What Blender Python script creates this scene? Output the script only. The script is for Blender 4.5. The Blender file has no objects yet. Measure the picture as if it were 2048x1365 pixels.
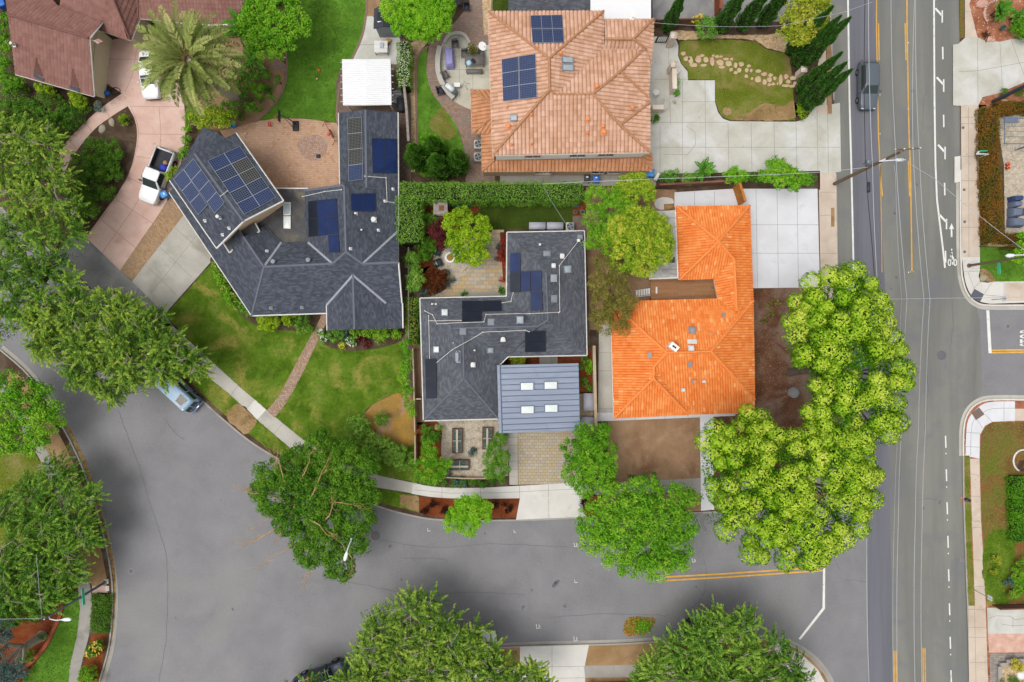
import bpy,bmesh,math,random
import numpy as np
from mathutils import Vector,Matrix
from mathutils.geometry import tessellate_polygon
from mathutils.bvhtree import BVHTree
R = math.radians
random.seed(7)
CAM_H = 65.0; SC = 20.0; G = 0.12          # camera height, pixels per metre on the ground, height of a lot above the road
D = bpy.data
COL = bpy.context.scene.collection

def P(px,py,z=0.0):
    k = (CAM_H - z) / (CAM_H * SC)
    return Vector(((px - 1024) * k,(682.5 - py) * k,z))

def lin(c):
    if isinstance(c,str):
        c = tuple(int(c[i:i+2],16) for i in (0,2,4))
    return tuple((x/255/12.92 if x/255 <= .04045 else ((x/255+.055)/1.055)**2.4) for x in c)
ALB = 0.72
def col(c,k=1.0):
    return tuple(min(.92,x*ALB*k) for x in lin(c)) + (1.0,)

# ------------------------------------------------------------------ object helpers
def link(o,parent=None):
    COL.objects.link(o)
    if parent is not None: o.parent = parent
    return o
def meta(o,label,cat,group=None):
    o['label'] = label; o['category'] = cat
    if group: o['group'] = group
    return o
def thing(name,label,cat,loc=(0,0,0),rz=0.0,group=None):
    o = D.objects.new(name,None); o.empty_display_size = .3
    link(o); o.location = loc; o.rotation_euler = (0,0,rz)
    return meta(o,label,cat,group)
def copy_tree(o,parent=None):
    c = o.copy(); COL.objects.link(c)
    if parent is not None: c.parent = parent
    for ch in [x for x in D.objects if x.parent == o]:
        copy_tree(ch,c)
    return c

class MB:
    """collects faces and links them as one mesh object"""
    def __init__(s,o=(0,0,0)):
        s.v = []; s.f = []; s.m = []; s.uv = []; s.s = []; s.o = Vector(o)
    def face(s,pts,m=0,uv=None,smooth=False):
        i = len(s.v); s.v += [tuple(Vector(p) - s.o) for p in pts]
        s.f.append(tuple(range(i,i+len(pts)))); s.m.append(m); s.s.append(smooth)
        s.uv.append(uv if uv else [(p[0],p[1]) for p in pts])
    def idx(s,pts,faces,m=0,smooth=True):
        i = len(s.v); s.v += [tuple(Vector(p) - s.o) for p in pts]
        for f in faces:
            s.f.append(tuple(i+j for j in f)); s.m.append(m); s.s.append(smooth)
            s.uv.append([(pts[j][0],pts[j][1]) for j in f])
        return s
    def box(s,c,d,rz=0.0,m=0,taper=1.0,M=None):
        cx,cy,cz = c; x,y,z = d[0]/2,d[1]/2,d[2]/2
        ca,sa = math.cos(rz),math.sin(rz); pts = []
        for k in (-1,1):
            t = 1.0 if k < 0 else taper
            for (a,b) in ((-1,-1),(1,-1),(1,1),(-1,1)):
                u,w = a*x*t,b*y*t
                p = Vector((cx+u*ca-w*sa,cy+u*sa+w*ca,cz+k*z))
                pts.append(M @ p if M else p)
        s.idx(pts,[(3,2,1,0),(4,5,6,7),(0,1,5,4),(1,2,6,5),(2,3,7,6),(3,0,4,7)],m,False)
        return s
    def prism(s,pts,z0,z1,m=0,bottom=False,side=None):
        """pts: list of 2-D points (any winding)"""
        a = sum(pts[i][0]*pts[(i+1) % len(pts)][1]-pts[(i+1) % len(pts)][0]*pts[i][1] for i in range(len(pts)))
        if a < 0: pts = pts[::-1]
        n = len(pts)
        s.face([(p[0],p[1],z1) for p in pts],m)
        if bottom: s.face([(p[0],p[1],z0) for p in pts[::-1]],m)
        for i in range(n):
            a,b = pts[i],pts[(i+1) % n]
            s.face([(a[0],a[1],z0),(b[0],b[1],z0),(b[0],b[1],z1),(a[0],a[1],z1)],m if side is None else side)
        return s
    def tube(s,path,r,n=6,m=0,cap=True,smooth=True):
        path = [Vector(p) for p in path]
        if not hasattr(r,'__len__'): r = [r]*len(path)
        pts = []; fs = []; prev = None
        for i,p in enumerate(path):
            t = (path[min(i+1,len(path)-1)] - path[max(i-1,0)])
            t = t.normalized() if t.length > 1e-9 else Vector((0,0,1))
            a = Vector((0,0,1)) if abs(t.z) < .9 else Vector((1,0,0))
            u = t.cross(a).normalized() if prev is None else (prev - t*prev.dot(t)).normalized()
            prev = u; w = t.cross(u)
            for j in range(n):
                q = 2*math.pi*j/n
                pts.append(p + (u*math.cos(q)+w*math.sin(q))*r[i])
        for i in range(len(path)-1):
            for j in range(n):
                k = (j+1) % n
                fs.append((i*n+j,i*n+k,(i+1)*n+k,(i+1)*n+j))
        if cap:
            fs.append(tuple(range(n))[::-1]); fs.append(tuple((len(path)-1)*n+j for j in range(n)))
        return s.idx(pts,fs,m,smooth)
    def lathe(s,prof,c=(0,0,0),n=16,m=0,smooth=True):
        pts = []; fs = []; c = Vector(c)
        for (r,z) in prof:
            for j in range(n):
                q = 2*math.pi*j/n; pts.append(c+Vector((r*math.cos(q),r*math.sin(q),z)))
        for i in range(len(prof)-1):
            for j in range(n):
                k = (j+1) % n; fs.append((i*n+j,i*n+k,(i+1)*n+k,(i+1)*n+j))
        fs.append(tuple(range(n))[::-1]); fs.append(tuple((len(prof)-1)*n+j for j in range(n)))
        return s.idx(pts,fs,m,smooth)
    def strip(s,path,w,z,m=0,w2=None):
        """flat ribbon along a 2-D path"""
        L,Rr = offset_line(path,w/2),offset_line(path,-(w2 if w2 is not None else w)/2)
        for i in range(len(path)-1):
            s.face([(Rr[i][0],Rr[i][1],z),(Rr[i+1][0],Rr[i+1][1],z),(L[i+1][0],L[i+1][1],z),(L[i][0],L[i][1],z)],m)
        return s
    def build(s,name,mats,parent=None,bevel=0):
        me = D.meshes.new(name)
        me.from_pydata(s.v,[],s.f)
        if not isinstance(mats,(list,tuple)): mats = [mats]
        for m in mats: me.materials.append(m)
        me.polygons.foreach_set('material_index',s.m)
        me.polygons.foreach_set('use_smooth',s.s)
        uvl = me.uv_layers.new(name='UVMap')
        flat = [c for f in s.uv for p in f for c in p]
        if len(flat) == 2*len(me.loops): uvl.data.foreach_set('uv',flat)
        me.update()
        if any(s.s): me.set_sharp_from_angle(angle=R(38))
        if bevel:
            bm = bmesh.new(); bm.from_mesh(me)
            bmesh.ops.remove_doubles(bm,verts=bm.verts,dist=1e-4)
            bmesh.ops.bevel(bm,geom=bm.edges[:],offset=bevel,segments=2,affect='EDGES',clamp_overlap=True)
            for f in bm.faces: f.smooth = True
            bm.to_mesh(me); bm.free()
        return link(D.objects.new(name,me),parent)

def offset_line(path,d):
    out = []; n = len(path)
    for i in range(n):
        a = Vector(path[max(i-1,0)][:2]); b = Vector(path[i][:2]); c = Vector(path[min(i+1,n-1)][:2])
        t1 = (b-a).normalized() if (b-a).length > 1e-9 else (c-b).normalized()
        t2 = (c-b).normalized() if (c-b).length > 1e-9 else t1
        n1 = Vector((-t1.y,t1.x)); n2 = Vector((-t2.y,t2.x)); m = (n1+n2)
        m = m.normalized() if m.length > 1e-6 else n1
        k = 1/max(.5,m.dot(n1)); p = b+m*d*k
        out.append((p.x,p.y))
    return out
def offset_poly(pts,d):
    """inset (d>0) a 2-D polygon"""
    a = sum(pts[i][0]*pts[(i+1) % len(pts)][1]-pts[(i+1) % len(pts)][0]*pts[i][1] for i in range(len(pts)))
    if a < 0: pts = pts[::-1]
    q = offset_line([pts[-1]]+list(pts)+[pts[0]],d)
    return q[1:-1]
def smooth_px(pts,n=5,closed=False):
    out = []; N = len(pts)
    rng = range(N if closed else N-1)
    for i in rng:
        g = (lambda k: pts[k % N]) if closed else (lambda k: pts[max(0,min(N-1,k))])
        p0,p1,p2,p3 = g(i-1),g(i),g(i+1),g(i+2)
        for j in range(n):
            t = j/n; t2 = t*t; t3 = t2*t
            out.append(tuple(.5*((2*p1[k])+(-p0[k]+p2[k])*t+(2*p0[k]-5*p1[k]+4*p2[k]-p3[k])*t2+(-p0[k]+3*p1[k]-3*p2[k]+p3[k])*t3) for k in (0,1)))
    if not closed: out.append(tuple(pts[-1]))
    return out
def W2(pts,z=0.0):
    return [tuple(P(x,y,z)[:2]) for x,y in pts]

# ------------------------------------------------------------------ materials
class N:
    def __init__(s,name):
        s.m = D.materials.new(name); s.m.use_nodes = True
        s.t = s.m.node_tree; s.t.nodes.clear()
        s.out = s.t.nodes.new('ShaderNodeOutputMaterial')
    def n(s,typ,props=None,**ins):
        x = s.t.nodes.new(typ)
        for k,v in (props or {}).items(): setattr(x,k,v)
        for k,v in ins.items():
            k = int(k[1:]) if k[0] == 'i' and k[1:].isdigit() else k.replace('_',' ')
            if isinstance(v,bpy.types.NodeSocket): s.t.links.new(v,x.inputs[k])
            else: x.inputs[k].default_value = v
        return x
    def ramp(s,fac,stops,interp='LINEAR'):
        r = s.t.nodes.new('ShaderNodeValToRGB'); r.color_ramp.interpolation = interp
        e = r.color_ramp.elements
        while len(e) < len(stops): e.new(.5)
        for i,(p,c) in enumerate(stops):
            e[i].position = p; e[i].color = c if len(c) == 4 else tuple(c)+(1,)
        s.t.links.new(fac,r.inputs[0]); return r.outputs[0]
    def mix(s,f,a,b,mode='MIX'):
        x = s.n('ShaderNodeMix',{'data_type': 'RGBA','blend_type': mode})
        for i,v in ((0,f),(6,a),(7,b)):
            if isinstance(v,bpy.types.NodeSocket): s.t.links.new(v,x.inputs[i])
            else: x.inputs[i].default_value = v
        return x.outputs[2]
    def math(s,op,a,b=0.0,c=0.0):
        x = s.n('ShaderNodeMath',{'operation': op})
        for i,v in enumerate((a,b,c)):
            if isinstance(v,bpy.types.NodeSocket): s.t.links.new(v,x.inputs[i])
            else: x.inputs[i].default_value = v
        return x.outputs[0]
    def coords(s,kind='Object',scale=(1,1,1),rz=0.0):
        tc = s.t.nodes.new('ShaderNodeTexCoord')
        mp = s.n('ShaderNodeMapping'); s.t.links.new(tc.outputs[kind],mp.inputs[0])
        mp.inputs['Scale'].default_value = scale; mp.inputs['Rotation'].default_value = (0,0,rz)
        return mp.outputs[0]
    def noise(s,vec,scale,detail=4,rough=.55,dist=0.0):
        return s.n('ShaderNodeTexNoise',None,Vector=vec,Scale=scale,Detail=detail,Roughness=rough,Distortion=dist).outputs[0]
    def surf(s,color,rough=.8,bump=None,bdist=.02,metal=0.0,spec=.3,bstr=.6):
        b = s.n('ShaderNodeBsdfPrincipled')
        for k,v in (('Base Color',color),('Roughness',rough),('Metallic',metal),('Specular IOR Level',spec)):
            if isinstance(v,bpy.types.NodeSocket): s.t.links.new(v,b.inputs[k])
            else: b.inputs[k].default_value = v
        if bump is not None:
            bp = s.n('ShaderNodeBump',None,Height=bump,Distance=bdist,Strength=bstr)
            s.t.links.new(bp.outputs[0],b.inputs['Normal'])
        s.t.links.new(b.outputs[0],s.out.inputs[0]); s.b = b
        return s.m

def grey(v): return (v,v,v,1)
def m_ground(name,cols,s1=.5,s2=9.,amp=.3,patch=None,s3=.25,pth=(.55,.68),rough=.92,bump=.02,fine=40.,spec=.15,stretch=(1,1,1),speck=None):
    """patchy natural or poured ground: large soft patches, finer grain, optional stains of a second colour"""
    m = N(name); v = m.coords(scale=stretch)
    a = m.noise(v,s1,5,.6,.3)
    k = len(cols); st = [(.32+.36*i/max(1,k-1),col(c)) for i,c in enumerate(cols)]
    c = m.ramp(a,st)
    if patch is not None:
        w = m.coords()
        f = m.ramp(m.noise(w,s3,4,.6,.6),[(pth[0],grey(0)),(pth[1],grey(1))])
        c = m.mix(f,c,col(patch))
    v2 = m.coords()
    b1 = m.noise(v2,s2,3); b2 = m.noise(v2,fine,2)
    g = m.math('ADD',m.math('MULTIPLY',b1,amp*1.2),m.math('MULTIPLY',b2,amp*.8))
    g = m.math('ADD',g,1-amp)
    c = m.mix(1.0,c,m.n('ShaderNodeCombineColor',None,Red=g,Green=g,Blue=g).outputs[0],'MULTIPLY')
    if speck is not None:
        sc,th,sk = speck
        vo = m.n('ShaderNodeTexNoise',None,Vector=v2,Scale=sc,Detail=1.0).outputs[0]
        c = m.mix(m.ramp(vo,[(th,grey(0)),(th+.03,grey(1))]),c,col(sk))
    return m.surf(c,rough,m.math('ADD',b1,m.math('MULTIPLY',b2,.6)),bump,spec=spec)

def m_plain(name,c,rough=.6,amp=.12,sc=3.,metal=0.0,spec=.3,k=1.0,bump=0.0):
    m = N(name); v = m.coords()
    a = m.noise(v,sc,5)
    c0 = col(c,k*(1-amp)); c1 = col(c,k*(1+amp))
    return m.surf(m.ramp(a,[(.3,c0),(.7,c1)]),rough,a if bump else None,bump,metal,spec)

def m_pavers(name,cols,bw=.3,bh=.2,rz=0.0,mortar='7a6a58',ms=.012,s1=.4,rough=.85,off=.5):
    """small units, each its own colour out of the list, in a bond"""
    m = N(name); v = m.coords(rz=rz)
    v = m.n('ShaderNodeVectorMath',{'operation': 'ADD'},i0=v,i1=(500.,500.,0.)).outputs[0]
    br = m.n('ShaderNodeTexBrick',{'offset': off},Vector=v,Scale=1.0,Mortar_Size=ms,Mortar_Smooth=.3,Bias=0.0,Brick_Width=bw,Row_Height=bh,
             Color1=grey(0),Color2=grey(1),Mortar=grey(.5))
    k = len(cols)
    n = m.math('ADD',m.math('MULTIPLY',br.outputs[0],.6),m.math('MULTIPLY',m.noise(v,s1,4),.75))
    c = m.ramp(n,[(.25+.6*i/max(1,k-1),col(x)) for i,x in enumerate(cols)])
    gr = m.noise(v,14,3)
    c = m.mix(1.0,c,m.ramp(gr,[(.3,grey(.82)),(.7,grey(1.12))]),'MULTIPLY')
    c = m.mix(br.outputs[1],c,col(mortar))
    return m.surf(c,rough,m.math('SUBTRACT',gr,br.outputs[1]),.012,spec=.2)

def m_shingle(name,c0,c1,c2,rough=.9):
    """asphalt shingle courses along the slope (UV in metres), tabs of slightly different shade"""
    m = N(name)
    uv = m.t.nodes.new('ShaderNodeUVMap').outputs[0]
    sp = m.n('ShaderNodeSeparateXYZ',None,Vector=uv)
    row = m.math('FLOOR',m.math('DIVIDE',sp.outputs[1],.15))
    u = m.math('ADD',m.math('DIVIDE',sp.outputs[0],.32),m.math('MULTIPLY',row,.37))
    cell = m.n('ShaderNodeCombineXYZ',None,X=m.math('FLOOR',u),Y=row)
    wn = m.n('ShaderNodeTexWhiteNoise',{'noise_dimensions': '2D'},Vector=cell.outputs[0]).outputs[0]
    ob = m.coords()
    big = m.noise(ob,.35,4); fine = m.noise(ob,22,3); mid = m.noise(ob,1.6,3)
    n = m.math('ADD',m.math('MULTIPLY',wn,.42),m.math('ADD',m.math('MULTIPLY',mid,.3),m.math('MULTIPLY',fine,.38)))
    c = m.ramp(n,[(.25,col(c0)),(.55,col(c1)),(.9,col(c2))])
    c = m.mix(1.0,c,m.ramp(big,[(.3,grey(.88)),(.7,grey(1.12))]),'MULTIPLY')
    fr = m.math('FRACT',m.math('DIVIDE',sp.outputs[1],.15))
    h = m.math('ADD',m.math('MULTIPLY',fr,-.7),m.math('MULTIPLY',wn,.5))
    return m.surf(c,rough,h,.03,spec=.15)

def m_tile(name,cols,tw,tl,dirt='6a4a34',dth=(.62,.8),bright=None,rough=.75):
    """clay tiles: each tile its own shade (UV in metres, same grid as the tile geometry), soft lichen stains"""
    m = N(name)
    uv = m.t.nodes.new('ShaderNodeUVMap').outputs[0]
    sp = m.n('ShaderNodeSeparateXYZ',None,Vector=uv)
    cell = m.n('ShaderNodeCombineXYZ',None,X=m.math('FLOOR',m.math('DIVIDE',sp.outputs[0],tw)),Y=m.math('FLOOR',m.math('DIVIDE',sp.outputs[1],tl)))
    wn = m.n('ShaderNodeTexWhiteNoise',{'noise_dimensions': '2D'},Vector=cell.outputs[0]).outputs[0]
    ob = m.coords(); mid = m.noise(ob,.8,4)
    n = m.math('ADD',m.math('MULTIPLY',wn,.34),m.math('MULTIPLY',mid,.66))
    k = len(cols)
    c = m.ramp(n,[(.2+.6*i/max(1,k-1),col(x)) for i,x in enumerate(cols)])
    if bright is not None:
        c = m.mix(m.ramp(wn,[(.95,grey(0)),(.97,grey(.32))]),c,col(bright))
    c = m.mix(m.ramp(m.noise(ob,.5,6,.7,.5),[(dth[0],grey(0)),(dth[1],grey(.7))]),c,col(dirt))
    f = m.noise(ob,18,3)
    c = m.mix(1.0,c,m.ramp(f,[(.3,grey(.85)),(.7,grey(1.1))]),'MULTIPLY')
    return m.surf(c,rough,f,.008,spec=.2)

def m_leaf(name,cols,trans=.28,rough=.6):
    """leaf colour from the face attribute 't' (0 dark .. 1 light: young growth plus painted crown light and shade)"""
    m = N(name)
    at = m.n('ShaderNodeAttribute',{'attribute_name': 't'})
    k = len(cols)
    c = m.ramp(at.outputs['Fac'],[(i/(k-1),col(x)) for i,x in enumerate(cols)])
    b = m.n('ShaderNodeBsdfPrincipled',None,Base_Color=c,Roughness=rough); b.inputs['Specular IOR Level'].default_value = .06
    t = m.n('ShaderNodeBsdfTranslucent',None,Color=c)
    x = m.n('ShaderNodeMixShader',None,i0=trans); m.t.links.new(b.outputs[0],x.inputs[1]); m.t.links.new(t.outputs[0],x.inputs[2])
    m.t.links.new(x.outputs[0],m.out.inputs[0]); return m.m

def m_solar(name,cell,line,lw=.07,rough=.25,fr=None):
    """photovoltaic cells, one per UV unit, with pale grid lines"""
    m = N(name)
    uv = m.t.nodes.new('ShaderNodeUVMap').outputs[0]
    sp = m.n('ShaderNodeSeparateXYZ',None,Vector=uv)
    def edge(s):
        f = m.math('FRACT',s); d = m.math('ABSOLUTE',m.math('SUBTRACT',f,.5))
        return m.math('GREATER_THAN',d,.5-lw)
    e = m.math('MAXIMUM',edge(sp.outputs[0]),edge(sp.outputs[1]))
    cellid = m.n('ShaderNodeCombineXYZ',None,X=m.math('FLOOR',sp.outputs[0]),Y=m.math('FLOOR',sp.outputs[1]))
    wn = m.n('ShaderNodeTexWhiteNoise',{'noise_dimensions': '2D'},Vector=cellid.outputs[0]).outputs[0]
    big = m.noise(m.coords(),.5,3)
    c = m.ramp(m.math('ADD',m.math('MULTIPLY',wn,.3),m.math('MULTIPLY',big,.7)),[(.3,col(cell[0])),(.7,col(cell[1]))])
    c = m.mix(e,c,col(line))
    return m.surf(c,rough,spec=.22)

def m_glass(name,c='20282c',rough=.08):
    m = N(name); return m.surf(col(c),rough,spec=.7)
# ------------------------------------------------------------------ ground materials
M = {}
M['earth'] = m_ground('earth',['5a5236','6c6442','7a6e50'],.1,3)
M['asphalt'] = m_ground('asphalt',['807f81','868587','8c8b8d'],.3,5,.2,'92908d',.09,(.55,.8),.9,.006,45,.15,speck=(14,.7,'a3a19f'))
M['asphalt_dark'] = m_ground('asphalt_dark',['828184','89878a','8f8d90'],.5,8,.16,None)
M['asphalt_main'] = m_ground('asphalt_main',['74746f','7e7e78','888780'],.5,7,.14,'74757a',.3,(.5,.8),.9,.006,60,.2,(1,.1,1))
M['asphalt_lane'] = m_ground('asphalt_lane',['68686f','72727a','7a7a82'],.7,7,.14,None,stretch=(1,.04,1))
M['asphalt_spot'] = m_ground('asphalt_spot',['6b6a6c','747375'],.5,8,.16)
M['conc'] = m_ground('conc',['b2ada3','bdb8ae','c6c2b8'],.35,6,.12,'a5a198',.4,(.56,.75),.9,.004,50)
M['conc_old'] = m_ground('conc_old',['9b978f','a7a29a','b0aba2'],.4,6,.14,'8d8982',.4,(.55,.72),.9,.004,50)
M['conc_grime'] = m_ground('conc_grime',['87868a','939290','9d9b98'],.6,5,.16,'7e7d80',.5,(.5,.7))
M['conc_drive'] = m_ground('conc_drive',['a9a59b','b4b0a6','bdb9b0'],.5,6,.1,'9b978c',.35,(.55,.72))
M['conc_new'] = m_ground('conc_new',['d2cec6','dad7d0','e0ddd7'],.4,6,.06,'c8c4ba',.5,(.58,.75))
M['conc_white'] = m_ground('conc_white',['d6d6d8','dddde0','e3e3e6'],.4,6,.05,'cdcdcf',.4,(.58,.75))
M['conc_stain'] = m_ground('conc_stain',['b9b7aa','c5c3b8','d0cfc8'],.45,6,.1,'d6d6d4',.28,(.5,.7))
M['conc_tan'] = m_ground('conc_tan',['c6b4a2','cfbfae','d8c9b8'],.4,6,.09,'bcaa96',.5,(.56,.74))
M['conc_pink'] = m_ground('conc_pink',['cfab9c','d9b8aa','e0c3b6'],.5,6,.08,'c29c90',.45,(.56,.75))
M['conc_patio'] = m_ground('conc_patio',['b9b5a4','c4c0b0','cdcabb'],.6,6,.1,'aaa696',.5,(.56,.72))
M['tactile'] = m_plain('tactile','5c6068',.8,.1,6)
M['tactile_brown'] = m_plain('tactile_brown','7a6762',.8,.1,6)
M['joint'] = m_plain('joint','8c877f',.9)
M['joint_pink'] = m_plain('joint_pink','9c7468',.9)
M['lawn'] = m_ground('lawn',['48651a','55731f','648028','77863a'],.5,3,.5,'939046',.33,(.52,.68),1,.05,30,0)
M['lawn_deep'] = m_ground('lawn_deep',['50762a','5c862c','699636'],.6,3,.5,'647f2a',.35,(.58,.75),1,.05,30,0)
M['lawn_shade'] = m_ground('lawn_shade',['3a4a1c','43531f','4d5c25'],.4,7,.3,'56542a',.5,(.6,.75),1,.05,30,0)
M['lawn_worn'] = m_ground('lawn_worn',['5c6a1e','70792c','87874a'],.35,7,.3,'9b8458',.3,(.5,.66),1,.05,30,0)
M['lawn_bare'] = m_ground('lawn_bare',['6f4f30','7d6a3c','65722c'],.3,7,.3,'8a5a3a',.28,(.5,.62),1,.05,30,0,speck=(7,.68,'a08c4a'))
M['dirt'] = m_ground('dirt',['92755a','a18164','ae9074'],.5,6,.22,'86674e',.3,(.54,.7),1,.03,30,0,speck=(9,.72,'b7a58c'))
M['dirt_tan'] = m_ground('dirt_tan',['977854','a38560','b09272'],.5,6,.2,'84654a',.3,(.55,.7),1,.03,30,0)
M['bark'] = m_ground('bark',['5c3f30','6d4c3a','7d6252'],.5,7,.4,'8b7668',.3,(.5,.64),1,.05,30,0,speck=(11,.67,'a08468'))
M['mulch'] = m_ground('mulch',['703820','7f4429','8d5538'],.8,9,.4,'54301f',.6,(.58,.7),1,.05,26,0)
M['redsoil'] = m_ground('redsoil',['8f5a42','a56c52','b98468'],.8,6,.24,'7d4c3a',.5,(.55,.7),1,.04,26,0,speck=(5,.66,'c9a892'))
M['soil'] = m_ground('soil',['4a3a30','57473b','685648'],.7,8,.34,'6d6152',.4,(.55,.7),1,.04,26,0)
M['ochre'] = m_ground('ochre',['8d7446','a07f45','b58c3c'],.5,6,.26,'a88a70',.4,(.5,.65),1,.04,26,0,speck=(8,.68,'c99a2c'))
M['pebble'] = m_ground('pebble',['b09068','c4a680','d6bd9a'],2.5,6,.34,'8f7350',1.5,(.58,.7),1,.05,20,0,speck=(6,.6,'dcc8a8'))
M['gravel'] = m_ground('gravel',['a79a86','b9ac98','cabfae'],2.5,8,.34,'93866f',2.0,(.58,.7),1,.04,24,0,speck=(9,.62,'d8d0c2'))
M['pav_tan'] = m_pavers('pav_tan',['b88d68','c99e7a','d3ae90','c6a18c'],.3,.2,0,'a98c70')
M['pav_strip'] = m_pavers('pav_strip',['9d7a56','b08d66','bd9d78','a88a72'],.24,.16,R(45))
M['pav_brown'] = m_pavers('pav_brown',['8a6a5a','9a7c6c','a88b7c','8c8079'],.24,.16)
M['pav_path'] = m_pavers('pav_path',['a58478','b59488','c0a69c','b48f70'],.24,.16,R(52))
M['pav_mixed'] = m_pavers('pav_mixed',['a89784','bba88f','c6b79f','a9a196','c7ab7c'],.6,.4)
M['pav_drive'] = m_pavers('pav_drive',['a59a86','b4a892','c0b39c','b0a89c','bba985'],.45,.3)
M['pav_dark'] = m_pavers('pav_dark',['6a564a','77635a','836f66'],.24,.16)
M['pav_grey'] = m_pavers('pav_grey',['8b837d','99908a','a79e98'],.3,.2)
M['flag'] = m_ground('flag',['c2a682','d0b594','dcc6a8'],1.2,7,.14)
M['flag_pink'] = m_ground('flag_pink',['c79a86','d3aa98','dcbcaa'],1.2,7,.14)
M['paint_white'] = m_ground('paint_white',['dcdcd6','e6e6e0','ececE8'.lower()],1.5,12,.06,'b9b9b2',2.5,(.62,.72),.7,.001)
M['paint_yellow'] = m_ground('paint_yellow',['d3a040','e0ac4c','e8b85c'],1.5,12,.08,'b98f48',2.2,(.62,.72),.7,.001)
M['edging'] = m_plain('edging','8d7263',.9,.2,8)
M['manhole'] = m_plain('manhole','6c6a6e',.7,.15,9)
M['ironrim'] = m_plain('ironrim','8c8b8c',.8,.15,9)

# ------------------------------------------------------------------ ground sheets
LAWNS = []
def wobble(pts,step=.25,amp=.05,seed=1):
    rnd = random.Random(seed); out = []; n = len(pts)
    for i in range(n):
        a = Vector(pts[i]); b = Vector(pts[(i+1) % n]); L = (b-a).length
        k = max(1,min(60,int(L/step)))
        for j in range(k):
            p = a+(b-a)*(j/k)
            out.append((p.x+rnd.uniform(-amp,amp),p.y+rnd.uniform(-amp,amp)))
    return out
def sheet(name,label,px,mat,layer=1,sm=0,wob=0.0,joints=None,jm='joint',base=G,jw=.035,edge=None):
    z = base+.004*layer
    pts = smooth_px(px,sm,True) if sm else px
    w = W2(pts,z)
    if wob: w = wobble(w,.3,wob,len(px)*7+layer)
    b = MB(); b.face([(x,y,z) for x,y in w])
    if b.v:
        a = sum(w[i][0]*w[(i+1) % len(w)][1]-w[(i+1) % len(w)][0]*w[i][1] for i in range(len(w)))
        if a < 0: b.f[0] = b.f[0][::-1]
    for j in (joints or []):
        b.strip(W2(j,z),jw,z+.002,1)
    o = b.build(name,[M[mat],M[jm]])
    if name == 'lawn': LAWNS.append((w,z,mat))
    o['kind'] = 'structure'; o['label'] = label
    return o
def ribbon(name,label,px,w,mat,z,sm=0,m=None):
    b = MB(); b.strip(W2(smooth_px(px,sm) if sm else px,z),w,z)
    o = b.build(name,M[mat]); o['kind'] = 'structure'; o['label'] = label; return o
def raised(name,label,px,w,h,mat,z0=G,sm=0):
    """low kerb or edging with a real height along a line"""
    path = W2(smooth_px(px,sm) if sm else px,z0+h)
    L,Rr = offset_line(path,w/2),offset_line(path,-w/2); b = MB()
    for i in range(len(path)-1):
        a,c,d,e = Rr[i],Rr[i+1],L[i+1],L[i]
        b.face([(*a,z0+h),(*c,z0+h),(*d,z0+h),(*e,z0+h)])
        b.face([(*a,z0-.02),(*c,z0-.02),(*c,z0+h),(*a,z0+h)]); b.face([(*d,z0-.02),(*e,z0-.02),(*e,z0+h),(*d,z0+h)])
    for (p,q) in ((L[0],Rr[0]),(Rr[-1],L[-1])):
        b.face([(*p,z0-.02),(*q,z0-.02),(*q,z0+h),(*p,z0+h)])
    o = b.build(name,M[mat]); o['kind'] = 'structure'; o['label'] = label; return o

b = MB(); b.face([(-700,-700,-.2),(700,-700,-.2),(700,700,-.2),(-700,700,-.2)])
o = b.build('ground',M['earth']); o['kind'] = 'structure'; o['label'] = 'dry earth ground reaching far beyond the houses'

# the road surface (one asphalt sheet under the raised lots), with its markings as parts
b = MB(); b.face([(-150,-150,0),(150,-150,0),(150,150,0),(-150,150,0)])
road = b.build('road',M['asphalt']); road['kind'] = 'structure'; road['label'] = 'grey asphalt of the curving side street and its wide bulb'
main = sheet('road','straight main road of greenish grey asphalt along the right edge',[(1640,-3000),(1925,-3000),(1925,520),(1960,640),(1965,780),(1925,880),(1945,1365),(1960,4000),(1745,4000),(1738,1365),(1733,1000),(1700,860),(1640,700)],'asphalt_main',1,base=0)
sheet('road','darker worn lane of the main road along its western side',[(1700,-3000),(1698,0),(1705,350),(1709,560),(1735,900),(1736,1365),(1745,4000),(1790,4000),(1785,1365),(1780,1000),(1772,600),(1757,350),(1752,0),(1752,-3000)],'asphalt_lane',2,base=0)
sheet('road','dark rectangular asphalt patch in the lower street',[(952,1197),(1055,1197),(1055,1221),(952,1221)],'asphalt_dark',1,base=0)
def paint(name,px,w,mat,parent,layer=4,closed=False):
    z = .004*layer; b = MB()
    if closed: b.face([(*p,z) for p in W2(px,z)])
    else: b.strip(W2(px,z),w,z)
    if closed and sum(px[i][0]*px[(i+1) % len(px)][1]-px[(i+1) % len(px)][0]*px[i][1] for i in range(len(px))) > 0: b.f[0] = b.f[0][::-1]
    return b.build(name,M[mat],parent)
paint('edge_line',[(1696,-900),(1696,0),(1699,200),(1703,350),(1706,480),(1708,580),(1716,700)],.17,'paint_white',main)
paint('bike_lane_line',[(1867,-900),(1868,0),(1869,200),(1871,330),(1874,400),(1880,450),(1885,490),(1890,536)],.17,'paint_white',main)
for y in (27,165,300,440):
    x = 1868+(y/440.)*9
    paint('bike_lane_buffer',[(x+2,y-10),(x+15,y+4)],.2,'paint_white',main)
    paint('bike_lane_dash',[(x+16,y-6 if y < 440 else y-2),(x+16,y+19)],.14,'paint_white',main)
for y0,y1 in ((94,119),(230,255),(366,391),(502,526)):
    x = 1884+(y0/502.)*7
    paint('bike_lane_dash',[(x,y0),(x+.5,y1)],.14,'paint_white',main)
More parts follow.
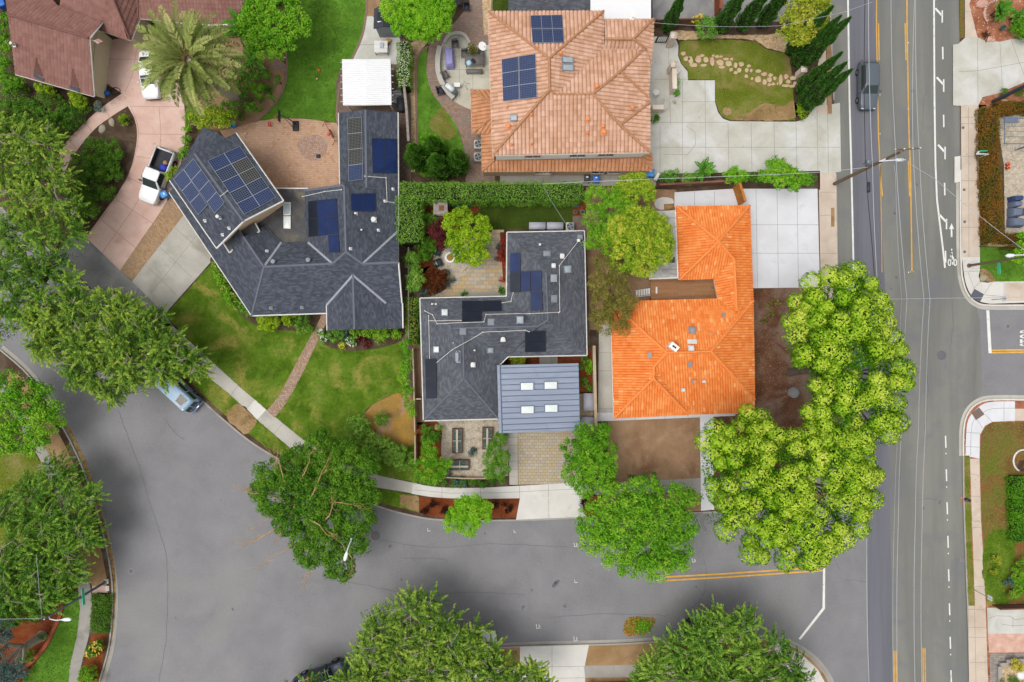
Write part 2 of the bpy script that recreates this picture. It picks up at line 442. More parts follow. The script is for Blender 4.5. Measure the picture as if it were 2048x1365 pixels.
for i,y in enumerate((872,939,1005,1072,1139,1207,1274,1341,1408)):
    x = 1891+i*1.55
    paint('bike_lane_dash',[(x,y),(x+.8,y+24)],.13,'paint_white',main)
    paint('bike_lane_dash',[(x+.8,y+34),(x+.9,y+37)],.1,'paint_white',main)
for xs,ys in (((1752.5,1753,1757,1760),(-700,60,270,330)),):
    paint('yellow_line',list(zip(xs,ys)),.1,'paint_yellow',main)
paint('yellow_line',[(1760,330),(1762,400),(1764,545)],.06,'paint_yellow',main)
paint('yellow_line',[(1757,47),(1758.5,121)],.11,'paint_yellow',main)
paint('yellow_line',[(1759,330),(1765,393)],.11,'paint_yellow',main)
paint('yellow_line',[(1813,-700),(1814,60),(1818,270),(1821,340),(1824,545)],.12,'paint_yellow',main)
paint('yellow_line',[(1810,47),(1812,121)],.11,'paint_yellow',main)
paint('yellow_line',[(1817,322),(1819,393)],.11,'paint_yellow',main)
paint('yellow_line',[(1820,544),(1828,544)],.1,'paint_yellow',main)
for x in (1788,1792,1846,1850):
    paint('yellow_line',[(x,1302+(x > 1800)*-6),(x+1,1400),(x+6,2200)],.1,'paint_yellow',main)
for i,y in enumerate((86,190,218,268,545)):
    paint('road_stud',[(1817-i % 2*57,y-1),(1817-i % 2*57,y+1)],.1,'paint_white',main,5)
# side street centre line, stop lines, give-way corner
for dy in (-3.5,3.5):
    paint('yellow_line',[(1331,1158+dy),(1450,1151.5+dy),(1560,1144+dy),(1645,1138+dy)],.16,'paint_yellow',road)
paint('stop_line',[(1646,1137),(1650.5,1137),(1650,1218),(1601,1280),(1597,1278),(1645,1216)],0,'paint_white',road,closed=True)
paint('stop_line',[(1972.5,621),(1978.5,621),(1983.5,707),(1977,707)],0,'paint_white',road,closed=True)
for dy in (-2.4,2.4):
    paint('yellow_line',[(1983.5,703.5+dy),(2048,702.5+dy),(2500,698+dy)],.15,'paint_yellow',road)
# bicycle lane symbol: arrow, rider and two wheels
paint('lane_arrow',[(1903.2,447),(1908.2,458.5),(1904.6,458.5),(1905,474.5),(1901.6,474.5),(1901.4,458.5),(1898,458.5)],0,'paint_white',main,4,True)
b = MB(); z = .016
def ring(cx,cy,rx,ry,wd,n=14,z=.016):
    pts = [(cx+rx*math.cos(a),cy+ry*math.sin(a)) for a in [2*math.pi*i/n for i in range(n+1)]]
    b.strip(W2(pts,z),wd,z)
ring(1899,525.5,2.6,6,.1); ring(1910.5,525.5,2.6,6,.1)
b.strip(W2([(1904,505),(1903,511),(1906.5,517),(1904.5,524)],z),.16,z)
b.strip(W2([(1903.5,507),(1901.5,512),(1902.5,515)],z),.12,z)
b.strip(W2([(1904,518),(1906,530)],z),.1,z)
b.face([(*p,z) for p in W2([(1901.8,498),(1904.8,498),(1904.2,502),(1902.6,502)],z)][::-1])
b.build('bicycle_symbol',M['paint_white'],main)
def text_mesh(name,body,size,mat,parent=None,M4=None,ext=0.0,sx=1.0):
    cu = D.curves.new(name,'FONT'); cu.body = body; cu.size = size; cu.extrude = ext; cu.align_x = 'CENTER'; cu.align_y = 'CENTER'; cu.space_character = 1.05
    t = D.objects.new(name+'_curve',cu); COL.objects.link(t)
    bpy.context.view_layer.update()
    me = D.meshes.new_from_object(t.evaluated_get(bpy.context.evaluated_depsgraph_get()))
    D.objects.remove(t); D.curves.remove(cu)
    if M4 is not None: me.transform(M4)
    me.materials.clear(); me.materials.append(mat)
    o = D.objects.new(name,me); return link(o,parent)
p = P(2062,677,.017)
text_mesh('stop_lettering','STOP',1.0,M['paint_white'],road,Matrix.Translation(p) @ Matrix.Rotation(R(90),4,'Z') @ Matrix.Diagonal((.66,2.9,1,1)))
# utility locators' spray marks
for (x,y,s) in ((1152,1090,8),(1155,1139,8),(1152,1163,6),(1077,1253,9),(1152,1278,9),(971,1192,7),(890,1133,7),(1005,1227,6),(1078,1127,6),(1388,1121,8),(1312,1158,9),(1058,1108,3),(858,1060,6),(1923,920,7),(1925,1120,9),(1030,1063,5)):
    q = random.Random(x)
    b = MB()
    b.strip(W2([(x-s/2,y-s/2),(x-s/2+1,y+s/2)],.016),.05,.016); b.strip(W2([(x-s/2,y+s/2),(x+s/2,y+s/2-1)],.016),.05,.016)
    if s > 6: b.strip(W2([(x,y-s/3),(x+s/3,y),(x,y+s/4)],.016),.05,.016)
    b.build('spray_mark',M['ironrim'] if q.random() < .5 else M['paint_white'],road if x < 1900 else main)
# tar-sealed cracks and tyre arcs
M['tar'] = m_plain('tar','66656a',.8)
for pts in ([(237,823),(258,880),(284,950),(302,1015),(318,1060),(333,1120),(334,1250),(318,1365)],[(1408,1120),(1413,1150),(1408,1185),(1396,1205),(1370,1225)],[(800,1117),(880,1117),(895,1124)],[(1855,172),(1848,200),(1846,260)],
            [(1680,1140),(1655,1090)],[(650,1160),(740,1172),(830,1190),(950,1185),(1050,1190)],[(1833,1000),(1862,998),(1885,1003)],[(330,840),(352,868),(368,880)],[(760,1080),(860,1095),(1000,1088),(1140,1096)],[(1100,1235),(1220,1228),(1340,1232)],[(1850,700),(1856,780),(1850,860)],[(1900,560),(1906,640),(1900,700)],[(1690,1160),(1732,1164)]):
    q_ = random.Random(int(pts[0][0])); paint('sealed_crack',[(x+q_.gauss(0,.7),y+q_.gauss(0,.7)) for x,y in smooth_px(pts,7)],.035,'tar',road if pts[0][0] < 1600 else main,3)
b = MB()
for rr in (14,18): b.strip(W2([(1420+rr*math.cos(a),1046+rr*math.sin(a)) for a in [R(115+i*12) for i in range(12)]],.012),.06,.012)
b.build('tyre_mark',M['tar'],road)
g_ = random.Random(21)
for k in range(26):
    x,y = (g_.uniform(280,1400),g_.uniform(1060,1290)) if k < 14 else (g_.uniform(1780,1890),g_.uniform(20,1340)); q = g_.uniform(1.2,3.5)
    paint('oil_stain',[(x+q*g_.uniform(.6,1.3)*math.cos(a),y+q*g_.uniform(.6,1.6)*math.sin(a)) for a in [R(-40*j) for j in range(9)]],0,'asphalt_spot',road if k < 14 else main,3,True)
paint('oil_stain',smooth_px([(1104,1172),(1110,1163),(1119,1160),(1117,1167),(1108,1176)],3,True),0,'tar',road,3,True)
for (x,y,r,wr,lab) in ((1883,711,9.5,9.5,'large iron manhole cover in the middle of the junction'),(262,1143,4,7,'small valve cover in a concrete ring in the road bulb'),(751,1072,10,11,'manhole cover beside the half dead tree'),(2016,653,3.5,6,'small utility cover on the right hand side street'),
                       (1860,610,4,5,'small pale utility cover at the top of the junction')):
    b = MB(); c = P(x,y,.012)
    b.lathe([(wr/SC,0),(wr/SC,.004),(r/SC+.001,.006)],(c.x,c.y,.009),24,1); b.lathe([(r/SC,.004),(r/SC*.98,.009),(r/SC*.2,.01)],(c.x,c.y,.009),24,0)
    meta(b.build('manhole_cover',[M['manhole'],M['ironrim']]),lab,'manhole cover')

# ------------------------------------------------------------------ raised lots, kerbs and gutters
def lot(label,px,mat):
    b = MB(); b.prism(W2(px,G),-.15,G,0,side=1)
    o = b.build('lot',[M[mat],M['conc_old']]); o['kind'] = 'structure'; o['label'] = label
KA = [(1660,0),(1664,100),(1668,200),(1672,350),(1675,540),(1680,700),(1684,880),(1681,935),(1668,975),(1640,1004),(1600,1018),(1500,1022),(1400,1026),(1300,1031),(1160,1036),(1040,1041),(890,1041),(820,1031),(750,1011),(640,965),(520,897),(455,847),(400,797),(320,715),(240,640),(175,575),(110,512),(0,415)]
KB = [(0,700),(62,757),(120,846),(160,925),(190,1010),(211,1090),(222,1150),(225,1210),(218,1290),(204,1345),(198,1365)]
KC = [(560,1440),(690,1385),(780,1342),(900,1312),(1000,1296),(1230,1289),(1370,1281),(1520,1279),(1570,1287),(1608,1306),(1640,1335),(1662,1375),(1672,1440)]
KD = [(1918,-3000),(1918,0),(1920,120),(1921,340),(1922,515),(1927,565),(1938,592),(1956,607),(1980,611),(2048,611),(3500,611)]
KE = [(3500,800),(2048,800),(1985,800),(1958,806),(1938,824),(1928,855),(1927,912),(1928,1000),(1933,1140),(1937,1250),(1940,1365),(1950,3500)]
lot('north block of house lots between both streets',[(-3500,-2000)]+KA[::-1]+[(1660,-3500),(-3500,-3500)],'soil')
lot('west block of lots outside the street bend',[(-3500,-1700)]+KB+[(150,3500),(-3500,3500)],'soil')
lot('south block of lots below the side street',KC+[(1690,3500),(500,3500)],'dirt_tan')
lot('north east block of lots right of the main road',KD+[(3500,-3000)],'soil')
lot('south east block of lots right of the main road',KE+[(3500,3500)],'redsoil')
def kerb(label,pts,side,gw=.42,sm=4,gutter='conc_old',km='conc_old'):
    px = smooth_px(pts,sm)
    raised('kerb','concrete kerb '+label,[tuple(q) for q in px],.16,.008,km)
    ww = W2(px); off = offset_line(ww,side*(gw/2+.07)); b = MB(); b.strip(off,gw,.014)
    o = b.build('gutter',M[gutter]); o['kind'] = 'structure'; o['label'] = 'concrete gutter pan '+label
kerb('along the main road beside the tan house',KA[:2]+KA[2:3],-1,.01)
kerb('round the corner under the two camphor trees',KA[3:12],-1)
kerb('along the front of the middle houses',KA[11:20],-1,.45)
kerb('along the lawn at the street bend',KA[19:],-1,.42)
kerb('of the outer bend on the left',KB,1,.5)
kerb('along the lower side of the side street',KC,1,.4)
kerb('of the north east corner',KD[3:10],-1,.38,4,'conc','conc_new')
kerb('of the south east corner',KE[1:7],-1,.38,4,'conc','conc_new')
kerb('along the lower right of the main road',KE[6:11],-1,.03)
M['leaflit'] = m_ground('leaflit',['8a6a3c','a5854e','b59a6a'],2.5,9,.34,'6d5a40',1.5,(.5,.65))
ribbon('leaf_litter','tan fallen leaves lying in the gutter of the left bend',[(125,838),(160,905),(190,985),(207,1050),(224,1120),(228,1190),(222,1270),(205,1345)],.32,'leaflit',.02,4)

# ------------------------------------------------------------------ north block, from left to right
S = sheet
S('planting_bed','dark planting bed in front of the brown roofed house',[(0,120),(180,170),(250,185),(275,240),(262,330),(172,470),(110,505),(0,410),(-100,300)],'soil',1)
S('driveway','pink concrete driveway curving past the palm',smooth_px([(215,82),(300,70),(345,100),(362,190),(369,216),(369,290),(352,360),(326,415),(282,480),(240,541)],4)+smooth_px([(172,475),(208,425),(240,380),(259,345),(271,300),(274,265),(268,236),(254,210),(247,190),(208,165)],4),'conc_pink',3,
  joints=[[(260,213),(320,214),(366,214)],[(277,268),(368,270)],[(272,313),(318,320),(352,340)],[(256,355),(330,392)],[(233,400),(307,448)],[(203,440),(272,497)],[(318,214),(322,265),(318,320),(295,370),(262,425),(203,508)],[(212,119),(285,119)],[(276,85),(265,150),(250,185)],
          smooth_px([(262,215),(276,255),(273,300),(255,352),(215,420),(180,468)],4)],jm='joint_pink')
S('path','pink concrete path curving from the driveway into the shrubs',smooth_px([(246,186),(200,218),(160,255),(133,285),(112,320),(90,370)],4)+smooth_px([(118,375),(140,322),(158,296),(190,258),(228,230),(257,212)],4),'conc_pink',2,joints=[[(207,212),(220,236)],[(170,246),(186,266)],[(137,278),(153,300)]],jm='joint_pink')
S('paving','strip of tan pavers beside the pink driveway',[(348,375),(380,420),(264,562),(240,541),(282,480),(326,415)],'pav_strip',2)
S('driveway','grey concrete driveway of the house with the raised solar roof',[(372,425),(430,500),(430,515),(330,628),(264,563)],'conc_drive',3,joints=[[(350,456),(400,500),(418,517)],[(320,495),(352,525),(384,555)],[(290,530),(325,562),(352,590)],[(392,473),(300,590)]])
S('pavement','stained grey pavement and apron at the driveway mouths',[(130,485),(158,470),(172,475),(240,541),(264,563),(330,628),(345,652),(320,700),(175,570),(115,512)],'conc_grime',4,joints=[[(150,498),(230,560),(300,625)],[(235,560),(222,578)],[(265,590),(250,605)]])
S('pavement','grey concrete pavement along the lawn of the street bend',[(330,640),(345,652),(412,713),(480,775),(545,830),(606,880),(680,925),(760,952),(826,966),(824,987),(750,975),(670,950),(580,896),(520,845),(455,785),(400,742),(320,680)],'conc',4,
  joints=[[(433,733),(422,750)],[(477,771),(462,790)],[(510,800),(494,820)],[(532,820),(515,840)],[(565,847),(549,868)]])
S('pavement','newer square of the pavement beside the brick path',[(510,800),(532,820),(515,840),(494,819)],'conc_new',5)
S('lawn','large front lawn at the street bend',[(425,525),(470,590),(510,620),(540,655),(600,655),(650,640),(652,690),(720,695),(800,680),(812,700),(815,780),(770,795),(730,820),(735,850),(790,890),(830,880),(830,965),(760,952),(680,925),(606,880),(545,830),(480,775),(412,713),(330,632)],'lawn',3,wob=.06)
S('lawn','grass verge between the kerb and the bend pavement',[(385,740),(400,742),(455,785),(520,845),(580,896),(670,950),(750,976),(838,992),(838,1026),(750,1003),(640,958),(526,890),(460,840),(406,790),(330,710)],'lawn',3,wob=.05)
S('bare_soil','bare tan patch in the grass verge',[(478,808),(513,838),(502,860),(488,868),(452,833)],'dirt_tan',4,3,.08)
S('bare_soil','bare worn end of the verge beside the mulched bed',[(800,990),(838,993),(838,1024),(800,1010)],'dirt_tan',4,0,.08)
S('path','brick path curving across the front lawn',smooth_px([(640,620),(640,638),(612,690),(580,750),(555,795),(533,822)],4)+smooth_px([(549,836),(573,805),(600,757),(632,690),(655,640),(655,620)],4),'pav_path',6)
S('planting_bed','bark bed with shrubs under the shingle eave',smooth_px([(420,520),(440,570),(470,615),(500,645),(545,660),(612,660),(640,640),(640,615),(500,600),(440,520)],3,True),'soil',5)
S('planting_bed','flower bed below the small front gable',smooth_px([(636,665),(650,690),(690,702),(740,700),(790,688),(805,675),(806,640),(650,640)],3,True),'soil',5)
S('planting_bed','ochre bed of dry groundcover in the lawn corner',smooth_px([(736,818),(765,800),(805,784),(828,800),(832,850),(826,890),(790,892),(752,880),(728,845)],3,True),'ochre',5,0,.05)
S('side_yard','dark soil strip behind the clipped hedges between two houses',[(797,380),(845,380),(845,590),(840,700),(828,860),(818,860),(805,700),(797,600)],'pav_dark',2)
S('side_yard','shaded dirt strip beside the middle house',[(826,690),(842,690),(848,850),(832,850)],'dirt',3)
S('lawn','green back lawn behind the paver patio',smooth_px([(622,-60),(600,20),(578,75),(572,105),(574,135),(566,180),(545,212),(515,242),(560,236),(620,238),(674,246),(674,215),(682,160),(705,115),(724,72),(733,20),(733,-60)],2,True),'lawn_deep',3)
raised('edging','brick edging of the back lawn, left side',[(600,20),(578,75),(572,105),(574,135),(566,180),(545,212),(512,243)],.2,.05,'edging',sm=4)
raised('edging','brick edging of the back lawn, right side',[(674,246),(674,215),(682,160),(705,115),(724,72),(733,20),(733,-20)],.2,.05,'edging',sm=4)
S('patio','tan paver patio between the two wings of the shingle house',smooth_px([(440,262),(470,255),(515,243),(560,237),(620,239),(674,247)],3)+[(690,300),(690,400),(540,395),(470,310)],'pav_tan',3)
S('patio','pinkish medallion in the paver patio',smooth_px([(595,285),(615,272),(640,272),(655,290),(648,312),(625,322),(603,310)],3,True),'pav_path',4)
S('planting_bed','bare bed under the palm and citrus',[(440,262),(512,243),(545,212),(566,180),(572,130),(470,40),(400,90),(380,250)],'dirt',2)
S('paving','small brick landing beside the back lawn',[(540,135),(550,122),(571,128),(572,143)],'pav_brown',3)
S('paving','pale concrete pad below the garden shed',[(733,33),(720,80),(700,125),(690,215),(800,215),(800,75),(745,33)],'conc_stain',3,joints=[[(712,90),(800,88)]])
S('dirt_patch','bare dirt beside the garden shed',[(733,-40),(760,-40),(760,33),(733,33)],'dirt',3)
S('paving','dark brick yard beside the white patio cover',[(672,160),(690,120),(800,130),(822,200),(822,420),(797,420),(690,225),(674,232)],'pav_dark',4)
S('paving','brown brick walk round the tan house',smooth_px([(860,85),(905,50),(940,0),(945,-60)],3)+[(990,-60),(990,400),(930,400)]+smooth_px([(932,330),(925,285),(908,245),(875,205),(860,180),(853,150),(855,110)],3),'pav_brown',2)
S('planting_bed','tan pebble strip left of the small back lawn',smooth_px([(818,330),(818,200),(815,100),(838,80),(856,84),(838,105),(832,130),(833,200),(834,330)],3,True),'pebble',2)
S('planting_bed','tan pebble strip along the tan house wall',[(962,-40),(985,-40),(978,70),(968,70)],'pebble',4)
S('lawn','patchy small back lawn left of the tan house',smooth_px([(834,130),(842,104),(854,96),(853,140),(862,180),(880,208),(908,245),(924,285),(930,340),(880,350),(836,345),(834,230)],3,True),'lawn_deep',3,0,.04)
S('bare_soil','dry bare patch in the small back lawn',smooth_px([(862,240),(885,215),(900,240),(912,270),(890,280),(865,262)],3,True),'lawn_worn',4,0,.1)
raised('edging','brick edging of the small back lawn',[(836,340),(833,230),(833,130),(842,104),(856,93)],.2,.05,'edging',sm=4)
S('patio','pale concrete patio with a rounded end beside the tan house',smooth_px([(905,66),(926,67),(939,82),(944,92)],3)+[(985,90),(985,185),(945,185),(945,220)]+smooth_px([(940,219),(908,203),(888,180),(877,145),(877,112),(888,78)],3),'conc_patio',4,joints=[[(918,66),(919,200)],[(880,120),(980,100)],[(945,140),(946,180)],[(890,140),(980,140)]])
S('lawn','shaded strip of grass beside the grey roof',[(985,-40),(1017,-40),(1017,26),(985,26)],'lawn_shade',3)
S('driveway','pale stained concrete driveway right of the tan house',[(1290,75),(1330,72),(1352,80),(1357,92),(1356,112),(1362,128),(1375,143),(1376,161),(1430,161),(1430,205),(1436,225),(1446,238),(1460,243),(1590,244),(1608,240),(1618,230),(1630,215),(1680,206),(1682,344),(1640,350),(1310,352),(1290,360)],'conc_stain',3,
  joints=[[(1320,253),(1320,350)],[(1365,160),(1365,350)],[(1410,161),(1412,345)],[(1456,244),(1458,340)],[(1502,244),(1504,340)],[(1548,244),(1550,345)],[(1592,244),(1594,345)],[(1362,204),(1430,204)],[(1300,245),(1455,245)],[(1320,295),(1680,295)],[(1337,95),(1341,250)],[(1310,159),(1376,159)],[(1634,215),(1636,350)],[(1655,210),(1657,348)],[(1372,252),(1390,265),(1391,290),(1375,310),(1330,309)]])
S('pavement','concrete pavement behind the main road verge',[(1636,118),(1652,100),(1654,228),(1640,232),(1630,215),(1632,160)],'conc_tan',4,joints=[[(1634,150),(1653,150)],[(1633,195),(1653,195)]])
S('pavement','worn concrete pavement beside the utility pole',[(1637,346),(1672,346),(1675,540),(1676,600),(1642,600)],'conc_tan',4,joints=[[(1637,432),(1670,430)],[(1640,508),(1673,507)],[(1640,385),(1670,385)]])
S('planting_bed','bare brown strip between pavement and main road kerb',[(1653,90),(1662,90),(1664,228),(1655,228)],'dirt',5)
S('planting_bed','dark tree pit between pavement and kerb',[(1662,416),(1669,416),(1669,454),(1662,454)],'dirt_tan',5)
S('lawn','patchy front lawn crossed by flagstones',smooth_px([(1360,84),(1400,80),(1450,80),(1510,84),(1530,98),(1555,104),(1578,112),(1584,150),(1590,238)],2)+[(1590,241),(1462,241)]+smooth_px([(1448,235),(1438,222),(1432,205)],3)+[(1431,159),(1377,159),(1377,142),(1364,128),(1358,112)],'lawn_worn',4,0,.05)
S('bare_soil','bare dirt corner of the front lawn',smooth_px([(1480,238),(1500,225),(1530,205),(1560,215),(1588,200),(1588,239)],3,True),'dirt_tan',5,0,.1)
S('bare_soil','round bare spot in the front lawn beside the driveway',smooth_px([(1448,216),(1460,217),(1463,226),(1454,232),(1446,226)],3,True),'dirt_tan',5)
S('planting_bed','tan pebble bed under the cypress row',smooth_px([(1335,62),(1400,64),(1450,70),(1530,70),(1560,66),(1580,85),(1580,106),(1555,101),(1530,95),(1510,81),(1450,77),(1400,78),(1358,80)],2,True),'pebble',5,0,.05)
S('planting_bed','dark earth bed round the cypresses beside the main road',[(1582,60),(1640,50),(1640,110),(1630,165),(1628,215),(1615,235),(1592,241),(1584,150)],'soil',5,0,.05)
S('paving','old brown yard slab beyond the cypresses',[(1305,-80),(1650,-80),(1650,42),(1305,48)],'conc_grime',2)
S('planting_bed','narrow bed of clipped shrubs along the fence',[(1312,348),(1640,342),(1640,380),(1312,378)],'soil',4)
S('paving','concrete walk below the tan house wall',[(1000,350),(1310,350),(1312,372),(1000,372)],'conc_old',4,joints=[[(1040,352),(1040,370)],[(1068,352),(1068,370)],[(1118,352),(1118,370)],[(1220,352),(1220,370)]])
S('bare_soil','bare back yard earth beside the orange roof',[(1180,375),(1352,380),(1352,600),(1225,660),(1172,660),(1172,375)],'dirt',3)
S('paving','broken pale slab in the back yard earth',smooth_px([(1310,402),(1325,395),(1345,398),(1346,412),(1330,420),(1312,416)],2,True),'conc_new',4)
S('driveway','clean pale driveway right of the orange roofed house',[(1349,385),(1465,378),(1635,378),(1640,575),(1495,577),(1495,415),(1349,415)],'conc_white',5,joints=[[(1389,384),(1389,412)],[(1429,383),(1429,412)],[(1512,380),(1515,575)],[(1554,380),(1557,575)],[(1594,380),(1597,575)],[(1500,450),(1637,450)],[(1500,507),(1639,507)]])
S('bare_soil','bark strewn side yard between orange roof and camphor trees',[(1490,575),(1676,575),(1684,880),(1660,960),(1600,968),(1428,968),(1428,830),(1490,820)],'bark',3,0,.03)
S('bare_soil','bare dirt front yard of the orange roofed house',[(1215,830),(1401,830),(1401,962),(1300,966),(1215,970)],'dirt',4)
S('path','pale concrete walk from the orange roofed house to the street',[(1400,826),(1427,826),(1428,1020),(1402,1022)],'conc_white',6,joints=[[(1400,866),(1428,866)],[(1401,896),(1428,896)],[(1401,926),(1428,926)],[(1401,980),(1428,980)]])
S('path','concrete strip along the front of the orange roofed house',[(1190,826),(1225,826),(1470,818),(1471,832),(1400,835),(1228,842),(1190,843)],'conc_white',5,joints=[[(1270,830),(1270,840)],[(1330,828),(1330,838)],[(1376,826),(1376,836)]])
S('path','concrete side walk left of the orange roof',[(1198,650),(1230,650),(1230,842),(1196,842)],'conc',4,joints=[[(1198,706),(1225,706)],[(1198,742),(1225,742)],[(1198,818),(1225,818)]])
S('pavement','dusty pavement in front of the orange roofed house',[(1160,968),(1300,962),(1428,955),(1560,950),(1660,930),(1684,880),(1684,900),(1672,960),(1640,985),(1560,988),(1428,990),(1300,985),(1160,995)],'conc_old',5,joints=[[(1385,960),(1386,982)]])
S('planting_bed','dry earth verge under the street trees',[(1200,993),(1402,984),(1402,1022),(1300,1027),(1200,1031)],'dirt',4)
S('planting_bed','verge under the lower camphor tree',[(1428,990),(1640,988),(1660,975),(1640,1000),(1600,1014),(1428,1021)],'dirt_tan',4)
# middle house garden
S('lawn','shaded back lawn inside the tall hedge',[(950,400),(1146,400),(1146,455),(960,460),(950,440)],'lawn_shade',3)
S('planting_bed','red mulch bed round the play house',smooth_px([(838,400),(955,400),(955,425),(900,470),(885,500),(870,520),(850,545),(838,545)],2,True),'mulch',4)
S('planting_bed','red mulch bed under the purple maple',smooth_px([(838,540),(880,535),(895,555),(900,572),(870,590),(840,592)],2,True),'mulch',4)
S('patio','mixed stone paver patio of the middle house',[(880,500),(975,465),(1016,465),(1016,600),(842,600),(860,585),(895,570),(880,545)],'pav_mixed',3)
S('gravel_patch','round gravel sitting area with the fire pit',smooth_px([(870,505),(890,492),(925,495),(945,520),(935,545),(910,555),(885,545),(868,528)],3,True),'gravel',5,0,.05)
S('planting_bed','red mulch strip along the patio wall',[(1000,465),(1016,465),(1016,560),(1006,560)],'mulch',5)
S('planting_bed','red mulch corner with blue flower pots',[(1145,400),(1172,400),(1172,432),(1145,432)],'mulch',4)
S('paving','brown paver side path at the back lawn corner',[(1145,432),(1172,432),(1180,690),(1168,690),(1165,462),(1145,462)],'pav_dark',4)
S('paving','long tan stepping slabs up to the back lawn',[(984,460),(1008,460),(1008,467),(984,467)],'flag',5)
S('paving','second tan stepping slab below the first',[(976,469),(999,469),(999,476),(976,476)],'flag',5)
S('paving','grey threshold slab at the patio door',[(938,584),(1000,584),(1000,594),(938,594)],'conc_old',5)
S('planting_bed','red mulch garden right of the metal roof',[(1015,705),(1190,700),(1190,788),(1158,788),(1158,735),(1015,735)],'mulch',4)
S('paving','grey stepping slab between house and metal roof',[(1079,713),(1115,713),(1115,730),(1079,730)],'conc_old',5)
S('paving','tan paved side yard holding two storage boxes',[(1158,785),(1192,785),(1192,860),(1158,860)],'pav_drive',4)
S('planting_bed','red mulch bed at the left edge of the gravel garden',[(832,845),(884,845),(882,905),(890,960),(838,965)],'mulch',3)
S('gravel_patch','pale gravel front garden with three raised beds',[(870,838),(1000,838),(1018,865),(1016,952),(890,958),(882,905),(884,855)],'gravel',4)
S('path','row of grey stepping slabs beside the paver driveway',[(1017,862),(1035,862),(1036,970),(1019,970)],'conc',5,joints=[[(1017,875),(1035,875)],[(1017,891),(1035,891)],[(1017,907),(1035,907)],[(1018,923),(1036,923)],[(1018,939),(1036,939)],[(1018,954),(1036,954)]])
S('driveway','mixed tan paver driveway under the metal roof',[(1035,850),(1160,850),(1160,968),(1037,970)],'pav_drive',4)
S('planting_bed','dark planted strip in front of the low white fence',[(838,958),(1016,953),(1016,972),(930,976),(870,974),(838,968)],'soil',4)
S('pavement','bright new pavement in front of the middle house',smooth_px([(826,966),(860,973),(900,976),(960,976),(1040,972),(1165,965)],3)+[(1165,1034),(1160,995),(1040,1000)]+smooth_px([(1040,997),(960,998),(900,997),(860,994),(823,988)],3),'conc_new',6,
  joints=[[(884,975),(884,996)],[(961,976),(961,998)],[(1039,972),(1039,998)],[(830,980),(900,987),(1000,986),(1160,978)],[(1097,970),(1097,995)]])
S('driveway','bright driveway apron of the middle house',[(1040,996),(1158,992),(1172,1034),(1100,1037),(1032,1040)],'conc_new',5,joints=[[(1097,995),(1098,1036)]])
S('planting_bed','red mulched verge with small dark shrubs',[(838,993),(900,997),(960,998),(1040,997),(1032,1036),(890,1037),(838,1027)],'mulch',5)
S('planting_bed','red mulched corner right of the driveway apron',[(1158,990),(1205,990),(1205,1030),(1170,1032)],'mulch',5)
# ------------------------------------------------------------------ the other blocks
S('pavement','pavement of the outer bend at lower left',smooth_px([(-60,700),(20,780),(70,860),(102,918),(130,985),(152,1080),(171,1140),(183,1190),(180,1260),(165,1320),(152,1380)],3)+smooth_px([(125,1380),(140,1330),(155,1260),(157,1190),(150,1140),(138,1080),(110,990),(88,935),(50,870),(0,800),(-80,720)],3),'conc_old',3,
  joints=[[(76,893),(100,880)],[(140,1105),(160,1100)],[(145,1323),(167,1323)],[(155,1200),(183,1200)]])
S('bare_soil','brown bare verge of the outer bend',smooth_px([(20,745),(58,770),(108,850),(148,930),(180,1015),(200,1090),(212,1150),(213,1172),(184,1172),(171,1140),(152,1080),(130,985),(102,918),(70,860),(20,780)],2,True),'dirt_tan',4)
S('lawn','yellowing lawn at the left edge',[(-300,850),(0,905),(60,895),(88,935),(110,990),(138,1080),(0,1100),(-300,1100)],'lawn_worn',2,0,.05)
S('lawn','lush lawn in the lower left corner',smooth_px([(120,1180),(157,1185),(156,1260),(140,1330),(125,1400),(30,1400),(60,1340),(95,1295),(112,1240),(122,1200)],2,True),'lawn_deep',4,0,.04)
S('planting_bed','red bark bed behind the curved brick edging',[(-200,1220),(60,1215),(118,1180),(122,1200),(112,1240),(95,1295),(60,1340),(30,1400),(-200,1400)],'mulch',3)
S('planting_bed','red bark verge with a yellow rose',[(183,1268),(214,1268),(206,1320),(196,1370),(158,1370),(170,1320)],'mulch',4)
S('paving','paved square at the foot of the lamp post',[(184,1172),(213,1172),(216,1186),(185,1188)],'conc_pink',5)
M['terracotta'] = m_plain('terracotta','a5573a',.85,.2,7)
raised('edging','curved terracotta brick edging in the lower left corner',[(119,1185),(123,1205),(118,1235),(104,1265),(92,1290),(70,1318),(45,1340)],.34,.18,'terracotta',sm=4)
S('driveway','bright driveway at the bottom edge',[(1040,1294),(1178,1290),(1170,1330),(1172,1700),(1040,1700)],'conc_new',3,joints=[[(1104,1292),(1104,1500)],[(1030,1335),(1260,1332)],[(1030,1358),(1170,1356)]])
S('lawn','small square of grass beside the bottom driveway',[(965,1300),(1034,1302),(1042,1340),(950,1340)],'lawn_worn',3,0,.05)
S('pavement','pale pavement below the small square of grass',[(800,1340),(1042,1340),(1040,1362),(800,1366)],'conc_new',4)
S('bare_soil','tan bare verge beside the bottom driveway',[(1179,1294),(1345,1290),(1345,1330),(1170,1332)],'dirt_tan',3)
S('pavement','grey pavement at the bottom edge',[(1168,1332),(1400,1328),(1400,1354),(1170,1356)],'conc_old',4,joints=[[(1227,1330),(1229,1354)]])
S('pavement','pale corner pavement at the bottom junction',[(1540,1282),(1570,1291),(1605,1311),(1636,1340),(1658,1380),(1664,1440),(1600,1440),(1600,1365),(1560,1320)],'conc_new',4)
S('planting_bed','grey green groundcover in the bottom corner',[(1560,1330),(1598,1350),(1600,1440),(1400,1440),(1400,1356)],'soil',3)
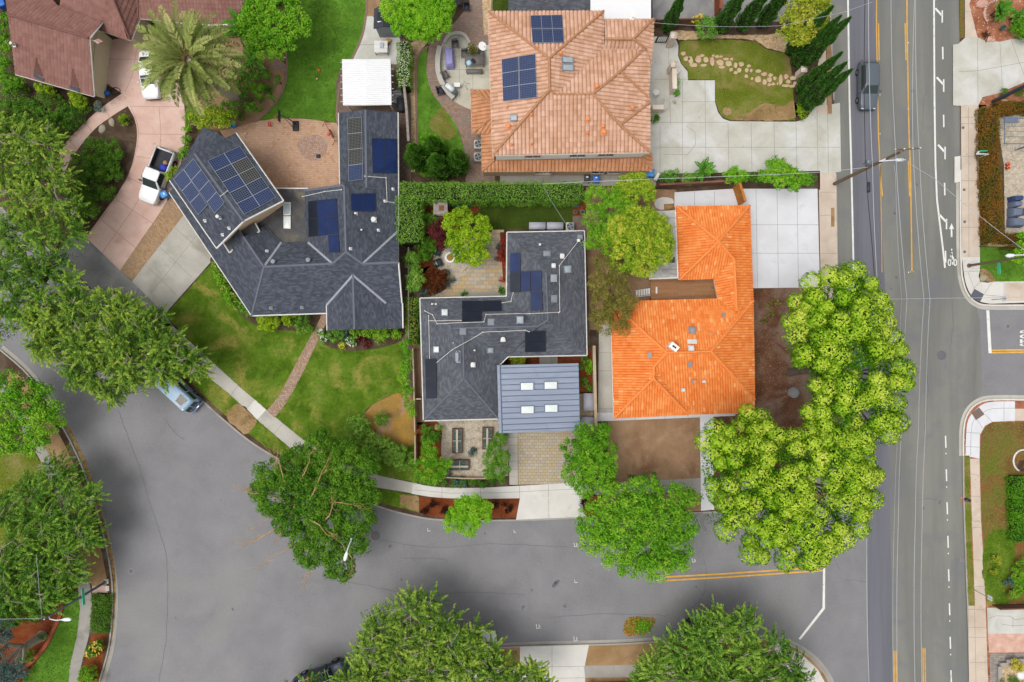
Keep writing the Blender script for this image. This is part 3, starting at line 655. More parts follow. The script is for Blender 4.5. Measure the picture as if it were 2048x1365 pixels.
S('pavement','tan pavement along the upper right of the main road',[(1929,-300),(1955,-300),(1956,75),(1957,210),(1960,520),(1924,520),(1922,212),(1930,76)],'conc_tan',3,joints=[[(1929,24),(1955,24)],[(1926,235),(1957,235)],[(1922,248),(1957,248)],[(1922,313),(1958,313)],[(1923,362),(1958,362)],[(1923,455),(1958,455)],[(1937,215),(1938,520)]])
S('lawn','narrow grass verge at the top right',[(1919,-200),(1929,-200),(1928,76),(1920,76)],'lawn_bare',4)
S('driveway','pale driveway at the top right edge',[(1906,90),(1917,88),(1930,76),(1957,76),(1970,82),(2000,84),(2025,78),(2400,60),(2400,165),(2048,165),(2000,186),(1965,195),(1957,210),(1917,212),(1906,211)],'conc_stain',5,joints=[[(1955,78),(1956,208)],[(1917,144),(1955,142),(2048,125)],[(2000,88),(2005,180)],[(2022,80),(2048,150)]])
S('driveway','pale driveway apron beside the clipped hedge',[(1909,314),(1921,312),(1921,364),(1909,366)],'conc_new',4)
S('planting_bed','red rocky bed at the top right',smooth_px([(1956,-60),(1956,80),(1985,86),(2020,80),(2060,70),(2200,60),(2200,-60)],2,True),'redsoil',4,0,.04)
S('planting_bed','red rocky bed at the end of the clipped hedge',smooth_px([(1957,212),(1965,196),(2000,186),(2048,165),(2200,150),(2200,200),(2030,205),(1980,215),(1970,240)],2,True),'redsoil',4,0,.04)
S('planting_bed','brown bare strip in front of the low railing',[(1957,210),(1973,210),(1976,492),(1960,492)],'bark',4)
S('patio','tan aggregate patio inside the clipped hedge',[(1990,225),(2400,225),(2400,480),(2010,480),(2008,330)],'gravel',3)
S('lawn','green corner lawn by the leaning lamp post',[(1960,494),(2200,494),(2200,563),(1960,564)],'lawn_deep',3,0,.04)
S('bare_soil','bare spot round the boulder in the corner lawn',smooth_px([(1960,540),(1974,540),(1984,550),(1990,563),(1960,564)],2,True),'dirt_tan',4)
S('pavement','bright corner pavement at the upper right junction',[(1924,515),(1960,515),(1960,564),(2200,562),(2200,600),(2008,607),(1980,608)]+smooth_px([(1960,604),(1942,590),(1931,565),(1926,530)],3),'conc_new',4,joints=[[(1926,543),(1958,543)],[(1960,564),(1947,578)],[(1983,566),(1969,588)],[(1936,545),(1948,578),(1968,590),(2010,594)],[(2008,565),(2008,605)]])
S('pavement','darker worn pavement on the right hand side street',[(2010,566),(2200,566),(2200,600),(2010,603)],'conc_tan',5)
S('tactile_paving','dark grey tactile square at the upper right corner',[(1949,578),(1968,589),(1960,605),(1940,594)],'tactile',6)
S('pavement','bright corner pavement at the lower right junction',smooth_px([(2030,803),(1985,804),(1962,811),(1944,828),(1934,850),(1931,912)],3)+[(1959,918),(1960,870),(1970,852),(1985,844),(2030,842)],'conc_white',4,joints=smooth_px([(2030,817),(1985,818),(1960,830),(1944,850),(1941,912)],3) and [smooth_px([(2030,817),(1985,818),(1960,830),(1944,850),(1941,912)],3),[(1953,838),(1966,858)],[(1970,829),(1985,845)],[(1928,865),(1960,867)],[(1928,893),(1959,895)],[(2008,804),(2008,842)]])
S('tactile_paving','brown tactile square at the lower right corner',[(1958,815),(1969,829),(1952,841),(1943,827)],'tactile_brown',6)
S('pavement','worn pavement on the lower right hand side street',[(2030,818),(2300,818),(2300,842),(2030,842)],'conc_tan',4)
S('pavement','tan pavement along the lower right of the main road',[(1940,918),(1959,918),(1962,1040),(1967,1120),(1971,1200),(1976,1365),(1982,1700),(1942,1700),(1938,1365),(1937,1212),(1950,1212),(1944,1040)],'conc_tan',3,joints=[[(1942,948),(1961,952)],[(1941,993),(1962,993)],[(1942,1043),(1964,1043)],[(1943,1055),(1964,1056)],[(1946,1120),(1969,1121)],[(1949,1173),(1971,1174)],[(1935,1219),(1974,1220)],[(1938,1255),(1975,1256)],[(1938,1275),(1975,1275)],[(1940,1325),(1975,1326)],[(1949,1212),(1952,1365)]])
S('lawn','narrow grass verge along the lower right kerb',[(1929,912),(1939,912),(1941,1000),(1944,1100),(1950,1210),(1937,1210),(1934,1140),(1930,1000)],'lawn_worn',4,0,.04)
S('lawn','half bare front lawn at the lower right',smooth_px([(1985,845),(1968,858),(1962,880),(1960,920),(1963,1030),(1970,1130),(1972,1206)],2)+[(2050,1206),(2050,1080),(2030,1040),(2030,960),(2200,940),(2200,844)],'lawn_bare',3,0,.04)
S('lawn','greener half of the lower right front lawn',smooth_px([(1968,1080),(2020,1060),(2030,1120),(2010,1180),(2020,1206),(1973,1206)],2,True),'lawn',4,0,.1)
S('driveway','cracked pale driveway at the lower right edge',[(1974,1216),(2300,1214),(2300,1266),(1976,1268)],'conc_stain',4,joints=[[(1976,1238),(1992,1232),(2020,1233),(2030,1240),(2048,1237),(2100,1240)],[(2026,1234),(2026,1256)],[(2004,1249),(2026,1252),(2048,1251)]])
S('bare_soil','pinkish bare strip below the cracked driveway',[(1976,1268),(2300,1266),(2300,1302),(1978,1306)],'flag_pink',4)
S('paving','dark brick band round the courtyard at lower right',[(1980,1307),(2300,1303),(2300,1316),(1998,1322),(1994,1700),(1982,1700)],'pav_grey',4)
S('planting_bed','tan earth court with yellow flowers at lower right',[(1998,1320),(2300,1314),(2300,1700),(1996,1700)],'pebble',3)
# ------------------------------------------------------------------ building materials
M['shingle'] = m_shingle('shingle','3f434d','4b505a','626772')
M['shingle_warm'] = m_shingle('shingle_warm','4b4e55','595c63','70737a')
M['shingle_trim'] = m_plain('shingle_trim','686d78',.9,.12,5)
M['valley'] = m_plain('valley','989ca3',.7,.1,4)
M['tile_tan'] = m_tile('tile_tan',['bd8f6e','cfa184','dcb096','e6bfa6'],.36,.46,'8f6c4e',(.62,.85))
M['tile_low'] = m_tile('tile_low',['b97f58','ca9068','d69e78'],.36,.46,'8f6a4c',(.6,.85))
M['cap_tan'] = m_plain('cap_tan','b98662',.8,.16,4)
M['tile_orange'] = m_tile('tile_orange',['e8762f','f0863e','f6964e','fca660'],.25,.42,'d4662e',(.62,.85),'fbd09a')
M['cap_orange'] = m_plain('cap_orange','f69048',.8,.12,4)
M['tile_brown'] = m_tile('tile_brown',['80584f','8d655b','9a7167'],.34,.4,'7a5c48',(.6,.85))
M['cap_brown'] = m_plain('cap_brown','80584f',.8,.14,4)
M['membrane'] = m_ground('membrane',['4b4a4b','565556','626160'],.6,6,.18,'76705e',.45,(.52,.68))
M['trim_white'] = m_plain('trim_white','e4e2dc',.6,.05)
M['stucco'] = m_ground('stucco',['e8c8a2','eed0ae','f2d8ba'],.5,12,.08)
M['stucco_pale'] = m_ground('stucco_pale',['fff4e4','fff6ea','fffaf2'],.5,12,.07)
M['stucco_olive'] = m_ground('stucco_olive',['d2c8a6','dad0ae','e2d8b8'],.5,12,.07)
M['stucco_tan'] = m_ground('stucco_tan',['ebc8a5','f0d0ae','f5dabb'],.5,12,.08)
M['wall_grey'] = m_ground('wall_grey',['b9b6b0','c2bfba','cac8c3'],.5,12,.07)
M['pv_blue'] = m_solar('pv_blue',('1e2b50','27365e'),'5e6a84',.07)
M['pv_navy'] = m_solar('pv_navy',('18223e','202c4a'),'68727f',.08)
M['pv_black'] = m_solar('pv_black',('1e2126','2a2d32'),'777770',.09)
M['thermal'] = m_ground('thermal',['13234c','182a56','1f3464'],.5,9,.1,rough=.35,bump=0,spec=.2)
M['thermal_dark'] = m_ground('thermal_dark',['171d2a','1c2331','232a39'],.5,9,.1,rough=.35,bump=0,spec=.2)
M['frame_dark'] = m_plain('frame_dark','26292f',.5,.1)
M['frame_alu'] = m_plain('frame_alu','9096a0',.45,.06,metal=.2)
M['pane'] = m_glass('pane','39434a')
M['sky_pane'] = m_plain('sky_pane','a9b6bb',.12,.06,spec=.6)
M['milk_pane'] = m_plain('milk_pane','dfe6e2',.3,.03)
M['vent'] = m_plain('vent','dcdcda',.5,.06)
M['vent_grey'] = m_plain('vent_grey','8d939b',.6,.1)
M['vent_clay'] = m_plain('vent_clay','e89058',.7,.08)
M['seam_metal'] = m_ground('seam_metal',['7f8a9f','8792a6','929cae'],.8,5,.08,'7a8598',.5,(.55,.75),.45,0,30,.4,(.25,3,1))
M['seam_rib'] = m_plain('seam_rib','6d788c',.5,.04)
M['sheet_white'] = m_plain('sheet_white','eeeef0',.5,.02,.6)
M['sheet_grey'] = m_ground('sheet_grey',['a9a7a2','b9b7b2','c6c4c0'],.8,5,.12,'8a8884',.6,(.55,.7))
M['deck_brown'] = m_pavers('deck_brown',['9a6e4a','a47854','ac805e'],3.2,.14,0,'86603e',.008)
M['deck_rust'] = m_pavers('deck_rust',['8a4a30','95553a','9e6046'],.16,3.0,0,'5a3020',.012)
M['wood_grey'] = m_ground('wood_grey',['8a8078','9a9088','a79e96'],.8,5,.2,stretch=(1,8,1))
M['wood_orange'] = m_ground('wood_orange',['b06a2c','c07c3c','cc8c4e'],.8,5,.18,stretch=(8,1,1))
M['wood_brown'] = m_ground('wood_brown',['6a4a38','785644','866452'],.8,5,.2)
M['wood_pale'] = m_ground('wood_pale',['b09a7e','bca78c','c8b49a'],.8,5,.14)
M['galv'] = m_plain('galv','7f8a92',.4,.1,3,.5)
M['lamp_white'] = m_plain('lamp_white','e6eaee',.35,.04)
M['black'] = m_plain('black','24262a',.6,.15)
M['char'] = m_plain('char','3a3e46',.6,.15)
M['white'] = m_plain('white','ecece8',.5,.04)
M['seal'] = m_plain('seal','d9d7d0',.5,.04)
CAM = Vector((0,0,CAM_H))

def onplane(px,py,plane,off=0.0):
    p0,n = plane; d = P(px,py,0)-CAM
    t = ((p0+n*off)-CAM).dot(n)/d.dot(n)
    return CAM+d*t
def newell(pts):
    n = Vector((0,0,0))
    for i in range(len(pts)):
        a,b = pts[i],pts[(i+1) % len(pts)]
        n += Vector(((a.y-b.y)*(a.z+b.z),(a.z-b.z)*(a.x+b.x),(a.x-b.x)*(a.y+b.y)))
    return n.normalized()
def clip_rect(poly,x0,x1,y0,y1):
    for ax,lim,sg in ((0,x0,1),(0,x1,-1),(1,y0,1),(1,y1,-1)):
        out = []; k = len(poly)
        if not k: return out
        for i in range(k):
            a,b = poly[i],poly[(i+1) % k]
            ia,ib = (a[ax]-lim)*sg >= 0,(b[ax]-lim)*sg >= 0
            if ia: out.append(a)
            if ia != ib:
                t = (lim-a[ax])/(b[ax]-a[ax]); out.append((a[0]+(b[0]-a[0])*t,a[1]+(b[1]-a[1])*t))
        poly = out
    return poly
def inside(p,poly):
    r = False; k = len(poly)
    for i in range(k):
        a,b = poly[i],poly[(i+1) % k]
        if (a[1] > p[1]) != (b[1] > p[1]) and p[0] < (b[0]-a[0])*(p[1]-a[1])/(b[1]-a[1])+a[0]: r = not r
    return r
def tile_face(b,pts,n,h,s,tw,tl,amp,step,m):
    uv = [(p.dot(h),p.dot(s)) for p in pts]; d = pts[0].dot(n)
    u0,u1 = min(p[0] for p in uv),max(p[0] for p in uv); v0,v1 = min(p[1] for p in uv),max(p[1] for p in uv)
    prof = ((0,0),(.16,.78),(.5,1),(.84,.78),(1,0))
    for j in range(math.floor(v0/tl),math.ceil(v1/tl)):
        for i in range(math.floor(u0/tw),math.ceil(u1/tw)):
            cell = clip_rect(uv,i*tw,(i+1)*tw,j*tl,(j+1)*tl)
            if len(cell) < 3: continue
            full = len(cell) == 4 and all(inside(q,uv) for q in ((i*tw+.001,j*tl+.001),((i+1)*tw-.001,j*tl+.001),(i*tw+.001,(j+1)*tl-.001),((i+1)*tw-.001,(j+1)*tl-.001)))
            rr = random.uniform(-.006,.006)
            for k in range(4):
                (a,ha),(c,hc) = prof[k],prof[k+1]
                x0,x1 = (i+a)*tw,(i+c)*tw
                q = [(x0,j*tl),(x1,j*tl),(x1,(j+1)*tl),(x0,(j+1)*tl)] if full else clip_rect(cell,x0,x1,j*tl,(j+1)*tl)
                if len(q) < 3: continue
                P3 = []; U = []
                for (u,v) in q:
                    f = (u-x0)/(x1-x0); hh = .02+amp*(ha+(hc-ha)*f)+step*(1-(v-j*tl)/tl)+rr
                    P3.append(h*u+s*v+n*(d+hh)); U.append((min(max(u,i*tw+.002),(i+1)*tw-.002),min(max(v,j*tl+.002),(j+1)*tl-.002)))
                b.face(P3,m,U)

def r_idx(tops):
    out = []; k = 0
    for f in tops: out.append(tuple(range(k,k+len(f)))); k += len(f)
    return out
class Roof: lift = 0.0
def roof(root,name,V,F,mats,th=.16,tile=None,ridges=(),rw=.14,valleys=(),gut=None,gutmat='trim_white',drop=0.0):
    """V: key -> (px,py,z) as seen; F: faces as strings of keys. mats: [top, edge, cap, valley]"""
    o = root.location.copy(); b = MB(o); r = Roof(); r.planes = []; r.lift = .2 if tile else 0.0
    W = {k: P(*v)-Vector((0,0,drop)) for k,v in V.items()}
    cnt = {}
    for f in F:
        k = list(f); pts = [W[x] for x in k]; n = newell(pts)
        if n.z < 0: k = k[::-1]; pts = pts[::-1]; n = -n
        h = Vector((0,0,1)).cross(n); h = h.normalized() if h.length > 1e-3 else Vector((1,0,0)); s = n.cross(h)
        c = sum(pts,Vector())/len(pts); r.planes.append((c,n))
        for t3 in tessellate_polygon([[p-n*((p-c).dot(n)) for p in pts]]):
            q = [pts[i] for i in t3]
            if newell(q).z < 0: q = q[::-1]
            b.face(q,0,[(p.dot(h),p.dot(s)) for p in q])
            b.face([p-Vector((0,0,th)) for p in q[::-1]],1)
        if tile:
            # best-fit frame: project the outline on the mean plane so that tiles lie on it
            pp = [p-n*((p-c).dot(n)) for p in pts]
            tile_face(b,pp,n,h,s,tile[0],tile[1],tile[2],tile[3],0)
        for i in range(len(k)):
            e = (k[i],k[(i+1) % len(k)])
            cnt.setdefault(tuple(sorted(e)),[]).append(e)
    bound = []
    for e in cnt.values():
        if len(e) == 1:
            a,c = W[e[0][0]],W[e[0][1]]; dz = Vector((0,0,th)); bound.append(e[0])
            b.face([a-dz,c-dz,c,a],1)
    for (p,q) in [(x[0],x[1]) for x in ridges]:
        a,c = W[p],W[q]; up = Vector((0,0,.03 if tile is None else .17))
        if tile: b.tube([a+up,(a+c)/2+up,c+up],rw,6,2)
        else: b.tube([a-Vector((0,0,rw*.62))+up*.6,c-Vector((0,0,rw*.62))+up*.6],rw,6,2,smooth=False)
    for (p,q) in [(x[0],x[1]) for x in valleys]:
        a,c = W[p],W[q]; d = (c-a).normalized(); w = d.cross(Vector((0,0,1))).normalized()*.1; up = Vector((0,0,.05))
        b.face([a-w+up,c-w+up,c+w+up,a+w+up],3)
    r.ob = b.build(name,[M[x] for x in mats],root); r.W = W
    tops = [tuple(Vector(b.v[i])+o for i in f) for f,m_ in zip(b.f,b.m) if m_ == 0]
    r.bvh = BVHTree.FromPolygons([p for f in tops for p in f],r_idx(tops))
    if gut:
        for e in bound:
            g = MB(o)
            if gut == 'all' or ''.join(e) in gut or ''.join(e[::-1]) in gut:
                a,c = W[e[0]],W[e[1]]; dz = Vector((0,0,.04)); g.tube([a-dz,c-dz],.075,5,0,smooth=False)
            if g.v: g.build('gutter',M[gutmat],root)
    return r
def walls(root,px,z1,mat,inset=.4,z0=G-.05,name='wall'):
    pts = offset_poly(W2(px,z1),inset); b = MB(root.location); b.prism(pts,z0,z1-.12,0)
    b.build(name,M[mat],root); return pts
def gable_wall(root,a,c,apex,mat,t=.15,name='gable_wall'):
    """triangular wall between two eave points and the ridge end (world points)"""
    a,c,apex = Vector(a),Vector(c),Vector(apex)
    n = (c-a).cross(Vector((0,0,1))).normalized()*t; b = MB(root.location)
    b.face([a,c,apex]); b.face([a-n,apex-n,c-n]); b.face([a,apex,apex-n,a-n]); b.face([apex,c,c-n,apex-n])
    b.build(name,M[mat],root)
def window(root,a,c,f,w,z0,z1,flip=False,name='window',frame='trim_white'):
    """window on the wall segment a->c (2-D), centred at fraction f"""
    a,c = Vector(a),Vector(c); d = (c-a).normalized(); nn = Vector((d.y,-d.x)) * (-1 if flip else 1)
    m = a+(c-a)*f; ang = math.atan2(d.y,d.x); o = root.location
    b = MB(o); p = m+nn*.03
    for s in (-1,1): b.box((p.x+d.x*s*w/2,p.y+d.y*s*w/2,(z0+z1)/2),(.08,.1,z1-z0+.08),ang)
    for z in (z0,z1): b.box((p.x,p.y,z),(w-.08,.1,.08),ang)
    b.box((p.x,p.y,(z0+z1)/2),(.05,.08,z1-z0-.08),ang)
    wn = b.build(name,M[frame],root)
    g = MB(o); g.box((m.x+nn.x*.012,m.y+nn.y*.012,(z0+z1)/2),(w-.08,.04,z1-z0-.08),ang); g.build('pane',M['pane'],wn)
def panel(r,fi,q,kind,nx=1,ny=1,h=.12,name='solar_panel',frame='frame_dark',inset=.03):
    pl = r.planes[fi]; o = r.root.location if hasattr(r,'root') else Vector()
    top = [onplane(x,y,pl,h) for x,y in q]; n = pl[1]
    if newell(top).dot(n) < 0: top = top[::-1]
    c = sum(top,Vector())/4; b = MB(o)
    low = [p-n*.07 for p in top]
    inn = [p+(c-p).normalized()*inset*1.4 for p in top]
    for i in range(4):
        j = (i+1) % 4
        b.face([low[i],low[j],top[j],top[i]],1); b.face([top[i],top[j],inn[j],inn[i]],1)
    L = (inn[1]-inn[0]).length; Hh = (inn[2]-inn[1]).length
    b.face(inn,0,[(0,0),(nx,0),(nx,ny),(0,ny)])
    return b.build(name,[M[kind],M[frame]],r.ob)
def array(r,fi,q,cols,rows,kind,cx,cy,frame='frame_alu',h=.12):
    """split a quad (a,b,c,d: a->b columns, a->d rows) into single panels"""
    a,b_,c,d = [Vector(p) for p in q]
    f = lambda u,v: tuple((a+(b_-a)*u)*(1-v)+(d+(c-d)*u)*v)
    for i in range(cols):
        for j in range(rows):
            k = kind if isinstance(kind,str) else kind[j*cols+i]
            panel(r,fi,[f(i/cols,j/rows),f((i+1)/cols,j/rows),f((i+1)/cols,(j+1)/rows),f(i/cols,(j+1)/rows)],k,cx,cy,h=h,frame=frame)
def pipe(r,fi,px,py,kind='vent_pipe',rad=.07,h=.4,flash=.16,mat='vent'):
    p = onplane(px,py,r.planes[fi],r.lift); b = MB(r.root.location); n = r.planes[fi][1]
    b.tube([p-Vector((0,0,.15)),p+Vector((0,0,h))],rad,8); b.lathe([(rad*1.5,h-.06),(rad*1.5,h),(rad*.3,h+.04)],p,8)
    hx = Vector((1,0,0)); hx = (hx-n*hx.dot(n)).normalized(); hy = n.cross(hx)
    b.face([p+n*.05+hx*a*flash+hy*c*flash for a,c in ((-1,-1),(1,-1),(1,1),(-1,1))])
    b.build(kind,M[mat],r.ob)
def boxvent(r,fi,px,py,w=.45,l=.45,h=.12,mat='vent_grey',kind='roof_vent'):
    pl = r.planes[fi]; p = onplane(px,py,pl,r.lift); n = pl[1]
    hx = Vector((1,0,0)); hx = (hx-n*hx.dot(n)).normalized(); hy = n.cross(hx)
    Mx = Matrix((hx,hy,n)).transposed().to_4x4(); Mx.translation = p
    b = MB(r.root.location); b.box((0,0,h/2),(w,l,h),M=Mx,taper=.9); b.box((0,0,.04),(w*1.25,l*1.25,.03),M=Mx)
    b.build(kind,M[mat],r.ob)
def skylight(r,fi,q,mat='sky_pane',frame='frame_alu',h=.16):
    pl = r.planes[fi]; top = [onplane(x,y,pl,h) for x,y in q]; n = pl[1]
    if newell(top).dot(n) < 0: top = top[::-1]
    c = sum(top,Vector())/4; inn = [p+(c-p).normalized()*.1 for p in top]; b = MB(r.root.location)
    for i in range(4):
        j = (i+1) % 4
        b.face([top[i]-n*.15,top[j]-n*.15,top[j],top[i]]); b.face([top[i],top[j],inn[j],inn[i]])
    o = b.build('skylight',M[frame],r.ob)
    g = MB(r.root.location); mid = [p-n*.02 for p in inn]; ctr = sum(mid,Vector())/4+n*.05
    for i in range(4): g.face([mid[i],mid[(i+1) % 4],ctr],smooth=True)
    g.build('pane',M[mat],o)
def conduit(r,pts,rad=.03,mat='seal'):
    """pts: (face, px, py)"""
    path = []
    for i,(f,x,y) in enumerate(pts):
        for t in ([0] if i == 0 else [k/10 for k in range(1,11)]):
            x0,y0 = (x,y) if i == 0 else pts[i-1][1:]; X,Y = x0+(x-x0)*t,y0+(y-y0)*t
            hit = r.bvh.ray_cast(CAM,(P(X,Y,0)-CAM).normalized()); path.append(hit[0]+hit[1]*.07*(1 if hit[1].z > 0 else -1) if hit[0] else onplane(X,Y,r.planes[f],.07))
    b = MB(r.root.location)
    b.tube(path,rad,5,smooth=False)
    for p in path[::10]: b.box((p.x,p.y,p.z),(.09,.09,.07))
    b.build('conduit',M[mat],r.ob)

# ------------------------------------------------------------------ brown roofed house, upper left
h = thing('house','two gabled house with mauve brown tiled roof at the upper left','house',P(110,90,G))
V = {'a': (17,31,4.6),'b': (179,78,4.6),'c': (188,193,2.5),'d': (31,149,2.5),'e': (205,45,3.2),'f': (118,18,3.0),'g': (60,-60,2.6),'i': (10,-20,3.4),
     'j': (197,60,2.6),'k': (262,81,2.5),'l': (216,-30,5.0),'m': (130,-60,4.2),'n': (283,29,2.5),'o': (300,-50,2.9),'p': (278,37,2.55),'q': (420,51,2.6),'r': (482,48,2.6),'s': (492,-70,4.6),'t': (276,-70,4.6),
     'u': (282,27,2.6)}
r = roof(h,'roof',V,['abcd','abefgi','fejklm','klon','pqrst'],['tile_brown','trim_white','cap_brown','valley'],tile=(.34,.4,.025,.05),ridges=['ab','lk','pt'],rw=.1,gut=['bc','cd','ej','jk','kn','pq','qr','be'])
r.root = h
w = walls(h,[(22,40),(205,45),(188,193),(31,149)],2.5,'stucco_olive',.5)
A,Bq = P(188,193,2.5),P(205,45,2.5)
ctr = P(110,90,2.5)
gable_wall(h,A+(ctr-A).normalized()*.75-Vector((0,0,.1)),Bq+(ctr-Bq).normalized()*.7-Vector((0,0,.1)),r.W['b']+Vector((-.45,0,-.25)),'stucco_olive')
walls(h,[(100,-60),(197,60),(262,81),(283,29),(290,-60)],2.5,'stucco_olive',.45)
walls(h,[(270,-70),(280,37),(482,48),(490,-70)],2.6,'stucco_olive',.45)
tb = MB(h.location)
a0,c0 = P(203,165,0),P(222,84,0)
for z0,z1 in ((.2,2.45),):
    pass
for (x0,y0,x1,y1,x2,y2,x3,y3) in ((72,112,68,145,88,156,84,132),(145,134,141,168,160,178,157,152)):
    pk,lf,rt = [onplane(x,y,r.planes[0],.06) for x,y in ((x0,y0),(x1,y1),(x2,y2))]; fr = lf.lerp(rt,.42)+Vector((0,0,.55))
    d = MB(h.location); d.face([pk,lf,fr]); d.face([pk,fr,rt]); d.build('dormer_roof',M['tile_brown'],h)
    out_ = Vector((-.05,-.16,0)); g = MB(h.location); g.face([lf,rt,fr]); g.face([lf,lf+out_*2.4-Vector((0,0,.05)),rt+out_*2.4-Vector((0,0,.05)),rt]); g.build('dormer_front',M['char'],h)
pipe(r,0,29,91,rad=.1,h=.5)

# ------------------------------------------------------------------ dark shingle house with the raised solar roof
h = thing('house','rambling slate grey shingle house with a raised roof of solar panels','house',P(640,480,G))
V = {'A': (338,385,2.6),'B': (503,632,2.6),'h': (528,534,4.4),'C': (653,627,2.6),'g': (653,613,2.72),'l': (703,554,3.9),'m': (710,554,3.9),'e': (772,609,2.72),'E': (804,609,2.6),
     'R': (797,525,4.4),'S': (725,528,4.4),'T': (665,528,4.4),'U': (692,504,4.75),'v': (616,485,3.0),'w': (563,485,3.0),'x': (487,474,4.4),'y': (395,330,4.2),'z': (530,452,3.0),
     'n': (602,383,2.6),'o': (688,371,4.75),'p': (797,374,2.6),'q': (797,462,2.6)}
rm = roof(h,'roof',V,['BCglmeERSTh','hTvw','ABhxy','xhwz','novTU'.replace('vTU','UTv'),'opqSU','qRS','TSU'],['shingle','trim_white','shingle_trim','valley'],
          ridges=['hT','hB','TU','US','SR','oU','xh','on'],valleys=['hw','Tv','Sq'],gut=['AB','BC','eE','pq','ER'])
rm.root = h
rn = roof(h,'roof',{'a': (677,226,2.6),'b': (731,220,3.9),'c': (733,376,3.9),'d': (680,392,2.6),'e': (796,225,2.6),'f': (797,380,2.6)},['abcd','befc'],['shingle','trim_white','shingle_trim','valley'],ridges=['bc'],gut=['ad','ef'])
rn.root = h
rg = roof(h,'roof',{'a': (653,611,2.78),'b': (654,661,2.65),'c': (709,659,4.0),'d': (706,551,4.0),'e': (806,657,2.65),'f': (805,607,2.7),'g': (772,607,2.8)},['abcd','dcefg'],['shingle','trim_white','shingle_trim','valley'],ridges=['cd'],valleys=['ad','dg'],gut=['ab','ef'])
rg.root = h
V = {'a': (339,361,5.0),'b': (389,307,6.3),'c': (487,443,6.3),'d': (433,497,5.0),'e': (472,266,5.0),'f': (567,402,5.0)}
rb = roof(h,'roof',V,['abcd','befc'],['shingle','trim_white','shingle_trim','valley'],ridges=['bc'],gut=['ad','ef','cd','cf'])
rb.root = h
wq = walls(h,[(339,361),(472,266),(567,402),(433,497)],5.0,'stucco',.5,2.4)
s0 = P(433,497,5.0); s1 = P(567,402,5.0); mid = P(450,380,5.0)
gable_wall(h,s0.lerp(s1,.07)+(mid-s0).normalized()*.42-Vector((0,0,.1)),s0.lerp(s1,.93)+(mid-s1).normalized()*.42-Vector((0,0,.1)),rb.W['c']+(mid-s0.lerp(s1,.5)).normalized()*.42-Vector((0,0,.2)),'stucco')
rl = roof(h,'roof',{'a': (407,254,3.0),'b': (474,288,3.3),'c': (420,330,3.6),'d': (362,385,3.3),'e': (334,374,2.7)},['abcde'],['shingle','trim_white','shingle_trim','valley']); rl.root = h
rs = roof(h,'roof',{'a': (446,486,3.7),'b': (484,462,3.8),'c': (510,446,3.9),'d': (519,463,3.6),'e': (485,480,3.6),'f': (459,506,3.5)},['abcdef'],['membrane','trim_white','shingle_trim','valley'],gut=['cd','de','ef','fa']); rs.root = h
rf = roof(h,'flat_roof',{'a': (480,400,2.8),'b': (548,377,2.8),'c': (616,377,2.8),'d': (622,486,2.8),'e': (556,488,2.8),'f': (520,470,2.8)},['abcdef'],['membrane','trim_white','shingle_trim','valley'],gut=['bc']); rf.root = h
for q in ([(567,405),(581,405),(581,431),(567,431)],[(567,433),(581,433),(581,458),(567,457)]): skylight(rf,0,q,'sky_pane' if q[0][1] == 405 else 'milk_pane','trim_white')
walls(h,[(350,385),(407,290),(480,300),(548,380),(600,386),(620,484),(660,520),(560,500),(503,620)],2.6,'stucco',.3)
walls(h,[(503,632),(653,627),(804,609),(797,465),(700,500),(600,500),(530,520)],2.6,'stucco',.4)
walls(h,[(677,226),(796,225),(797,470),(690,470),(610,470),(603,384),(680,384)],2.6,'stucco',.4)
wg = walls(h,[(654,600),(654,661),(806,657),(805,590)],2.65,'stucco',.35)
g0 = P(654,661,2.6); g1 = P(806,657,2.6)
gable_wall(h,g0+Vector((.4,.35,-.1)),g1+Vector((-.4,.35,-.1)),rg.W['c']+Vector((0,.35,-.2)),'stucco')
n0 = P(677,226,2.6); n1 = P(796,225,2.6)
gable_wall(h,n1+Vector((-.4,-.35,-.1)),n0+Vector((.4,-.35,-.1)),rn.W['b']+Vector((0,-.35,-.2)),'stucco')
array(rb,1,[(415,322),(448,307),(520,413),(488,429)],1,5,['pv_blue','pv_navy','pv_blue','pv_navy','pv_blue'],8,6)
array(rb,1,[(448,307),(480,293),(552,395),(520,413)],1,5,['pv_blue','pv_black','pv_black','pv_navy','pv_blue'],8,6)
array(rb,0,[(387,317),(367,339),(429,427),(449,406)],1,4,'pv_blue',8,8)
array(rb,0,[(367,339),(347,359),(396,430),(415,411)],1,3,'pv_blue',8,9)
array(rn,0,[(695,237),(723,234),(726,359),(697,363)],1,4,['pv_black','pv_black','pv_black','pv_blue'],9,10)
array(rn,1,[(744,277),(793,278),(794,347),(746,346)],2,2,'thermal',1,1,'frame_dark')
array(rm,4,[(616,403),(673,397),(677,468),(617,474)],3,2,['thermal_dark','thermal','thermal','thermal_dark','thermal','thermal'],1,1,'frame_dark')
panel(rm,4,[(656,471),(677,469),(679,505),(658,506)],'thermal')
array(rm,5,[(702,388),(750,387),(750,423),(703,422)],2,1,'thermal',1,1,'frame_dark')
for (r_,f,x,y,rd,hh) in ((rb,0,441,436,.11,.7),(rb,0,411,442,.05,.35),(rb,0,459,457,.05,.35),(rb,0,446,470,.05,.35),(rm,5,712,428,.07,.3),(rm,5,724,461,.06,.3),(rm,5,757,461,.07,.3),(rm,5,770,403,.07,.3),(rm,5,786,379,.07,.3),(rm,5,701,498,.06,.3),(rm,3,534,503,.05,.3)):
    pipe(r_,f,x,y,rad=rd,h=hh,flash=.14)
pipe(rm,5,748,440,'roof_vent',.16,.3,.25)
pipe(rm,1,548,524,'roof_vent',.14,.35,.16,'vent_grey'); pipe(rm,1,618,521,'roof_vent',.14,.35,.16,'vent_grey')
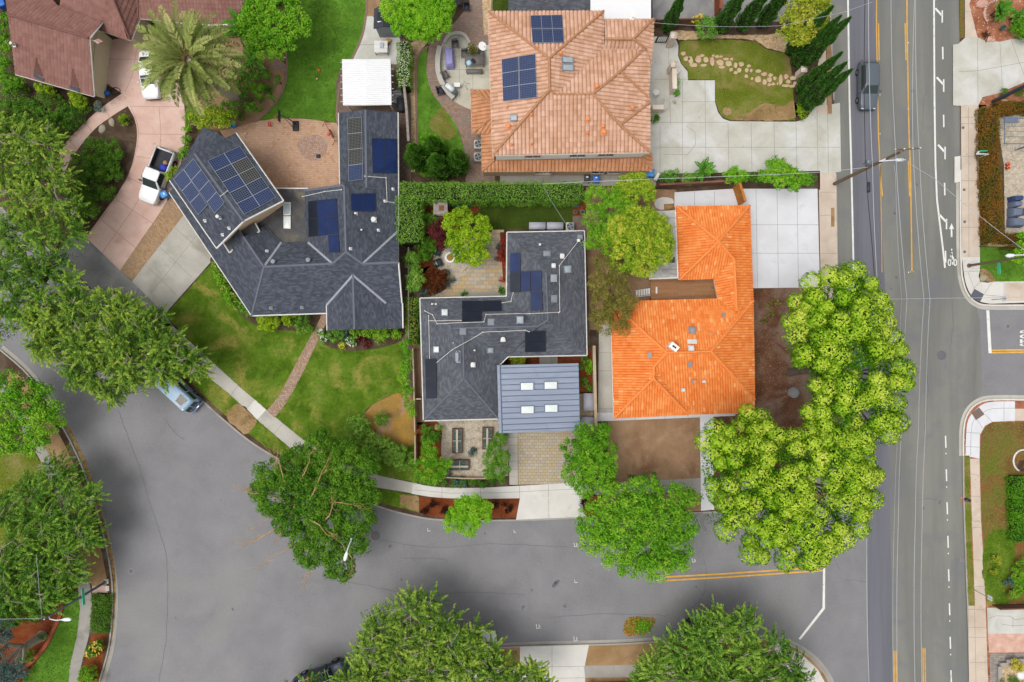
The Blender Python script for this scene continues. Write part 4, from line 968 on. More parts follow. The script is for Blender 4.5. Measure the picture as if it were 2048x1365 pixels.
pipe(rm,0,542,616,rad=.05,h=.2,mat='vent_grey'); pipe(rm,0,604,615,rad=.05,h=.2,mat='vent_grey')
conduit(rm,[(4,606,394),(4,650,384),(4,684,380)]); conduit(rm,[(5,730,353),(5,772,356),(5,774,404),(5,788,406)])
conduit(rb,[(0,442,393),(0,455,383)])
w0 = offset_poly(W2([(503,632),(653,627),(653,640),(503,645)],2.6),.3)
for f in (.2,.55): window(h,P(503,632,2.6)[:2],P(653,627,2.6)[:2],f,1.8,.9,2.1,True)

# ------------------------------------------------------------------ dark shingle house with the blue metal roof (middle)
h = thing('house','L shaped dark grey shingle house with solar panels in the middle','house',P(1010,660,G))
V = {'a': (1014,465,2.7),'b': (1169,462,2.7),'c': (1174,711,2.7),'d': (1016,714,2.7),'e': (1000,730,2.7),'f': (997,838,2.7),'g': (847,842,2.7),'h': (840,597,2.7),'i': (1013,593,2.7),
     'N': (1092,545,4.2),'S': (1096,640,4.2),'C': (1076,653,4.2),'W': (906,657,4.2),'X': (926,672,4.25),'Y': (928,757,4.25)}
r = roof(h,'roof',V,['abN','bcSN','aNSCi','iCWh','hWXYg','gYf','YXdef','dXWCSc'],['shingle_warm','trim_white','shingle_trim','valley'],ridges=['NS','XY','Yg','Yf','CW','SC'],rw=.1,gut='all')
r.root = h
walls(h,[(1014,465),(1169,462),(1174,711),(1016,714),(1016,600)],2.7,'wall_grey',.45)
walls(h,[(840,597),(1050,593),(1050,714),(1000,730),(997,838),(847,842)],2.7,'wall_grey',.45)
for f,q,k in ((2,[(1020,507),(1040,506),(1041,545),(1020,546)],'thermal'),(2,[(1020,547),(1041,546),(1041,585),(1020,585)],'thermal_dark'),(2,[(1042,543),(1061,543),(1061,583),(1042,583)],'thermal'),(2,[(1062,542),(1083,541),(1083,582),(1062,582)],'thermal'),(2,[(1061,584),(1084,583),(1084,621),(1061,622)],'thermal'),
                (3,[(924,602),(963,602),(963,623),(924,624)],'thermal_dark'),(3,[(964,602),(1003,601),(1003,622),(964,623)],'thermal_dark'),(3,[(924,625),(963,624),(963,643),(924,644)],'thermal_dark'),
                (7,[(1050,664),(1091,663),(1091,683),(1050,684)],'thermal_dark'),(7,[(1050,685),(1091,684),(1091,704),(1050,705)],'thermal_dark'),(4,[(850,718),(872,718),(873,757),(851,757)],'thermal_dark'),(4,[(851,758),(873,758),(873,797),(852,798)],'thermal_dark')):
    panel(r,f,q,k,h=.3 if q[0][1] == 584 else .14)
for f,x,y in ((0,1095,508),(0,1160,475)): boxvent(r,f,x,y,.4,.4)
for f,x,y in ((2,1108,557),(1,1108,598),(3,927,664),(3,926,664),(2,1094,509),(3,982,645)):
    if (x,y) not in ((927,664),(1094,509)): boxvent(r,f,x,y,.5,.55,.1)
boxvent(r,0,1094,508,.55,.45,.1)
for f,q,m_ in ((3,[(882,618),(896,618),(896,632),(882,632)],'milk_pane'),(7,[(1033,633),(1047,633),(1047,648),(1033,648)],'sky_pane'),(1,[(1128,532),(1143,531),(1143,546),(1129,547)],'sky_pane'),(4,[(866,693),(878,693),(878,706),(866,706)],'milk_pane'),(6,[(975,696),(987,696),(987,707),(975,707)],'sky_pane')):
    skylight(r,f,q,m_,'frame_alu')
for f,x,y,rd in ((0,1080,490,.07),(1,1124,513,.15),(1,1107,532,.14),(0,1157,482,.1),(7,1006,679,.15),(6,946,730,.15),(6,949,701,.05),(4,907,686,.04),(3,865,609,.06),(3,872,609,.06)):
    pipe(r,f,x,y,'roof_vent' if rd > .12 else 'vent_pipe',rd,.3,rd*1.6)
boxvent(r,4,917,714,.35,.9,.35,'frame_alu','flue_box')
conduit(r,[(1,1157,482),(1,1118,532),(1,1119,624),(1,1117,626)]); conduit(r,[(7,1117,625),(7,1060,628),(3,972,630),(3,968,645),(3,875,648),(3,866,630),(4,850,622)])
conduit(r,[(7,1058,663),(7,1050,660),(7,965,665),(4,905,700),(4,872,727)]); conduit(r,[(4,858,632),(4,860,717)]); conduit(r,[(3,858,642),(3,922,642)]); conduit(r,[(3,1003,607),(3,1022,604),(2,1027,586)])
# the low blue grey standing-seam roof over the carport
h = thing('carport','low blue grey standing seam metal roof with four skylights over the carport','carport',P(1078,796,G))
r = roof(h,'roof',{'a': (994,731,3.3),'b': (1157,727,3.15),'c': (1160,861,3.15),'d': (998,867,3.3)},['abcd'],['seam_metal','seam_metal','seam_rib','valley'],th=.22); r.root = h
b = MB(h.location)
for i in range(12):
    t = (i+.5)/12
    a,c = r.W['a'].lerp(r.W['d'],t),r.W['b'].lerp(r.W['c'],t); a = a+Vector((.35,0,.03)); c = c+Vector((0,0,.03))
    b.tube([a,c],.035,4,smooth=False)
a,c = r.W['a']+Vector((.3,0,.03)),r.W['d']+Vector((.3,0,.03)); b.tube([a,c],.05,4,smooth=False)
b.build('seam',M['seam_rib'],r.ob)
for x,y in ((1054,773.5),(1101.5,771.5),(1055,820.5),(1102.5,817.5)):
    skylight(r,0,[(x-14,y-8),(x+14,y-8.5),(x+14,y+7.5),(x-14,y+8)],'milk_pane','seam_rib',.14)
for x,y in ((1002,738),(1150,735),(1152,852),(1005,857)):
    b = MB(h.location); p = P(x,y,3.1); b.box((p.x,p.y,1.6),(.2,.2,3.0)); b.build('post',M['wall_grey'],h)
b = MB(h.location); b.prism(offset_poly(W2([(1020,735),(1152,732),(1154,800),(1022,800)],3.1),.3),G,2.9); b.build('garage_box',M['wall_grey'],h)

# ------------------------------------------------------------------ two-storey tan tile house
h = thing('house','large two storey house with a pinkish tan barrel tile roof','house',P(1140,200,G))
E,Rz = 5.4,7.3
V = {'a': (977,25,E),'b': (1207,24,E),'c': (1098,119,Rz),'d': (1099,181,Rz),'e': (986,311,E),'f': (1299,305,E),'g': (1112,191,7.0),'h': (1185,190,7.0),'i': (1207,98,E),'j': (1290,98,E),'k': (1240,145,6.25),'l': (1297,197,E),'m': (1240,252,6.25),'n': (1299,206,E),'o': (1300,130,E)}
r = roof(h,'roof',V,['acde','abc','bcdgi','edghmf','ghji','hklm','kjol','mnf','mln'],['tile_tan','trim_white','cap_tan','valley'],tile=(.36,.46,.12,.085),ridges=['ac','bc','cd','de','dg','gh','hk','kj','kl','hm','mn','mf'],rw=.13,gut=['ef','ae'])
r.root = h
r2 = roof(h,'roof',{'a': (1209,40,E),'b': (1306,40,E),'c': (1266,80,6.2),'d': (1211,80,6.2),'e': (1303,131,E),'f': (1291,99,5.6),'g': (1207,98,5.5)},['abcd','bcfe','dcfg'],['tile_tan','trim_white','cap_tan','valley'],tile=(.36,.46,.12,.085),ridges=['dc','cb','cf'],rw=.13)
r2.root = h
wu = walls(h,[(982,35),(1206,34),(1206,98),(1296,98),(1299,305),(986,311)],E,'stucco_pale',.22)
walls(h,[(1209,40),(1306,40),(1309,132),(1209,132)],E,'stucco_pale',.35)
V = {'a': (942,181,2.5),'b': (985,181,2.9),'c': (988,212,3.4),'d': (988,232,3.4),'e': (945,268,2.5),'f': (985,268,2.9),'g': (963,269,2.45),'h': (990,269,2.9),'i': (989,321,3.05),'j': (965,343,2.4),'k': (1284,316,3.05),'l': (1304,341,2.4),'m': (1302,306,2.6)}
r3 = roof(h,'roof',V,['abc','acde','edf','ghij','jikl','lkm'],['tile_low','trim_white','cap_tan','valley'],tile=(.36,.46,.12,.085),ridges=['ac','cd','de','ij','kl'],rw=.12,gut=['ji','jl','ae'])
r3.root = h
wl = walls(h,[(963,262),(963,343),(1302,341),(1302,300)],2.4,'stucco_tan',.12)
walls(h,[(944,185),(1000,185),(1000,266),(946,266)],2.4,'stucco_tan',.3)
s0 = Vector(P(965,343,2.4)[:2])+Vector((.12,.12)); s1 = Vector(P(1304,341,2.4)[:2])+Vector((-.12,.12))
for f,w_ in ((.36,1.7),(.70,1.6),(.78,1.6)): window(h,s0,s1,f,w_,.9,2.05)
u0 = Vector(P(986,311,E)[:2])+Vector((.22,.22)); u1 = Vector(P(1299,305,E)[:2])+Vector((-.22,.22))
for f in (.25,.55,.74): window(h,u0,u1,f,1.5,3.6,4.8)
array(r,1,[(1061,31),(1124,30),(1126,57),(1062.5,57)],3,1,'pv_blue',6,8,h=.3); array(r,1,[(1063,58),(1126,58),(1128,85),(1065,86)],3,1,'pv_blue',6,8,h=.3)
array(r,0,[(1003,119),(1036.5,113),(1038.5,199),(1006,203)],1,3,'pv_blue',10,8,h=.3); array(r,0,[(1037.5,113),(1071,108),(1074,195),(1039.5,199)],1,3,'pv_blue',10,8,h=.3)
for f,q in ((2,[(1124,113),(1147,114),(1148,126),(1125,125)]),(2,[(1125,128),(1148,129),(1148,142),(1125,141)]),(0,[(1020,230),(1034,229),(1034,241),(1020,242)])): skylight(r,f,q,'sky_pane','frame_alu',.32)
for f,x,y,rd in ((0,1016,254,.14),(0,1014,216,.06),(3,1062,231,.07),(3,1175,240,.12),(3,1205,254,.1),(3,1207,265,.14),(3,1174,268,.07),(3,1023,290,.07),(3,1062,289,.07),(4,1193,174,.12),(2,1121,108,.1),(5,1264,217,.1)):
    pipe(r,f,x,y,'vent_pipe',rd,.3,rd*1.8,'vent_clay')

# ------------------------------------------------------------------ orange tile house
h = thing('house','single storey house with a bright orange clay tile roof','house',P(1380,660,G))
E = 2.6
V = {'a': (1352,414,E),'b': (1498,412,E),'c': (1436,484,4.2),'d': (1358,560,E),'e': (1467,520,3.6),'f': (1428,557,E),'g': (1436,599,E),'h': (1472,622,3.3),'i': (1505,602,E),'j': (1222,605,E),'k': (1333,706,4.5),'l': (1421,703,4.5),'m': (1508,799,E),'n': (1510,826,2.45),'o': (1376,829,E),'p': (1307,733,4.1),'q': (1306,757,4.1),'r': (1228,836,E)}
r = roof(h,'roof',V,['abc','acd','dcef','efgh','bcehi','jghilk','jkpqr','rqo','qpo','klmnop','lim'],['tile_orange','trim_white','cap_orange','valley'],tile=(.25,.42,.08,.1),ridges=['ac','bc','cd','ce','eh','jk','kl','li','lm','kp','pq','qr','qo'],rw=.14,gut=['ab','ad','jr','ro','on','bi','im'])
r.root = h
walls(h,[(1352,414),(1498,412),(1505,602),(1440,660),(1436,599),(1428,557),(1358,560)],E,'stucco_pale',.4)
wo = walls(h,[(1222,605),(1505,602),(1510,826),(1228,836)],E,'stucco_pale',.4)
a0 = Vector(P(1222,605,E)[:2])+Vector((.4,0)); a1 = Vector(P(1228,836,E)[:2])+Vector((.4,0))
for f in (.22,.43): window(h,a0,a1,f,1.2,.9,2.1,False)
for x,y,f in ((1300,711,6),(1380,729,9)): boxvent(r,f,x,y,.28,.42,.06,'vent_grey','roof_vent')
boxvent(r,5,1384,684,.7,.35,.06,'vent','roof_vent'); boxvent(r,5,1421,669,.3,.3,.1,'vent_clay'); boxvent(r,9,1388,762,.36,.28,.06,'vent_grey','roof_vent')
for f,x,y,rd,m_ in ((5,1384,661,.2,'vent_grey'),(5,1382,697,.16,'vent'),(9,1388,763,.12,'vent_clay'),(9,1407,763,.08,'vent'),(9,1366,780,.1,'vent'),(5,1446,630,.1,'vent_grey'),(9,1400,740,.06,'vent_clay')):
    pipe(r,f,x,y,'roof_vent',rd,.35,rd*1.7,m_)
p = onplane(1343,694,r.planes[5]); b = MB(h.location); b.box((p.x,p.y,p.z+.45),(.85,.55,1.2),R(-38)); ch = b.build('chimney',M['stucco_pale'],h); b = MB(h.location); b.box((p.x,p.y,p.z+1.06),(.4,.16,.06),R(-38)); b.build('flue',M['black'],ch)
# flat patio covers of the orange house
h = thing('patio_cover','weathered grey white panel patio cover beside the orange roof','patio cover',P(1328,490,G))
r = roof(h,'roof',{'a': (1300,423,2.55),'b': (1351,421,2.65),'c': (1356,556,2.65),'d': (1298,558,2.55)},['abcd'],['sheet_grey','trim_white','shingle_trim','valley'],th=.1,gut=['bc','cd']); r.root = h
b = MB(h.location)
for y in (437,455,478,500,522,540): b.tube([P(1300,y,2.62),P(1353,y-1,2.7)],.035,4,smooth=False)
b.build('rib',M['sheet_grey'],r.ob)
for x,y in ((1303,428),(1302,490),(1302,552)):
    b = MB(h.location); p = P(x,y,2.5); b.box((p.x,p.y,1.35),(.12,.12,2.4)); b.build('post',M['trim_white'],h)
b = MB(h.location); b.box(tuple(P(1340,520,2.8)),(.9,.55,.16)); b.build('roof_hatch',M['char'],r.ob)
h = thing('deck','flat brown boarded deck in the notch of the orange roof','deck',P(1368,578,G))
b = MB(h.location); b.prism(W2([(1301,556),(1440,553),(1442,600),(1302,601)],1.0),.85,1.0,0); b.build('deck_boards',M['deck_brown'],h)
for x,y in ((1304,560),(1304,597),(1370,578)):
    b = MB(h.location); p = P(x,y,.8); b.box((p.x,p.y,.5),(.14,.14,.74)); b.build('post',M['wood_brown'],h)
st = thing('stairs','short flight of stairs with white treads off the brown deck','stairs',P(1290,588,G))
for i in range(9):
    b = MB(st.location); x = 1313-i*4.9; z = 1.02-i*.1; c = P(x,581+i*.75,z); b.box((c.x,c.y,z),(.16,.62,.04)); b.build('tread',M['white'],st)
b = MB(st.location); b.tube([P(1316,576,.98),P(1270,582,.2)],.03,4); b.tube([P(1316,589,.98),P(1270,595,.2)],.03,4); b.build('stringer',M['white'],st)
# ------------------------------------------------------------------ houses cut by the top edge, white patio cover, shed
h = thing('house','house with a plain grey shingle roof at the top edge','house',P(1098,0,G))
r = roof(h,'roof',{'a': (1017,-70,3.6),'b': (1180,-70,3.6),'c': (1180,24,2.6),'d': (1017,24,2.6)},['abcd'],['shingle_warm','frame_dark','shingle_trim','valley']); r.root = h
walls(h,[(1017,-70),(1180,-70),(1180,24),(1017,24)],2.6,'wall_grey',.4)
h = thing('house','house with a flat bright white roof at the top edge','house',P(1240,0,G))
r = roof(h,'roof',{'a': (1181,-70,3.0),'b': (1302,-70,3.0),'c': (1302,39,2.9),'d': (1181,39,2.9)},['abcd'],['sheet_white','sheet_white','shingle_trim','valley']); r.root = h
walls(h,[(1181,-70),(1302,-70),(1302,39),(1181,39)],2.9,'wall_grey',.3)
h = thing('patio_cover','bright white corrugated metal patio cover beside the back lawn','patio cover',P(734,165,G))
r = roof(h,'roof',{'a': (684,119,2.7),'b': (732,119,2.85),'c': (781,118,2.7),'d': (783,210,2.7),'e': (733,211,2.85),'f': (686,211,2.7)},['abef','bcde'],['sheet_white','sheet_white','sheet_white','valley'],th=.14); r.root = h
b = MB(h.location)
for i in range(24):
    t = (i+.5)/24
    b.tube([r.W['a'].lerp(r.W['f'],t)+Vector((0,0,.01)),r.W['b'].lerp(r.W['e'],t)+Vector((0,0,.01)),r.W['c'].lerp(r.W['d'],t)+Vector((0,0,.01))],.022,4,smooth=False,cap=False)
b.build('rib',M['sheet_white'],r.ob)
for x,y in ((690,124),(777,124),(778,205),(691,205)):
    b = MB(h.location); p = P(x,y,2.6); b.box((p.x,p.y,1.35),(.12,.12,2.46)); b.build('post',M['trim_white'],h)
for i in range(7):
    y = 126+i*13
    for x0,x1 in ((681,686),(781,787)): b = MB(h.location); b.box(((P(x0,y,2.55)+P(x1,y,2.55))/2)[:],(abs(P(x1,y,2.55).x-P(x0,y,2.55).x),.06,.12)); b.build('rafter_end',M['wall_grey'],h)

h = thing('garden_shed','small garden shed with dark gabled roof and grey walls','shed',P(780,40,G))
V = {'a': (748,18,2.3),'b': (768,9,2.8),'c': (766,53,2.8),'d': (747,58,2.3),'e': (800,14,2.3),'f': (800,58,2.3)}
r = roof(h,'roof',V,['abcd','befc'],['char','frame_dark','char','valley'],th=.08,ridges=['bc'],rw=.05); r.root = h
walls(h,[(749,20),(799,16),(799,57),(748,57)],2.3,'wall_shed' if 'wall_shed' in M else 'vent_grey',.12)
gable_wall(h,P(748,58,2.3)+Vector((.12,.1,-.1)),P(799,58,2.3)+Vector((-.12,.1,-.1)),P(767,53,2.75)+Vector((0,.1,-.1)),'vent_grey')
b = MB(h.location); q = [onplane(x,y,r.planes[0],.02) for x,y in ((754,26),(763,24),(763,46),(754,47))]; b.face(q[::-1] if newell(q).z < 0 else q); b.build('roof_panel',M['frame_dark'],r.ob)
b = MB(h.location); q = [onplane(x,y,r.planes[0],.05) for x,y in ((754,43.2),(762.5,42.6),(762.5,43.6),(756,45.4))]; b.face(q[::-1] if newell(q).z < 0 else q); b.build('roof_mark',M['white'],r.ob)
# ------------------------------------------------------------------ foliage
LEAF = {
 'elm':     m_leaf('leaf_elm',['446a28','78a63e','b0d050','dcec6c']),
 'elm_dark': m_leaf('leaf_elm_dark',['3e6826','659a38','96c048','c2e05e']),
 'camphor': m_leaf('leaf_camphor',['447a14','7eb824','b8dc38','e2f064']),
 'green':   m_leaf('leaf_green',['3f7a1a','62a622','88c632','b2dc46']),
 'bright':  m_leaf('leaf_bright',['468c16','6cb820','92d430','b4e440']),
 'dark':    m_leaf('leaf_dark',['2c561a','447624','609628','88b638']),
 'shrub':   m_leaf('leaf_shrub',['3e6e24','58942c','76ac38','9cc450']),
 'lime':    m_leaf('leaf_lime',['5c8c18','86b422','b0d030','d0e24c']),
 'yellow':  m_leaf('leaf_yellow',['5c7c1c','8aa428','b8c43c','dcd65c']),
 'citrus':  m_leaf('leaf_citrus',['52841e','7cae28','a8ca34','e0dc54']),
 'cypress': m_leaf('leaf_cypress',['36622c','4e8636','68a042','88b852'],.25),
 'hedge':   m_leaf('leaf_hedge',['527f28','6a9c34','88b844','a6cc5c'],.2),
 'conifer': m_leaf('leaf_conifer',['4c822c','68a438','86c048','a8d45c'],.25),
 'olive':   m_leaf('leaf_olive',['5c5f2a','7c7c36','9c9448','b8ae60']),
 'darkgrass': m_leaf('leaf_darkgrass',['1c1412','2c1e1a','3c2a22','503a2e']),
 'purple':  m_leaf('leaf_purple',['3c2224','5c2c30','7c3a3c','95504a']),
 'rust':    m_leaf('leaf_rust',['4a2a18','66381f','7f4827','98603a']),
 'bluegrey': m_leaf('leaf_bluegrey',['3c5650','56746c','76928a','9cb2aa']),
 'autumn':  m_leaf('leaf_autumn',['55661f','86742a','b0702f','c88444']),
 'palm':    m_leaf('leaf_palm',['5f7a34','84984a','aab864','cccc88'],.15),
 'palm_dead': m_leaf('leaf_palm_dead',['6a5a44','8a7a60','a2947c','b0a48c'],.1),
 'broad':   m_leaf('leaf_broad',['3a6e22','549630','76b23c','9cca58']),
 'white':   m_leaf('petal_white',['c8c8b0','e4e2cc','f0efe2','f6f5ee'],.1),
 'gold':    m_leaf('petal_gold',['c9a028','e0b83a','eeca58','f4e08a'],.1),
 'red':     m_leaf('petal_red',['8c2c20','a83c2c','b84c3c','c46850'],.1),
 'ground':  m_leaf('leaf_ground',['365e20','4e8028','6a9a32','8cb646']),
}
M['bark_grey'] = m_ground('bark_grey',['5e5348','6f6458','85796c'],3,9,.25)
M['bark_brown'] = m_ground('bark_brown',['4c3a2e','5d483a','6f594a'],3,9,.25)
M['bark_pale'] = m_ground('bark_pale',['a09282','b2a595','c2b6a8'],3,9,.2)
M['dead_wood'] = m_ground('dead_wood',['b08a52','bc9a68','c8ac86'],2,9,.2)
UP = np.array((0,0,1.0))
def unit(a): return a/np.maximum(1e-9,np.linalg.norm(a,axis=1,keepdims=True))
def rdir(g,n,zmin=-1.0):
    z = g.uniform(zmin,1,n); a = g.uniform(0,2*np.pi,n); r = np.sqrt(np.maximum(0,1-z*z))
    return np.stack((r*np.cos(a),r*np.sin(a),z),1)
class Lv:
    """collects leaves (centre, long axis, normal, length, width, shade) and links them as one mesh"""
    def __init__(s): s.p = []; s.d = []; s.n = []; s.L = []; s.W = []; s.t = []
    def add(s,p,d,n,L,W,t):
        k = len(p); s.p.append(p); s.d.append(unit(d)); s.n.append(n)
        s.L.append(np.broadcast_to(L,(k,))); s.W.append(np.broadcast_to(W,(k,))); s.t.append(np.clip(np.broadcast_to(t,(k,)),0,1))
    def build(s,name,mat,parent,o=(0,0,0)):
        p = np.concatenate(s.p)-np.array(o); d = np.concatenate(s.d); n = np.concatenate(s.n)
        L = np.concatenate(s.L)[:,None]; W = np.concatenate(s.W)[:,None]; t = np.concatenate(s.t)
        sd = unit(np.cross(n,d)); nn = np.cross(d,sd); k = len(p)
        v = np.stack((p-d*L/2,p+sd*W/2+nn*W*.12,p+d*L/2-nn*L*.08,p-sd*W/2+nn*W*.12),1).reshape(-1,3)
        me = D.meshes.new(name); me.vertices.add(k*4); me.vertices.foreach_set('co',v.astype('f').ravel())
        me.loops.add(k*4); me.loops.foreach_set('vertex_index',np.arange(k*4,dtype='i'))
        me.polygons.add(k); me.polygons.foreach_set('loop_start',np.arange(0,k*4,4,dtype='i'))
        a = me.attributes.new('t','FLOAT','FACE'); a.data.foreach_set('value',t.astype('f'))
        me.materials.append(LEAF[mat]); me.update(calc_edges=True)
        return link(D.objects.new(name,me),parent)

def clumpy(g,lv,lobes,cr=.5,dens=1.0,nl=46,L=.2,W=.11,grow=.18,base=.42,zmin=-.3,lo=.55,shell=.45):
    """round leaf clumps spread through and over the lobes"""
    for (x,y,z,r,rz) in lobes:
        n = max(5,int(dens*4.6*(r/cr)**2)); d = rdir(g,n,zmin)
        rad = lo+(1.04-lo)*np.sqrt(g.random(n)); lobe_t = g.normal(0,.07)
        c = np.array((x,y,z))+d*np.array((r,r,rz))*rad[:,None]
        ct = g.normal(0,.12,n)+lobe_t; cs = cr*g.uniform(.6,1.25,n)
        i = np.repeat(np.arange(n),nl); k = len(i)
        e = rdir(g,k,-.55); q = cs[i]*g.uniform(shell,1.05,k)
        p = c[i]+e*np.array((1,1,.8))*q[:,None]
        nrm = unit(e*.7+UP*.45+rdir(g,k)*.6); ax = np.cross(nrm,rdir(g,k))+e*.4
        t = base+ct[i]+g.normal(0,.12,k)+grow*np.maximum(0,e[:,2])  # clump tops lighter: young leaves plus painted top light
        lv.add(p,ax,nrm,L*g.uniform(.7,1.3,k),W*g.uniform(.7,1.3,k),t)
def puffs(g,lv,lobes,cr=.86,nl=560,L=.2,W=.12,grow=.46,base=.3,gap=1.1,inner=.8):
    """distinct cauliflower-like puffs spaced over the outside of the crown, over a looser dark inside"""
    A = np.array(lobes); cand = []
    for (x,y,z,r,rz) in lobes:
        n = int(60*(r/cr)**2); e = rdir(g,n,-.25); cand.append(np.array((x,y,z))+e*np.array((r,r,rz))*g.uniform(.78,.96,(n,1)))
    c = np.concatenate(cand); g.shuffle(c); keep = []
    for p in c:
        q = (p-A[:,:3])/A[:,3:4].repeat(3,1)/np.stack((np.ones(len(A)),np.ones(len(A)),A[:,4]/A[:,3]),1)
        if (np.sum(q*q,1) < .68).any(): continue
        if keep and (np.sum((np.array(keep)-p)**2,1) < (gap*cr)**2).any(): continue
        keep.append(p)
    c = np.array(keep); c = c[g.random(len(c)) > .2]; n = len(c); cs = cr*g.uniform(.75,1.2,n); ct = g.normal(0,.08,n)+.1*np.sin(c[:,0]*.6+1)*np.sin(c[:,1]*.5); i = np.repeat(np.arange(n),nl); k = len(i)
    e = rdir(g,k,-.45); e = unit(e+.22*rdir(g,k)); sub = np.sin(e[:,0]*8+i)*np.sin(e[:,1]*8+i*2)*.13
    p = c[i]+e*(cs[i]*(g.uniform(.8,1.02,k)+sub))[:,None]
    nrm = unit(e*1.3+rdir(g,k)*.55); ax = np.cross(nrm,rdir(g,k))
    lv.add(p,ax,nrm,L*g.uniform(.7,1.3,k),W*g.uniform(.7,1.3,k),base+ct[i]+g.normal(0,.1,k)+grow*np.maximum(0,e[:,2])+sub)  # puff tops lightened: top light painted over the young-leaf tone
    clumpy(g,lv,[(x,y,z-.3,r*.8,rz*.8) for (x,y,z,r,rz) in lobes],cr=.6,nl=50,L=.2,W=.11,dens=inner,base=.04,grow=0)  # inner leaves darkened: shade inside the crown put into their colour
def sprays(g,lv,lobes,dens=1.0,nl=44,ln=1.05,L=.17,W=.065,droop=.35,base=.28,sweep=None,spread=.17):
    """feathery drooping sprays that point outwards"""
    sweep = np.array(sweep if sweep is not None else (0,0,0.))
    for (x,y,z,r,rz) in lobes:
        nl = int(nl*1.05); n = max(6,int(dens*56*r*r)); d = rdir(g,n,-.35); rad = g.uniform(.15,.8,n)
        c = np.array((x,y,z))+d*np.array((r,r,rz))*rad[:,None]
        ok = np.sin(c[:,0]*1.7+z)*np.sin(c[:,1]*1.9+r)+g.normal(0,.45,n) > -.55; d,rad,c,n = d[ok],rad[ok],c[ok],int(ok.sum())
        ax = unit(d*np.array((1,1,.5))+rdir(g,n)*.75+sweep); l = ln*g.uniform(.35,1.35,n); ct = g.normal(0,.12,n)+g.normal(0,.08)
        i = np.repeat(np.arange(n),nl); k = len(i); s = g.random(k)**.8
        lat = rdir(g,k)*(spread*(1.15-.85*s))[:,None]
        p = c[i]+ax[i]*(s*l[i])[:,None]+lat-UP*(droop*s*s*l[i])[:,None]
        leafd = unit(ax[i]+rdir(g,k)*.55-UP*.25); nrm = unit(UP*.8+rdir(g,k)*.7)
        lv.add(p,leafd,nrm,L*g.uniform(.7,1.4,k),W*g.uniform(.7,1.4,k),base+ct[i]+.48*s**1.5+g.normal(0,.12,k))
    clumpy(g,lv,[(x,y,z-.5,r*.8,rz*.7) for (x,y,z,r,rz) in lobes],cr=.5,nl=36,L=.18,W=.07,dens=.55*min(1,dens),base=.12,grow=0)  # dark inner fill, crown shade painted into the leaf tone
def lobes_px(rows,z,zr=.75):
    out = []
    for row in rows:
        x,y,r = row[:3]; zz = z+(row[3] if len(row) > 3 else 0); p = P(x,y,zz); rr = r*(CAM_H-zz)/(CAM_H*SC)
        out.append((p.x,p.y,zz,rr,rr*zr))
    return out
def limbs(b,base,lobes,r0,g,top=None,nb=1,m=0,twig=0):
    c = np.mean([l[:3] for l in lobes],0); base = np.array(base)
    fork = base*.45+np.array((c[0],c[1],c[2]*.75+base[2]*.25))*.55; fork[2] = base[2]+(c[2]-base[2])*.5
    b.tube([base-np.array((0,0,.2)),base+np.array((0,0,.15)),base*.6+fork*.4,fork],[r0*1.35,r0,r0*.85,r0*.7],9,m)
    for (x,y,z,r,rz) in lobes:
        for k in range(twig):
            q0 = np.array((x,y,z))+rdir(g,1,0)[0]*np.array((r,r,rz))*.35; dd = unit(rdir(g,1,.05)*np.array((1,1,.5)))[0]; q1 = q0+dd*r*.35+UP*.25; q2 = q1+dd*r*.35+UP*.05
            b.tube([q0,q1,q2],[.05,.035,.012],4,m)
            for h in range(3): q3 = q1+(dd+g.normal(0,.6,3)*np.array((1,1,.3)))*r*.32; b.tube([q1*(1-.3*h)+q2*.3*h,q3],[.025,.008],4,m)
        e = np.array((x,y,z)); mid = fork*.5+e*.5+np.array((g.normal(0,.25),g.normal(0,.25),.3))
        b.tube([fork-np.array((0,0,.2)),fork*.8+mid*.2,mid,e,e+np.array((g.normal(0,r*.4),g.normal(0,r*.4),rz*.5))],[r0*.55,r0*.45,r0*.3,r0*.16,r0*.05],6,m)
        for k in range(nb):
            d = rdir(g,1,-.1)[0]; q = e+d*np.array((r,r,rz))*.9
            b.tube([mid,(mid+q)/2+np.array((0,0,.1)),q],[r0*.22,r0*.13,r0*.03],5,m)
SEED = [100]
def tree(label,cat,rows,z,mat,style='clumpy',foot=None,r0=.2,bark=None,group=None,zr=.75,name='tree',nb=1,core=True,**kw):
    SEED[0] += 1; g = np.random.default_rng(SEED[0]); lb = lobes_px(rows,z,zr)
    if foot is None:
        c = np.mean([l[:2] for l in lb],0); b0 = Vector((c[0],c[1],G))
    else: b0 = P(foot[0],foot[1],G)
    root = thing(name,label,cat,b0,0,group)
    b = MB(b0); limbs(b,b0,lb,r0,g,nb=nb,twig=2 if style == 'sprays' and 'elm' in mat else 0); b.build('trunk',M[bark or ('bark_pale' if style == 'sprays' else 'bark_grey')],root)
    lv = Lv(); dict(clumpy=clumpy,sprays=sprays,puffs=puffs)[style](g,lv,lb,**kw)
    lv.build('crown',mat,root,b0)
    return root
